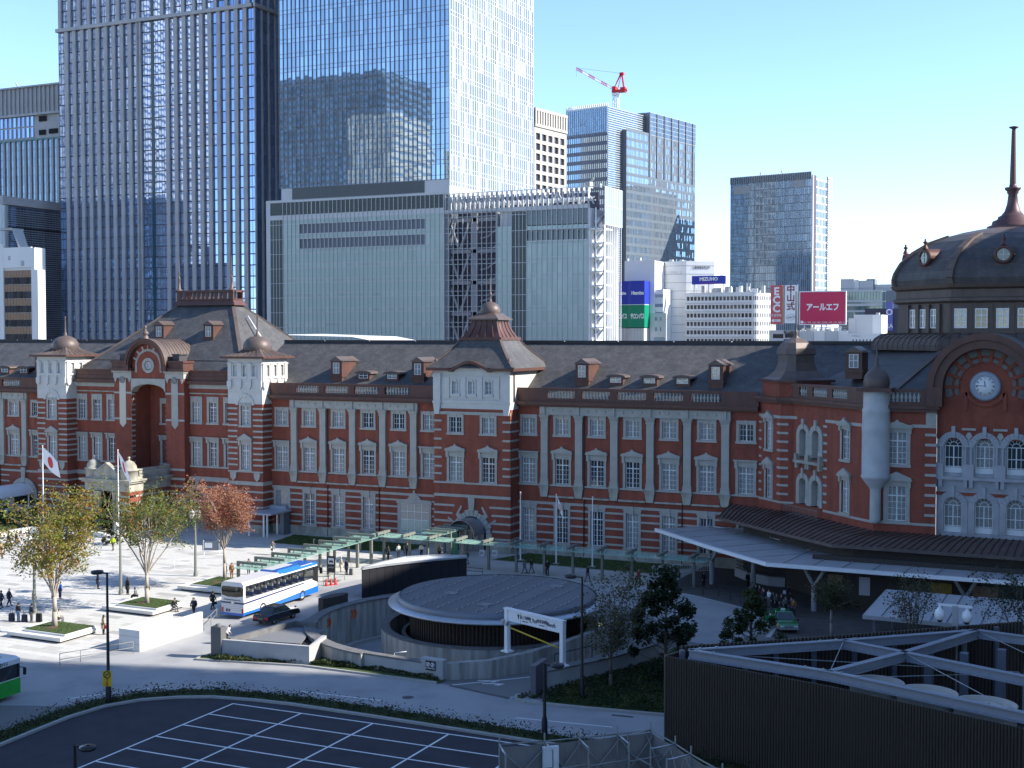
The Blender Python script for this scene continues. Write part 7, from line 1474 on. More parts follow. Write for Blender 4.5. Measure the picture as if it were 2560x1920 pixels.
# ---- scaffold with sheeting
T = thing('scaffold', 'tube scaffold hung with grey sheets at the bottom edge of the view', 'scaffold', (-24, 64, 0)); o = (-24, 64); M_sheet = mat_ramp('grey mesh sheet', [(0.3, (0.17, 0.165, 0.16)), (0.7, (0.25, 0.24, 0.23))], .9, .6, 6)
SCF = [(-30.3, 62.5), (-28.3, 64.1), (-26.8, 65.4), (-25.1, 67.0), (-23.65, 68.5), (-21.6, 66.7), (-20.3, 65.4), (-18.0, 63.4), (-15.5, 61.0)]; ZS = 3.5
for i, (a, c) in enumerate(zip(SCF, SCF[1:])):
    p, q = Vector((a[0] - o[0], a[1] - o[1], 0)), Vector((c[0] - o[0], c[1] - o[1], 0)); n = 5; up = [p.lerp(q, k / n) + Vector((0, 0, ZS - .12 - .06 * sin(pi * k / n))) for k in range(n + 1)]; lo = [p.lerp(q, k / n) + Vector((RND.gauss(0, .04), RND.gauss(0, .04), 0)) for k in range(n + 1)]; MB().strip(lo, up).strip(up, lo).obj('sheet', M_sheet, T)
    MB().tube(p + Vector((0, 0, ZS)), q + Vector((0, 0, ZS)), .05, .05, 6).obj('ledger', M_grey, T); MB().tube((p.x, p.y, 0), (p.x, p.y, ZS + .45), .05, .05, 6).obj('upright', M_grey, T)
    d = (q - p).normalized(); nn = Vector((d.y, -d.x, 0)) * 1.5; MB().tube(p + Vector((0, 0, ZS)), p + nn + Vector((0, 0, ZS - .1)), .05, .05, 6).obj('ledger', M_steel, T); MB().tube((p + nn).to_tuple(), (p + nn + Vector((0, 0, ZS))).to_tuple(), .05, .05, 6).obj('upright', M_grey, T)
    MB().tube(p + nn + Vector((0, 0, 2.4)), q + nn + Vector((0, 0, 2.5)), .045, .045, 6).obj('ledger', M_grey, T); MB().tube(p + nn * .2 + Vector((0, 0, .8)), q + nn * .2 + Vector((0, 0, ZS - .2)), .04, .04, 5).tube(p + nn * .2 + Vector((0, 0, ZS - .2)), q + nn * .2 + Vector((0, 0, .8)), .04, .04, 5).obj('brace', M_grey, T)
MB().box(-.45, .45, -.1, .1, 0, 3.3).obj('white_board', M_wht, T, (-27.9 - o[0], 64.0 - o[1], 0), .7)
MB().path([(0, 0, 2.3), (.8, .4, 2.5), (1.2, 0, 2.0), (2.0, .3, 1.8), (2.3, -.3, 1.4)], .04, 5).path([(.2, .4, 2.5), (1.0, -.2, 2.6)], .04, 5).obj('yellow_rope', MATS['yellow bar paint'], T, (-22.8 - o[0], 64.6 - o[1], 0))
# ------------------------------------------------------------------ trees, hedges
M_bark = mat_ramp('pale smooth bark', [(0.3, (0.30, 0.26, 0.22)), (0.7, (0.42, 0.38, 0.33))], .85, 4, 6, (1, 1, .3))
M_bark2 = mat_ramp('dark bark', [(0.3, (0.09, 0.075, 0.06)), (0.7, (0.15, 0.125, 0.10))], .9, 4, 6, (1, 1, .3))
def leafmat(name, stops, scale=.45, isl=.22):
    m = mat_ramp(name, stops, .55, scale, 3, island=isl); N, L, b = nodes(m); out = N['Material Output']; tr = N.new('ShaderNodeBsdfTranslucent'); mx = N.new('ShaderNodeMixShader'); mx.inputs[0].default_value = .38; src = b.inputs['Base Color'].links[0].from_socket; L.new(src, tr.inputs[0]); L.new(b.outputs[0], mx.inputs[1]); L.new(tr.outputs[0], mx.inputs[2]); L.new(mx.outputs[0], out.inputs[0]); return m
LF_gold = leafmat('autumn green gold leaves', [(.28, (.16, .20, .03)), (.50, (.22, .21, .035)), (.64, (.28, .17, .025)), (.82, (.33, .12, .02))])
LF_green = leafmat('turning green leaves', [(.3, (.11, .16, .03)), (.56, (.16, .19, .036)), (.70, (.26, .15, .025)), (.85, (.30, .11, .02))])
LF_red = leafmat('russet maple leaves', [(.3, (.30, .14, .08)), (.6, (.38, .18, .11)), (.85, (.42, .09, .06))])
LF_dark = leafmat('dark glossy evergreen leaves', [(.3, (.014, .026, .012)), (.7, (.032, .05, .02))])
LF_olive = leafmat('sparse olive leaves', [(.3, (.04, .05, .018)), (.6, (.075, .08, .028)), (.8, (.11, .075, .03))])
LF_pine = leafmat('pine needles', [(.3, (.035, .07, .015)), (.7, (.075, .125, .028))], .8)
LF_hedge = leafmat('low hedge leaves', [(.3, (.022, .036, .012)), (.6, (.04, .055, .018)), (.85, (.085, .05, .025))], .6)
LF_bed = leafmat('ground cover leaves', [(.3, (.025, .045, .012)), (.6, (.04, .065, .018)), (.8, (.12, .11, .02))], .5)
def leaf(b, p, s, R):
    a = Vector((R.gauss(0, 1), R.gauss(0, 1), R.gauss(0, .6))).normalized(); c = a.orthogonal().normalized(); c = (c * cos(R.random() * 6) + a.cross(c) * sin(R.random() * 6)).normalized(); s *= R.uniform(.7, 1.3)
    b.v += [tuple(p - a * s), tuple(p + c * s * .5), tuple(p + a * s), tuple(p - c * s * .5)]; n = len(b.v) - 4; b.f.append((n, n + 1, n + 2, n + 3)); b.m.append(0); b.sm.append(False)
def tree(name, label, loc, H, rad, h0, lm, bark, seed, limbs=10, leaves=9, ls=.13, r0=.17, lean=(12, 42), cat='tree', group=None, low=.3, droop=0.0):
    R = random.Random(seed); T = thing(name, label, cat, loc, 0, group); tb = MB(); lb = MB()
    tb.tube((0, 0, -.1), (0, 0, h0 * .5), r0 * 1.25, r0, 10).tube((0, 0, h0 * .5), (0, 0, h0), r0, r0 * .85, 10)
    def shoot(p, d, L, r, n, dep):
        for k in range(n):
            q = p + d * (L / n); r2 = r * (1 - .62 / n); tb.tube(p, q, r, r2, 6 if r > .05 else 4, caps=False); p = q; r = r2
            d = (d + Vector((R.gauss(0, .10), R.gauss(0, .10), R.gauss(.03 - droop, .06)))).normalized(); f = (k + 1) / n
            if dep < 2 and f > (low if dep == 0 else .2):
                for j in range(2 if dep == 0 else 1):
                    a = R.uniform(0, 2 * pi); o = d.orthogonal().normalized(); o = o * cos(a) + d.cross(o) * sin(a); out = Vector((p.x, p.y, 0)); out = out.normalized() * .35 if out.length > .1 else Vector((0, 0, 0))
                    shoot(p, (d * .75 + o * .75 + out + Vector((0, 0, -droop))).normalized(), L * (.30 if dep == 0 else .5) * R.uniform(.7, 1.2), r * .5, 3 if dep == 0 else 2, dep + 1)
            if dep >= 1:
                for j in range(leaves if dep == 2 else leaves // 2): leaf(lb, p + Vector((R.gauss(0, .24), R.gauss(0, .24), R.gauss(0, .18))), ls, R)
        for j in range(leaves * 2): leaf(lb, p + Vector((R.gauss(0, .3), R.gauss(0, .3), R.gauss(0, .22))), ls, R)
    for i in range(limbs):
        a = 2 * pi * (i + R.uniform(-.3, .3)) / limbs; t = radians(R.uniform(*lean)) * (1 if i % 3 else .4); L = (H - h0) / max(.75, cos(t)) * R.uniform(.8, 1.0)
        L = min(L, rad / max(.05, sin(t)) * R.uniform(.85, 1.05)) if t > .25 else L
        shoot(Vector((0, 0, h0 * R.uniform(.86, 1.0))), Vector((sin(t) * cos(a), sin(t) * sin(a), cos(t))), L, r0 * .42, 6, 0)
    tb.obj('trunk', bark, T); lb.obj('crown', lm, T); return T
tree('zelkova_tree', 'broad green and gold tree in the planter nearest the road', (-83.0, 82.7, .68), 10.2, 3.3, 2.6, LF_gold, M_bark, 3, 13, 5, .13, .2, (8, 32), low=.3)
tree('zelkova_tree', 'loose green tree with orange top in the middle planter', (-82.4, 93.7, .68), 9.3, 3.5, 2.8, LF_green, M_bark, 14, 12, 4, .125, .18, (10, 36), low=.36)
tree('maple_tree', 'russet red tree in the planter behind the tour bus', (-83.4, 106.6, .68), 8.2, 3.7, 3.2, LF_red, M_bark, 25, 14, 7, .11, .15, (14, 46), low=.4)
tree('slender_tree', 'slender half bare tree beside the height gate', (-33.1, 86.9, 0), 8.4, 2.0, 2.4, LF_olive, M_bark2, 31, 6, 3, .11, .13, (8, 40), low=.15)
tree('bare_tree', 'twiggy shrub tree in front of the pale seamed canopy', (-13.8, 101, 0), 7.0, 2.0, 2.4, LF_olive, M_bark2, 42, 11, 1, .10, .12, (6, 34), low=.4)
tree('bare_tree', 'twiggy dark tree at the right edge behind the enclosure', (-6.2, 101.5, 0), 8.2, 2.0, 2.8, LF_dark, M_bark2, 45, 8, 2, .11, .13, (8, 34), low=.35)
tree('weeping_tree', 'drooping yellowish tree beside the branching canopy column', (-21.9, 110.7, 0), 4.5, 1.7, 2.3, LF_olive, M_bark, 52, 9, 3, .10, .11, (16, 50), low=.25, droop=.09)
def bushy(name, label, loc, H, rad, z0, lm, seed, n=5200, ls=.16, cat='tree', clumps=46):
    R = random.Random(seed); T = thing(name, label, cat, loc); tb = MB().tube((0, 0, -.1), (0, 0, H * .8), .16, .05, 8); lb = MB()
    for k in range(clumps):
        t = R.random() ** .8; z = z0 + (H - z0) * t; rr = rad * sqrt(max(.03, 1 - (t * 1.02 - .12) ** 2 * 1.0)) * (1 - .62 * t) * 1.15; a = R.uniform(0, 2 * pi); q = rr * sqrt(R.uniform(.15, 1)); c = Vector((q * cos(a), q * sin(a), z)); tb.tube((0, 0, max(.3, z - q * .5)), c, .045, .015, 4, caps=False)
        cr = R.uniform(.3, .62) * rad / 2.6
        for j in range(n // clumps): v = Vector((R.gauss(0, 1), R.gauss(0, 1), R.gauss(0, .75))); leaf(lb, c + v.normalized() * cr * R.random() ** .4, ls, R)
    tb.obj('trunk', M_bark2, T); lb.obj('crown', lm, T); return T
bushy('evergreen_tree', 'tall dense dark evergreen beside the louvred enclosure', (-30.6, 92.0, 0), 8.0, 3.4, .7, LF_dark, 61, 7000, .17)
bushy('evergreen_tree', 'shorter green evergreen between road and green taxi', (-27.0, 103.4, 0), 4.6, 2.6, .3, LF_bed, 62, 4600, .14)
def pine(label, loc, pads, seed):
    R = random.Random(seed); T = thing('pine_tree', label, 'tree', loc); tb = MB(); lb = MB(); tb.tube((0, 0, -.1), (.2, 0, 1.2), .14, .1, 7).tube((.2, 0, 1.2), (0, .1, max(p[2] for p in pads)), .1, .05, 6)
    for x, y, z, r in pads:
        tb.tube((.1, 0, z * .7), (x, y, z - .1), .05, .03, 5)
        for k in range(int(800 * r)): a = R.uniform(0, 6.28); q = r * sqrt(R.random()); leaf(lb, Vector((x + q * cos(a), y + q * sin(a), z + .42 * r * sqrt(max(0, 1 - (q / r) ** 2)) * R.uniform(.2, 1))), .09, R)
    tb.obj('trunk', M_bark2, T); lb.obj('crown', LF_pine, T)
pine('cloud pruned bright green pine at the far left edge', (-137, 127.5, 0), [(0, 0, 2.3, 1.0), (-.9, -.2, 1.4, 1.0), (.9, -.3, 1.3, .95), (.2, -.6, .6, 1.2), (1.4, .2, .7, .8), (-.3, .4, 3.0, .7)], 71)
pine('cloud pruned pine behind the left flagpole', (-133.6, 130.0, 0), [(0, 0, 3.0, .9), (.8, 0, 2.2, 1.0), (-.7, 0, 1.7, 1.0), (.3, -.3, 1.2, 1.3)], 72)
pine('small tiered pine before the station porch', (-121.0, 127.2, 0), [(0, 0, 2.7, .8), (.9, .1, 2.0, .9), (-.8, 0, 1.5, .9), (.2, -.2, 1.0, 1.1), (1.7, .2, 2.4, .8), (2.2, 0, 1.4, 1.0)], 73)
bushy('round_shrub', 'dark clipped shrub behind the guard in the yellow vest', (-112.5, 121.6, 0), 1.7, 1.5, .1, LF_dark, 74, 1500, .1, 'shrub', 18)
sheet('planting_bed', [(-165, 121.5), (-130.0, 120.2), (-131, 125.2), (-125, 127.5), (-116.5, 125.4), (-113.5, 128.5), (-113.2, 133.5), (-117.0, 136.5), (-165, 137)], .25, M_grassb)
MBk = MB(); kp = [(-165, 121.2), (-129.8, 119.9), (-129.6, 125.0), (-124.8, 127.1), (-116.4, 125.0), (-113.0, 128.4), (-112.7, 133.7), (-116.6, 136.8)]
for a, c in zip(kp, kp[1:]): MBk.bar((a[0], a[1], .28), (c[0], c[1], .28), .6, .56)
MBk.obj('kerb', M_planter, kind='structure')
T = thing('stone_bench', 'long low white stone bench before the planting bed', 'bench', (-124, 123.5, 0)); MB().box(-4, 4, -.4, .4, .25, .55).box(-3.6, 3.6, -.3, .3, 0, .25).obj('seat', M_planter, T)
def hedge(name, poly_pts, n, h, s, lm, label, cat='hedge', tall=0):
    R = random.Random(n); b = MB(); P = [Vector(p) for p in poly_pts]
    xs_ = [p.x for p in P]; ys_ = [p.y for p in P]; k = 0
    def inside(x, y):
        c = False; j = len(P) - 1
        for i in range(len(P)):
            if (P[i].y > y) != (P[j].y > y) and x < (P[j].x - P[i].x) * (y - P[i].y) / (P[j].y - P[i].y) + P[i].x: c = not c
            j = i
        return c
    while k < n:
        x, y = R.uniform(min(xs_), max(xs_)), R.uniform(min(ys_), max(ys_))
        if not inside(x, y): continue
        w = .5 + .5 * sin(x * 2.1 + 1.3 * sin(y * 1.7)) * sin(y * 2.3 + x * .6); z = h * (.35 + .65 * w) * R.random() ** .6
        if tall and R.random() < .12: z = h + R.random() * tall
        leaf(b, Vector((x, y, .08 + z)), s, R); k += 1
    o = b.obj(name, lm, kind='stuff'); return o
lo2 = []; P_ = [Vector(p) for p in lot_edge]
for i, p in enumerate(P_):
    d = (P_[min(i + 1, len(P_) - 1)] - P_[max(i - 1, 0)]).normalized(); lo2.append((p, Vector((-d.y, d.x))))
hedge('hedge_planting', [tuple(p + n * .4) for p, n in lo2] + [tuple(p + n * 1.8) for p, n in lo2[::-1]], 20000, .42, .085, LF_hedge, '', tall=.35)
hedge('ground_cover', [(-38.2, 81.9), (-36.2, 81.8), (-30, 82.4), (-25.6, 83.2), (-24.4, 78.5), (-25.8, 78.5), (-25.5, 97), (-33, 98), (-34.2, 91.5), (-36.0, 87.0), (-37.0, 84.4)], 15000, .5, .11, LF_bed, '')
hedge('ground_cover', [(-66.0, 82.0), (-64.4, 81.0), (-57.4, 83.1), (-51.5, 83.9), (-47.0, 83.5), (-45.4, 83.3), (-46, 83.9), (-51, 84.2), (-56.9, 84.8), (-57.3, 83.2), (-64.6, 81.9)], 3600, .45, .09, LF_bed, '')
hedge('ground_cover', [(-164, 122), (-130.5, 120.6), (-131.3, 125.6), (-125, 128), (-117, 126), (-114, 129), (-114, 133), (-118, 136), (-164, 136)], 6000, .35, .12, LF_bed, '')
sheet('planting_bed', [(-66.4, 82.1), (-66.0, 80.9), (-57.2, 82.9), (-45.2, 83.0), (-45.2, 84.0), (-57, 85), (-64.6, 82.4)], .1, M_grassb); sheet('planting_bed', [(-38.4, 81.7), (-36, 81.6), (-27.4, 82.6), (-24.6, 82.9), (-24.6, 99), (-33, 101), (-34.0, 92), (-37.2, 84.4)], .1, M_grassb)
kq = [(-37.7, 83.9), (-38.6, 82.4), (-38.3, 81.6), (-37.3, 81.25), (-33, 81.7), (-27.4, 82.5), (-24.5, 82.8)]; b = MB()
for a, c in zip(kq, kq[1:]): b.bar((a[0], a[1], .08), (c[0], c[1], .08), .22, .18)
kq = [(-66.4, 82.0), (-66.1, 80.8), (-57.2, 82.8), (-45.4, 82.95)]
for a, c in zip(kq, kq[1:]): b.bar((a[0], a[1], .07), (c[0], c[1], .07), .2, .16)
b.obj('kerb', M_kerb, kind='structure')
for nm, y0 in (('lawn', 0),): pass
hedge('lawn_grass', [(-94.9, 130.4), (-79.0, 130.6), (-76.3, 133.4), (-76.3, 137.2), (-96.0, 137.2)], 7000, .06, .07, M_leafg, ''); hedge('lawn_grass', [(-64.7, 131.5), (-52.4, 131.0), (-45.5, 131.2), (-42.0, 137.3), (-62.8, 137.3)], 7000, .06, .07, M_leafg, '')

# ------------------------------------------------------------------ lamps, flags, street things
def plaza_lamp(x, y, label):
    T = thing('plaza_lamp', label, 'street lamp', (x, y, 0), 0, 'grey plaza lamps with white lanterns'); MB().lathe([(.24, 0), (.24, .3), (.17, .5), (.09, 5.9), (.07, 6.2)], n=12).obj('pole', M_frame, T); MB().lathe([(.06, 6.1), (.1, 6.2), (.06, 7.3), (0, 7.5)], n=8).bar((-.5, 0, 6.25), (.5, 0, 6.25), .06, .06).bar((0, -.5, 6.25), (0, .5, 6.25), .06, .06).obj('bracket', M_grey, T)
    for a in range(4): c = (.45 * cos(a * pi / 2), .45 * sin(a * pi / 2), 0); MB().lathe([(.12, 6.3), (.2, 6.35), (.23, 6.95), (.26, 7.0), (.1, 7.15), (0, 7.3)], c, 8).obj('lantern', M_wht, T)
plaza_lamp(-89.2, 109.1, 'grey lamp post with white lanterns left of the russet tree'); plaza_lamp(-89.6, 98.1, 'grey lamp post with white lanterns beside the middle planter'); plaza_lamp(-91.0, 88.2, 'grey lamp post with white lanterns among the luggage group')
def road_lamp(x, y, h, label, rz=0.0, arm=True):
    T = thing('road_lamp', label, 'street lamp', (x, y, 0), rz, 'black road lamps'); MB().lathe([(.2, 0), (.2, 1.2), (.12, 1.5), (.075, h)], n=10).obj('pole', M_black, T)
    MB().bar((0, 0, h - .04), (-.55, 0, h - .04), .08, .08).obj('arm', M_black, T); MB().lathe([(.1, h + .1), (.42, h + .06), (.45, h - .08), (.36, h - .16), (0, h - .18)], (-.9, 0, 0), 18).obj('lamp_head', M_black, T); return T
road_lamp(-63.8, 68.5, 9.3, 'tall black road lamp carrying a yellow no smoking sign'); road_lamp(-34.1, 83.8, 8.8, 'tall black road lamp in the shrub bed beside the slender tree'); road_lamp(-32.9, 74.5, 4.9, 'black lamp standing in the hedge before the car park ramp', pi); road_lamp(-49.4, 50.5, 4.35, 'black lamp head poking up at the bottom left of the view', pi)
T = thing('no_smoking_sign', 'yellow no smoking sign strapped to the tall black lamp', 'sign', (-63.62, 68.2, 1.35), .45); MB().box(-.32, .32, -.03, 0, 0, 1.1).obj('plate', mat('yellow sign', (.60, .42, .02), .5), T); ps = MB().lathe([(.19, .0), (.26, .0)], n=24); ps.obj('prohibition_ring', M_ltr_k, T).data.transform(Matrix.Translation((0, -.035, .82)) @ RX); MB().bar((-.17, -.036, .66), (.17, -.036, .98), .02, .04).bar((-.14, -.036, .82), (.12, -.036, .82), .02, .05).obj('prohibition_bar', M_ltr_k, T)
for c, z in (('路', .48), ('上', .34), ('禁', .20), ('煙', .07)): lettering(c, M_red, T, (.0, -.036, z), .15)
M_flagw = mat('white flag cloth', (.78, .78, .80), .8, noise=.03)
def flagpole(x, y, h, label, flag=None, flab=''):
    T = thing('flagpole', label, 'flagpole', (x, y, 0), 0, 'white flagpoles'); MB().lathe([(.1, 0), (.085, 1), (.05, h)], n=10).obj('pole', M_wht, T); MB().lathe([(.0, h), (.09, h + .06), (.09, h + .12), (0, h + .18)], n=8).obj('finial', M_wht, T); MB().box(-.35, .35, -.35, .35, 0, .12).obj('base', M_panel, T)
    if flag:
        F = thing('national_flag', flab, 'flag', (x, y, h - .05)); P = lambda u, v: Vector((.06 + flag[0] * u * (1 - .25 * v * (1 - u)) + flag[3] * v, .22 * sin(5 * u + 2 * v) * u - .1 * u, -flag[1] * v - flag[2] * u)); n = 16
        def sub(u0, u1, v0, v1, off=0):
            b = MB(); vs = [P(u0 + (u1 - u0) * i / n, v0 + (v1 - v0) * j / n) + Vector((0, off, 0)) for j in range(n + 1) for i in range(n + 1)]; return vs
        vs = sub(0, 1, 0, 1); MB().add(vs, [(j * (n + 1) + i, (j + 1) * (n + 1) + i, (j + 1) * (n + 1) + i + 1, j * (n + 1) + i + 1) for j in range(n) for i in range(n)], 0, True).obj('cloth', M_flagw, F)
        for off in (-.02, .02):
            dv = [P(.5, .5) + Vector((0, off, 0))] + [P(.5 + .2 * cos(t), .5 + .3 * sin(t)) + Vector((0, off, 0)) for t in [2 * pi * k / 24 for k in range(24)]]; MB().add(dv, [(0, 1 + k, 1 + (k + 1) % 24) for k in range(24)], 0).obj('red_disc', M_red, F)
flagpole(-129.4, 127.2, 11.05, 'white flagpole furthest left before the station', (2.9, 2.1, 1.9, .1), 'white flag with red disc flying at the far left pole'); flagpole(-116.4, 127.2, 11.0, 'white flagpole rising before the station porch', (1.7, 1.9, 2.2, .45), 'white flag with red disc folded on the pole before the porch')
flagpole(-61.65, 132.7, 7.8, 'bare white flagpole beside the central turret'); flagpole(-57.0, 132.3, 7.85, 'white flagpole in the right lawn carrying a limp flag', (.75, 1.1, 1.6, .2), 'limp red and white flag over the right lawn'); flagpole(-52.6, 132.3, 7.8, 'bare white flagpole at the right of the lawn')
T = thing('bus_stop_sign', 'black bus stop board with white bus pictogram on two legs', 'sign', (-74.4, 112.9, 0), .1); MB().box(-.45, .45, -.06, .06, .95, 2.7).obj('board', M_black, T); MB().box(-.4, -.34, -.05, .05, 0, .95).box(.34, .4, -.05, .05, 0, .95).obj('leg', M_black, T); MB().box(-.7, .9, -.4, .4, 0, .15).obj('base', M_frame, T); MB().box(-.33, .33, -.07, -.06, 1.85, 2.5).obj('plate', M_wht, T); MB().box(-.22, .22, -.08, -.07, 2.05, 2.25).box(-.2, -.1, -.08, -.07, 1.97, 2.05).box(.1, .2, -.08, -.07, 1.97, 2.05).obj('bus_mark', M_ltr_k, T); lettering('のりば', M_ltr_w, T, (0, -.07, 1.5), .2)
for k, (x, y) in enumerate(((-73.6, 110.75), (-73.35, 111.25), (-73.1, 111.7))):
    T = thing('traffic_cone', ('red traffic cone nearest the bus front', 'red traffic cone between the other two', 'red traffic cone nearest the bus stop board')[k], 'traffic cone', (x, y, 0), 0, 'red cones by the bus stop'); MB().lathe([(.17, .04), (.04, .72), (0, .72)], n=12).obj('cone', M_red, T); MB().box(-.2, .2, -.2, .2, 0, .04).obj('foot', M_red, T)
T = thing('green_totem', 'green station guide totem before the arched entrance', 'sign', (-70.0, 132.4, 0)); MB().box(-.4, .4, -.1, .1, 0, 2.6).obj('panel', mat('station green', (.06, .22, .14), .5), T); MB().box(-.3, .3, -.11, -.1, 1.9, 2.1).obj('stripe', M_ltr_w, T)
for i, (x, y) in enumerate(((-72.3, 133.6), (-67.2, 134.0), (-65.8, 134.5))):
    T = thing('white_box_light', ('small white box light left of the arched entrance', 'small white box light right of the arched entrance', 'small white box light at the turret corner')[i], 'light', (x, y, 0), 0, 'white floor lights'); MB().box(-.3, .3, -.2, .2, 0, .6).obj('box', M_wht, T); MB().box(-.24, .24, -.21, -.2, .1, .5).obj('lens', M_panel, T)
for i, (x, y) in enumerate(((-88.3, 130.2), (-81.6, 130.2), (-75.8, 130.6))):
    T = thing('bollard_light', ('grey bollard light at the left of the left lawn', 'grey bollard light in the middle of the left lawn edge', 'grey bollard light at the right of the left lawn')[i], 'bollard', (x, y, 0), 0, 'bollard lights by the lawn'); MB().box(-.07, .07, -.07, .07, 0, 1.0).obj('post', M_grey, T); MB().box(-.07, .2, -.08, .08, .95, 1.05).obj('head', M_grey, T)

# ------------------------------------------------------------------ vehicles
M_tint = bpy.data.materials.new('tinted vehicle glass'); M_tint.use_nodes = True; N, L, b_ = nodes(M_tint); b_.inputs['Base Color'].default_value = (.015, .02, .022, 1); b_.inputs['Roughness'].default_value = .04; b_.inputs['Alpha'].default_value = .3; b_.inputs['IOR'].default_value = 1.5
M_bwhite = mat('white coach paint', (.70, .70, .70), .25, noise=.02, coat=.5); M_bblue = mat('bright blue coach paint', (.015, .13, .50), .25, noise=.03, coat=.5); M_navy = mat('navy stripe', (.03, .045, .14), .3, noise=.03); M_seat = mat('blue seat cloth', (.02, .06, .28), .8); M_chrome = mat('chrome', (.7, .7, .72), .15, .9)
M_tail = mat('tail lamp red', (.45, .015, .015), .2, coat=.5)
def wheel(T, x, y, r, w=.28, rz=0.0, hub=None):
    o = MB().lathe([(r * .62, -w / 2), (r * .95, -w / 2), (r, -w / 2 + .04), (r, w / 2 - .04), (r * .95, w / 2), (r * .62, w / 2)], n=24).mesh('tyre', M_rubber, Matrix.Rotation(pi / 2, 4, 'Y')); t = link(o, 'wheel', T, (x, y, r), rz)
    MB().lathe([(0, -w / 2 + .06), (r * .3, -w / 2), (r * .64, -w / 2 + .03), (r * .64, w / 2 - .03), (r * .3, w / 2), (0, w / 2 - .06)], n=18).obj('rim', hub or M_chrome, t).data.transform(Matrix.Rotation(pi / 2, 4, 'Y'))
T = thing('tour_bus', 'white and blue tour coach seen from behind at the bus stand', 'bus', (-72.85, 94.25, 0)); BL, BW = 12.0, 1.25
MB().xprism([(-BW, .38), (BW, .38), (BW, 1.85), (-BW, 1.85)], 0, BL).obj('lower_body', M_bwhite, T)
MB().xprism([(-BW, 3.02), (BW, 3.02), (BW - .06, 3.2), (BW - .22, 3.36), (-BW + .22, 3.36), (-BW + .06, 3.2)], -.02, BL - .1).obj('roof', M_bwhite, T)
MB().prism([(BW + .004, 1.2), (BW + .012, 1.2), (BW + .012, BL), (BW + .004, BL)], .38, .42).add([(BW + .008, 0, .38), (BW + .008, BL, .38), (BW + .008, BL, 1.02), (BW + .008, 8.5, .86), (BW + .008, 4, .66), (BW + .008, 0, .62)], [(0, 1, 2, 3, 4, 5)]).obj('blue_skirt', M_bblue, T)
MB().box(-BW - .005, BW + .006, -.006, .05, 1.36, 1.52).obj('rear_stripe', M_navy, T); MB().add([(BW + .009, 0, 1.36), (BW + .009, 9.6, 1.62), (BW + .009, 9.6, 1.74), (BW + .009, 0, 1.52)], [(0, 1, 2, 3)]).obj('side_stripe', M_navy, T)
rfb = MB().xprism([(-BW + .02, 3.2), (BW - .05, 3.2), (BW - .2, 3.38), (BW - .32, 3.52), (-BW + .3, 3.52), (-BW + .2, 3.38)], 5.6, 9.2).xprism([(-BW + .02, 3.15), (BW - .02, 3.15), (BW - .2, 3.39), (-BW + .2, 3.39)], 6.2, BL - .08); rfb.obj('blue_roof', M_bblue, T); MB().box(-.9, .2, 5.7, 9.1, 3.52, 3.535).box(BW - .2, BW - .12, 9.2, 11.2, 3.36, 3.4).obj('roof_flash', M_bwhite, T)
MB().box(-BW + .1, BW - .1, .3, BL - .3, 1.3, 1.4).obj('floor', M_dark, T); MB().box(-BW + .02, -BW + .05, .3, BL - .2, 1.87, 3.0).obj('side_window', M_tint, T)
for k, y in enumerate((.12, 2.55, 5.1, 7.5, 9.5, 11.25)): MB().box(BW - .06, BW - .005, y, y + .16, 1.85, 3.02).box(-BW + .005, -BW + .06, y, y + .16, 1.85, 3.02).obj('pillar', M_black if k else M_bwhite, T)
for y0, y1 in ((.28, 2.55), (2.71, 5.1), (5.26, 7.5), (7.66, 9.5), (9.66, 11.25)):
    MB().box(BW - .03, BW - .015, y0, y1, 1.87, 3.0).obj('side_window', M_tint, T)
for k in range(9):
    y = 1.6 + k * 1.02
    for x in (-.85, -.35, .4, .88): o = MB().box(-.2, .2, 0, .12, 1.4, 2.25).box(-.2, .2, -.4, 0, 1.4, 1.75).obj('seat', M_seat, T, (x, y, 0)); MB().box(-.17, .17, -.02, .14, 2.25, 2.48).obj('headrest', M_bwhite, o)
MB().xprism([(-BW + .08, 2.12), (-.5, 1.98), (.5, 1.98), (BW - .08, 2.12), (BW - .04, 2.75), (BW - .15, 2.95), (-BW + .15, 2.95), (-BW + .04, 2.75)], -.05, 0).obj('rear_window', mat_glass('rear coach glass', (.012, .015, .018), .05, 1.6, .2, .0), T); MB().box(-BW, BW, -.03, .08, 1.85, 3.06).obj('rear_panel', M_bwhite, T)
for k in range(4): MB().box(-BW + .1, BW - .1, -.012, 0, 0, .02).obj('vent_line', M_fin2, T, (0, 0, .78 + .16 * k))
for s in (-1, 1): MB().box(min(s * BW * .97, s * (BW - .22)), max(s * BW * .97, s * (BW - .22)), -.03, .12, .55, .98).obj('tail_lamp', M_tail, T)
MB().box(-.75, -.28, -.02, 0, .62, .86).obj('number_plate', M_ltr_k, T); lettering('130', M_ltr_w, T, (-.5, -.025, .74), .18); MB().box(-BW + .02, BW - .02, -.05, .2, .3, .52).obj('bumper', M_bblue, T); MB().box(-.14, .14, -.02, 0, 1.38, 1.5).obj('maker_badge', M_chrome, T)
lettering('Kokusai Kosan Inc.', M_fin2, T, (0, -.035, 1.72), .27, sx=.95)
for y in (2.9, 9.3):
    for s in (-1, 1): wheel(T, s * (BW - .14), y, .52, .3, hub=M_bwhite)
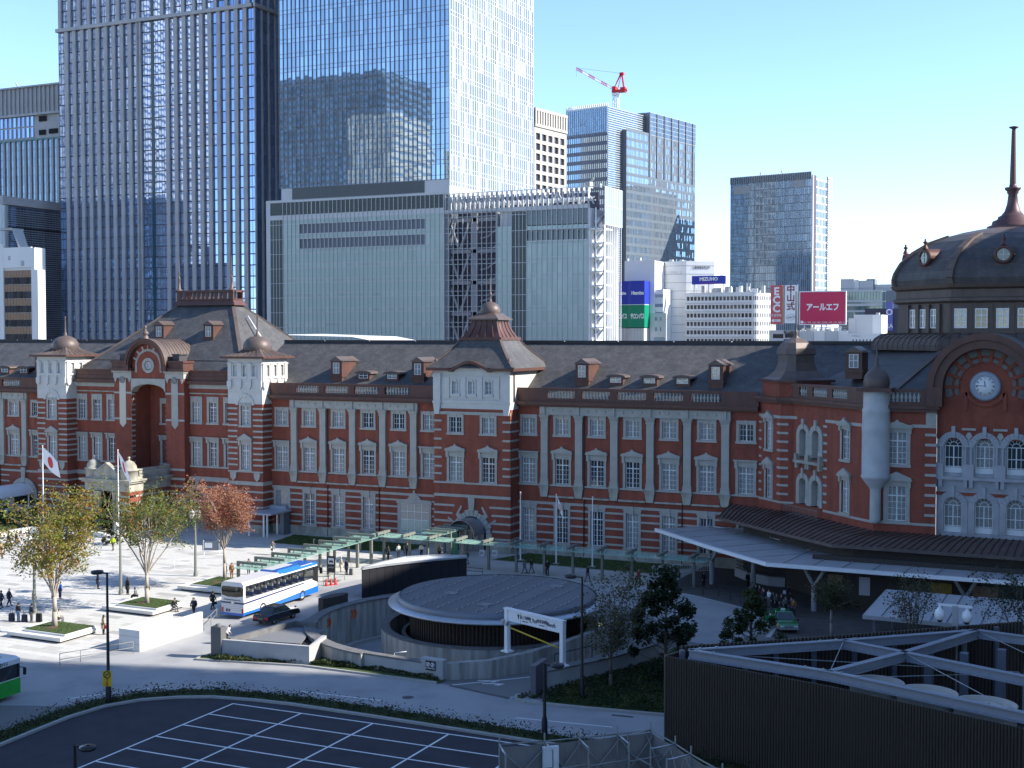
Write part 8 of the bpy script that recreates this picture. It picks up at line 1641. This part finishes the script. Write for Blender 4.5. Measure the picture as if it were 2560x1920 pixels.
MB().box(-BW, BW, BL - .1, BL, .4, 1.5).obj('front_panel', M_bwhite, T); MB().box(-BW + .05, BW - .02, BL - .06, BL - .01, 1.5, 3.1).obj('windscreen', M_tint, T); MB().add([(BW + .01, 11.3, 2.95), (BW + .01, BL, 2.95), (BW + .01, BL, 1.35), (BW + .01, 11.0, 1.75)], [(0, 3, 2, 1)]).obj('cab_window', M_black, T)
MB().bar((BW, BL - .2, 2.9), (BW + .25, BL + .2, 2.8), .06, .06).box(BW + .12, BW + .38, BL + .1, BL + .25, 2.2, 2.8).obj('mirror', M_black, T)
def sedan(name, label, loc, rz, paint, roofp, side=None, lamp=True, open_door=False):
    """front towards +Y"""
    T = thing(name, label, 'taxi', loc, rz); W = .85; L = 4.7
    R90 = Matrix.Rotation(pi / 2, 4, 'Z')
    prof = [(0, .34), (0, .78), (.12, .92), (1.1, .97), (3.35, .93), (4.45, .84), (4.68, .7), (4.7, .34)]
    me = MB(); n = len(prof); rings = []
    for x, k in ((-W, .96), (-W + .05, 1), (W - .05, 1), (W, .96)): rings.append([(x, y, z if k == 1 else (z - .03 if z > .5 else z)) for y, z in prof])
    for a, c in zip(rings, rings[1:]): me.strip(a, c, closed=True)
    me.add(rings[0], [tuple(range(n))]); me.add(rings[-1], [tuple(reversed(range(n)))]); me.obj('body', paint, T)
    if side: MB().box(W + .002, W + .008, .1, 4.5, .4, .72).box(-W - .008, -W - .002, .1, 4.5, .4, .72).obj('side_band', side, T); MB().box(W + .004, W + .012, .1, 4.5, .72, .8).box(-W - .012, -W - .004, .1, 4.5, .72, .8).obj('white_band', M_wht, T)
    MB().frustum(-W + .1, W - .1, .75, 3.35, .95, -W + .22, W - .22, 1.25, 2.65, 1.46).obj('cabin_glass', mat_glass('taxi glass', (.03, .045, .05), .05, 1.6, .2, 0), T)
    MB().frustum(-W + .2, W - .2, 1.2, 2.7, 1.44, -W + .28, W - .28, 1.35, 2.55, 1.52).obj('cabin_roof', roofp, T); p = MB()
    for s in (-1, 1):
        for a, c in (((W - .1, .75, .95), (W - .22, 1.25, 1.46)), ((W - .1, 3.35, .95), (W - .22, 2.65, 1.46)), ((W - .1, 2.05, .95), (W - .22, 2.0, 1.46))): p.bar((s * a[0], a[1], a[2]), (s * c[0], c[1], c[2]), .07, .06)
    p.obj('pillar', paint, T)
    for s in (-1, 1):
        MB().box(min(s * .42, s * .82), max(s * .42, s * .82), -.02, .03, .58, .76).obj('tail_lamp', M_tail, T); MB().box(min(s * .4, s * .78), max(s * .4, s * .78), L - .04, L + .02, .55, .7).obj('headlight', M_wht, T)
        MB().bar((s * .85, 3.9, .9), (s * .9, 3.95, 1.05), .03, .03).box(s * .9 - .08, s * .9 + .08, 3.93, 4.0, 1.02, 1.15).obj('fender_mirror', M_black, T)
        MB().box(min(s * W, s * (W + .015)), max(s * W, s * (W + .015)), 1.5, 1.7, .78, .81).box(min(s * W, s * (W + .015)), max(s * W, s * (W + .015)), 2.5, 2.7, .78, .81).obj('door_handle', M_chrome, T)
        for y in (.95, 3.75): wheel(T, s * (W - .1), y, .31, .19)
    MB().box(-W + .02, W - .02, -.08, .04, .36, .5).box(-W + .02, W - .02, L - .05, L + .08, .36, .5).obj('bumper', M_black if paint is M_tblk else M_fin, T); MB().box(-.3, .3, -.03, 0, .55, .7).box(-.3, .3, L, L + .03, .4, .52).obj('number_plate', M_frame, T); MB().box(-.38, .38, L - .01, L + .03, .56, .7).obj('grille', M_chrome, T)
    if lamp: MB().box(-.18, .18, 1.85, 2.0, 1.5, 1.64).obj('roof_lamp', M_wht, T)
    if open_door: MB().box(-W - .75, -W - .7, 0, .0, .0, .0) if False else MB().box(0, .05, -.95, 0, .4, .95).bar((.02, -.95, .95), (.02, -.5, 1.42), .04, .05).bar((.02, -.5, 1.42), (.02, -.05, 1.42), .04, .05).bar((.02, 0, .95), (.02, 0, 1.42), .04, .05).obj('open_door', paint, T, (W - .02, 2.0, 0), .9)
    return T
M_tblk = mat('black taxi paint', (.012, .012, .016), .12, noise=.03, coat=1.0); M_tgrn = mat('green taxi paint', (.0, .16, .035), .2, noise=.03, coat=.8); M_tyel = mat('orange yellow taxi band', (.5, .26, .02), .3)
sedan('black_taxi', 'black taxi sedan following beside the tour coach', (-68.75, 92.9, 0), -.03, M_tblk, M_tblk, lamp=False)
sedan('green_taxi', 'green taxi with yellow sides and an open door waiting at the rank', (-27.3, 114.3, 0), pi + .42, M_tgrn, M_tgrn, M_tyel, True, True)
T = thing('green_bus', 'green and white city bus cut by the left edge of the view', 'bus', (-71.9, 56.5, 0)); MB().box(-1.2, 1.2, 0, 10.6, .35, 1.45).obj('lower_body', mat('bright green bus paint', (.015, .34, .03), .3, coat=.4), T); MB().box(-1.2, 1.2, 0, 10.6, 2.5, 2.85).frustum(-1.2, 1.2, 0, 10.6, 2.85, -1.0, 1.0, .2, 10.4, 3.05).obj('roof', M_bwhite, T); MB().box(-1.14, 1.14, .05, 10.55, 1.45, 2.5).obj('window_band', mat_glass('bus window glass', (.015, .02, .022), .05, 1.6, .3, .0), T)
for y in (.0, 2.1, 4.2, 6.3, 8.4, 10.4): MB().box(1.1, 1.19, y, y + .16, 1.45, 2.5).obj('pillar', M_black, T)
MB().box(1.2, 1.21, 0, 10.6, 1.45, 1.5).obj('sill_line', M_wht, T); MB().box(-.6, .6, 5, 7, 3.05, 3.2).box(-.5, .5, 8.5, 9.6, 3.05, 3.15).obj('roof_unit', M_bldg, T); lettering('都営バス', M_ltr_k, T, (1.22, 8.9, 2.68), .3, rz=pi / 2); MB().bar((1.1, 10.6, 2.2), (1.35, 10.9, 2.1), .05, .05).box(1.25, 1.42, 10.8, 10.95, 1.6, 2.1).obj('mirror', M_black, T); MB().box(1.2, 1.22, 3.2, 4.2, .4, 2.4).obj('door', M_frame, T)
for y in (2.6, 8.3):
    for s in (-1, 1): wheel(T, s * 1.06, y, .48, .28)

# ------------------------------------------------------------------ people
M_skin = mat('skin', (.50, .33, .25), .6, noise=.04); HAIR = [mat('black hair', (.012, .01, .01), .5), mat('grey hair', (.45, .44, .42), .6), mat('brown hair', (.06, .035, .02), .5)]
CL = {k: mat(k + ' cloth', c, .85, noise=.1, scale=8) for k, c in dict(navy=(.022, .026, .055), black=(.014, .014, .017), grey=(.13, .13, .135), beige=(.42, .32, .22), cream=(.52, .46, .38), blue=(.04, .12, .42), brown=(.24, .10, .035), denim=(.16, .25, .38), red=(.42, .015, .02), white=(.68, .68, .68), olive=(.09, .09, .06), lime=(.45, .62, .02)).items()}
def skin_mesh(name, pts, edges, rad, sub=1):
    me = bpy.data.meshes.new(name); me.from_pydata(pts, edges, []); o = bpy.data.objects.new(name, me); COL.objects.link(o); o.modifiers.new('skin', 'SKIN'); sm = o.modifiers.new('sub', 'SUBSURF'); sm.levels = sub; sm.render_levels = sub
    for d, r in zip(me.skin_vertices[0].data, rad): d.radius = (r, r) if not isinstance(r, tuple) else r
    me.skin_vertices[0].data[0].use_root = True; bpy.context.view_layer.update(); out = bpy.data.meshes.new_from_object(o.evaluated_get(bpy.context.evaluated_depsgraph_get())); bpy.data.objects.remove(o); bpy.data.meshes.remove(me); out.name = name
    out.polygons.foreach_set('use_smooth', [True] * len(out.polygons)); return out
def template(pose):
    st = {'stand': 0, 'walk': .16, 'sit': 0, 'bow': 0}[pose]; hipz = .5 if pose == 'sit' else .93; b = .5 if pose == 'bow' else (.16 if pose == 'sit' else .03)
    up = lambda x, y, d: (x, y - d * sin(b), hipz + d * cos(b)); J = dict(pel=(0, 0, hipz), ch=up(0, 0, .40), nk=up(0, 0, .55), hd=up(0, -.03, .67), tp=up(0, -.02, .77))
    for s, n in ((-1, 'l'), (1, 'r')):
        f = st * s; J['sh' + n] = up(.17 * s, 0, .49); J['el' + n] = up(.24 * s, f * .7 + .02, .20); J['wr' + n] = up(.22 * s, f * 1.1 - (.26 if pose in ('sit', 'bow') else .06), .0 if pose != 'sit' else .12)
        J['hp' + n] = (.095 * s, 0, hipz - .04)
        if pose == 'sit': J['kn' + n] = (.11 * s, -.44, .5); J['an' + n] = (.11 * s, -.42, .09); J['to' + n] = (.12 * s, -.58, .04)
        else: J['kn' + n] = (.10 * s, -f * .8 - .02, .50); J['an' + n] = (.10 * s, -f * 1.4 + (.06 if f < 0 else 0), .09 if f >= 0 else .13); J['to' + n] = (.105 * s, -f * 1.4 - .15, .04 if f >= 0 else .06)
    def build(name, names, edges, rad): ix = {n: i for i, n in enumerate(names)}; return skin_mesh(name, [J[n] for n in names], [(ix[a], ix[c]) for a, c in edges], rad)
    for n, s in (('l', -1), ('r', 1)):
        w = Vector(J['wr' + n]); e = Vector(J['el' + n]); d = (w - e).normalized(); J['pm' + n] = tuple(w + d * .08)
        for q in range(4): J['f%d%s' % (q, n)] = tuple(w + d * (.155 + .012 * (1 - abs(q - 1.3))) + Vector((-.01 * s, (q - 1.5) * .02, 0)))
        J['th' + n] = tuple(w + d * .08 + Vector((-.03 * s, -.045, 0)))
    names = ['pel', 'ch', 'nk', 'hd', 'tp']; edges = [('pel', 'ch'), ('ch', 'nk'), ('nk', 'hd'), ('hd', 'tp')]; rad = [.11, .12, .05, .085, .05]
    for n in 'lr':
        names += [k + n for k in ('sh', 'el', 'wr', 'pm', 'f0', 'f1', 'f2', 'f3', 'th', 'hp', 'kn', 'an', 'to')]; rad += [.05, .04, .027, .03, .009, .009, .009, .009, .01, .075, .052, .038, .03]
        edges += [('ch', 'sh' + n), ('sh' + n, 'el' + n), ('el' + n, 'wr' + n), ('wr' + n, 'pm' + n)] + [('pm' + n, 'f%d%s' % (q, n)) for q in range(4)] + [('wr' + n, 'th' + n), ('pel', 'hp' + n), ('hp' + n, 'kn' + n), ('kn' + n, 'an' + n), ('an' + n, 'to' + n)]
    body = build('person', names, edges, rad)
    jk = build('jacket', ['pel', 'ch', 'shl', 'ell', 'wrl', 'shr', 'elr', 'wrr'], [('pel', 'ch'), ('ch', 'shl'), ('shl', 'ell'), ('ell', 'wrl'), ('ch', 'shr'), ('shr', 'elr'), ('elr', 'wrr')], [(.17, .16), (.185, .165), .085, .07, .05, .085, .07, .05])
    tr = build('trousers', ['pel', 'hpl', 'knl', 'anl', 'hpr', 'knr', 'anr'], [('pel', 'hpl'), ('hpl', 'knl'), ('knl', 'anl'), ('pel', 'hpr'), ('hpr', 'knr'), ('knr', 'anr')], [.16, .105, .08, .065, .105, .08, .065])
    h = Vector(J['hd']); hr = MB()
    for k in range(1): hr.lathe([(.0, .125), (.06, .112), (.1, .06), (.11, 0), (.1, -.06), (.085, -.09)], (0, 0, 0), 12, a0=-.35, a1=pi + .35)
    hr.lathe([(0, .127), (.06, .115), (.1, .062)], (0, 0, 0), 12); hair = hr.mesh('hair', HAIR[0], Matrix.Translation(h + Vector((0, .012, .02))))
    lg = MB().lathe([(.1, 0), (.115, -.1), (.10, -.24), (.07, -.3)], (0, 0, 0), 10, a0=-.1, a1=pi + .1).mesh('hair', HAIR[0], Matrix.Translation(h + Vector((0, .015, .03))))
    ct = MB().lathe([(.17, .25), (.2, 0), (.235, -.25), (.24, -.38)], (0, 0, hipz), 14).mesh('coat_skirt', CL['navy'], Matrix.Diagonal((1, .8, 1, 1)))
    sh = MB()
    for n in 'lr': p = Vector(J['an' + n]); q = Vector(J['to' + n]); sh.bar((p.x, p.y + .05, p.z - .04), (q.x, q.y - .03, q.z), .1, .08)
    fa = MB()
    fc_ = h + Vector((0, -.1, 0)); fa.box(-.012, .012, -.03, .0, -.03, .02).box(-.03, .03, -.012, 0, -.055, -.045).box(-.045, -.02, -.012, 0, .02, .032).box(.02, .045, -.012, 0, .02, .032)
    for m in (body, jk, tr): m.materials.clear(); m.materials.append(M_skin)
    return dict(body=body, jacket=jk, trousers=tr, hair=hair, long=lg, coat=ct, shoes=sh.mesh('shoes', M_black), face=fa.mesh('face', HAIR[2], Matrix.Translation(fc_)))
TP = {p: template(p) for p in ('stand', 'walk', 'sit', 'bow')}
def setm(o, m): o.material_slots[0].link = 'OBJECT'; o.material_slots[0].material = m
def person(x, y, rz, pose, top, bot, label, hair=0, long=False, coat=False, z=0.0, s=1.0, group=None):
    t = TP[pose]; o = link(t['body'], 'person', None, (x, y, z), rz); o.scale = (s, s, s); tag(o, label, 'person', group); setm(o, M_skin)
    for k, m in (('jacket', CL[top]), ('trousers', CL[bot]), ('hair', HAIR[hair])) + ((('long', HAIR[hair]),) if long else ()) + ((('coat', CL[top]),) if coat else ()): c = link(t[k], 'coat_skirt' if k == 'coat' else ('hair' if k == 'long' else k), o); setm(c, m)
    link(t['shoes'], 'shoes', o); link(t['face'], 'face', o); return o
P_ = person; W_ = 'walk'; S_ = 'stand'
P_(-93.8, 99.4, 2.6, S_, 'navy', 'black', 'person in dark coat standing alone on the plaza', long=True, coat=True); P_(-89.0, 98.4, 3.0, S_, 'black', 'black', 'person in black coat with long hair beside the lamp post', 2, True, True)
P_(-86.3, 96.6, -1.2, 'sit', 'grey', 'black', 'person sitting on the back rim of the middle planter', z=-.0); P_(-85.6, 97.4, .3, S_, 'olive', 'brown', 'person partly behind the trunk of the middle tree')
P_(-79.75, 94.4, 1.2, 'sit', 'black', 'grey', 'person bent over a phone on the end of the middle planter'); P_(-76.7, 93.5, .2, W_, 'navy', 'black', 'person in dark suit with backpack walking toward the road'); P_(-77.0, 96.6, 2.9, W_, 'black', 'black', 'person in black suit with briefcase walking behind the coach')
P_(-79.0, 84.3, 2.7, S_, 'beige', 'black', 'person in beige coat holding a red bag', 2, True, True); P_(-85.9, 86.0, 1.9, 'sit', 'cream', 'grey', 'person crouched behind the trunk of the nearest tree')
P_(-95.4, 88.3, 3.1, W_, 'navy', 'navy', 'person cut by the left edge beside the luggage group'); P_(-95.4, 89.3, 2.8, W_, 'navy', 'navy', 'grey haired person in navy jacket walking at the left', 1); P_(-92.9, 90.0, 3.0, S_, 'brown', 'beige', 'person in tan leather jacket seen from behind', 2)
P_(-91.4, 91.0, 3.1, S_, 'black', 'navy', 'person in black jacket beside the tan jacket'); P_(-93.6, 94.0, 3.0, S_, 'blue', 'navy', 'person in bright blue jacket at the back of the luggage group'); P_(-89.6, 84.9, 3.1, S_, 'black', 'denim', 'person in pale jeans with two suitcases'); P_(-88.2, 85.1, 3.0, S_, 'navy', 'grey', 'person in grey trousers with a suitcase on the right')
P_(-123.9, 116.0, 2.2, W_, 'navy', 'black', 'person in dark blue walking left of the pair by the bench'); P_(-123.0, 116.4, 2.3, W_, 'navy', 'navy', 'grey haired person in dark blue walking right of the pair', 1); P_(-118.2, 109.5, 1.0, S_, 'beige', 'brown', 'person in beige cut by the left edge'); g_ = P_(-108.9, 118.0, .2, W_, 'lime', 'olive', 'guard in yellow green vest before the dark shrub')
P_(-89.7, 123.7, .5, W_, 'grey', 'white', 'person in grey with white skirt near the left lawn', 2, True, True); P_(-85.3, 109.2, 2.6, S_, 'black', 'black', 'person in black at the end of the stepped canopy'); P_(-84.8, 109.6, .5, S_, 'brown', 'brown', 'person in brown at the end of the stepped canopy', 2); P_(-84.7, 112.4, 1.0, S_, 'black', 'navy', 'person in black under the stepped canopy')
P_(-76.4, 117.8, 2.6, S_, 'cream', 'cream', 'person in white coat waiting by the bus stop board', 1, False, True); P_(-75.1, 116.9, 2.9, S_, 'navy', 'navy', 'person in dark coat with pale suitcase by the bus stop', coat=True); P_(-75.6, 126.5, 1.5, S_, 'grey', 'black', 'person left of the three heads behind the wedge wall'); P_(-75.0, 127.8, 1.0, S_, 'white', 'grey', 'person in white behind the wedge wall'); P_(-74.6, 129.2, .4, S_, 'olive', 'black', 'person in olive behind the wedge wall', 2)
P_(-72.8, 129.3, 1.0, S_, 'white', 'navy', 'person with only the head over the wedge wall'); P_(-70.4, 129.3, 2.4, W_, 'olive', 'black', 'person with long hair over the wedge wall end', 2, True); P_(-66.1, 127.9, -.6, W_, 'grey', 'denim', 'person walking past the green totem'); P_(-57.9, 125.7, -1.2, W_, 'grey', 'grey', 'grey suited person walking in front of the pair'); P_(-57.2, 126.0, -1.3, W_, 'black', 'grey', 'dark person behind the grey suited one'); P_(-55.2, 125.7, .8, S_, 'black', 'black', 'person in black suit by a canopy post', 2)
P_(-50.0, 124.4, 1.5, W_, 'black', 'grey', 'person with pale bag half hidden by the slender tree', 2, True); P_(-44.5, 124.8, 1.2, W_, 'red', 'black', 'person in red jacket walking in the shade', 2); P_(-38.0, 126.4, 1.0, S_, 'black', 'black', 'dark person standing before the first branching column'); P_(-33.8, 128.0, 1.0, S_, 'black', 'black', 'dark person beside the second branching column'); P_(-28.5, 123.2, 2.0, S_, 'black', 'navy', 'tall dark person behind the queue with a white bag')
P_(-67.3, 86.2, 1.8, 'bow', 'white', 'black', 'person in white shirt bending behind the low panelled wall')
qd = random.Random(5)
for k, (c, nm) in enumerate((('grey', 'grey'), ('black', 'black'), ('navy', 'navy'), ('red', 'red'), ('black', 'black hooded'), ('white', 'white'), ('navy', 'dark blue'), ('olive', 'olive'), ('black', 'black short'), ('grey', 'pale grey'), ('black', 'black open'), ('brown', 'brown'))):
    P_(-32.0 + .5 * k + qd.uniform(-.15, .15), 122.6 - .55 * k + qd.uniform(-.3, .3), qd.uniform(-.8, .8), S_, c, qd.choice(['black', 'navy', 'grey']), ('person in %s jacket, place %d from the left in the taxi queue' % (nm, k + 1)).replace('place 1 ', 'first ').replace('place 2 ', 'second ').replace('place 3 ', 'third ').replace('place 4 ', 'fourth ').replace('place 5 ', 'fifth ').replace('place 6 ', 'sixth ').replace('place 7 ', 'seventh ').replace('place 8 ', 'eighth ').replace('place 9 ', 'ninth ').replace('place 10 ', 'tenth ').replace('place 11 ', 'eleventh ').replace('place 12 ', 'last '), 0, k % 3 == 0, k % 4 == 0, group='taxi queue')
def bag(name, label, x, y, rz, w, h, d, m, handle=True, z=0.0):
    T = thing(name, label, 'suitcase' if name == 'suitcase' else 'bag', (x, y, z), rz); MB().frustum(-w / 2, w / 2, -d / 2, d / 2, .06, -w / 2 + .02, w / 2 - .02, -d / 2 + .02, d / 2 - .02, h).obj('case', m, T)
    if name == 'suitcase': MB().path([(-.1, 0, h), (-.1, 0, h + .4), (.1, 0, h + .4), (.1, 0, h)], .012, 4).obj('handle', M_black, T); MB().box(-w / 2, -w / 2 + .05, -.04, .04, 0, .06).box(w / 2 - .05, w / 2, -.04, .04, 0, .06).obj('castor', M_rubber, T)
    else: MB().path([(-.1, 0, h), (-.08, 0, h + .14), (.08, 0, h + .14), (.1, 0, h)], .01, 4).obj('handle', M_black, T)
bag('suitcase', 'navy suitcase left of the pale jeans', -90.2, 84.7, .2, .5, .75, .3, CL['navy']); bag('suitcase', 'navy suitcase between the pale jeans and grey trousers', -88.95, 85.0, .1, .48, .68, .3, CL['navy']); bag('suitcase', 'black suitcase right of the grey trousers', -87.7, 85.5, .3, .5, .8, .3, CL['black']); bag('suitcase', 'pale grey suitcase by the bus stop board', -74.5, 116.9, .1, .4, .7, .28, CL['grey'])
bag('shopping_bag', 'red shopping bag held by the person in beige', -78.72, 84.25, .3, .34, .36, .12, CL['red'], z=.5); bag('briefcase', 'black briefcase carried behind the coach', -76.7, 96.55, 1.3, .42, .32, .12, CL['black'], z=.45); bag('backpack', 'black backpack on the person walking toward the road', -76.72, 93.72, .2, .32, .46, .18, CL['black'], z=.92)
bag('shoulder_bag', 'white bag of the tall dark person', -28.9, 123.2, .3, .3, .4, .12, CL['white'], z=.7)
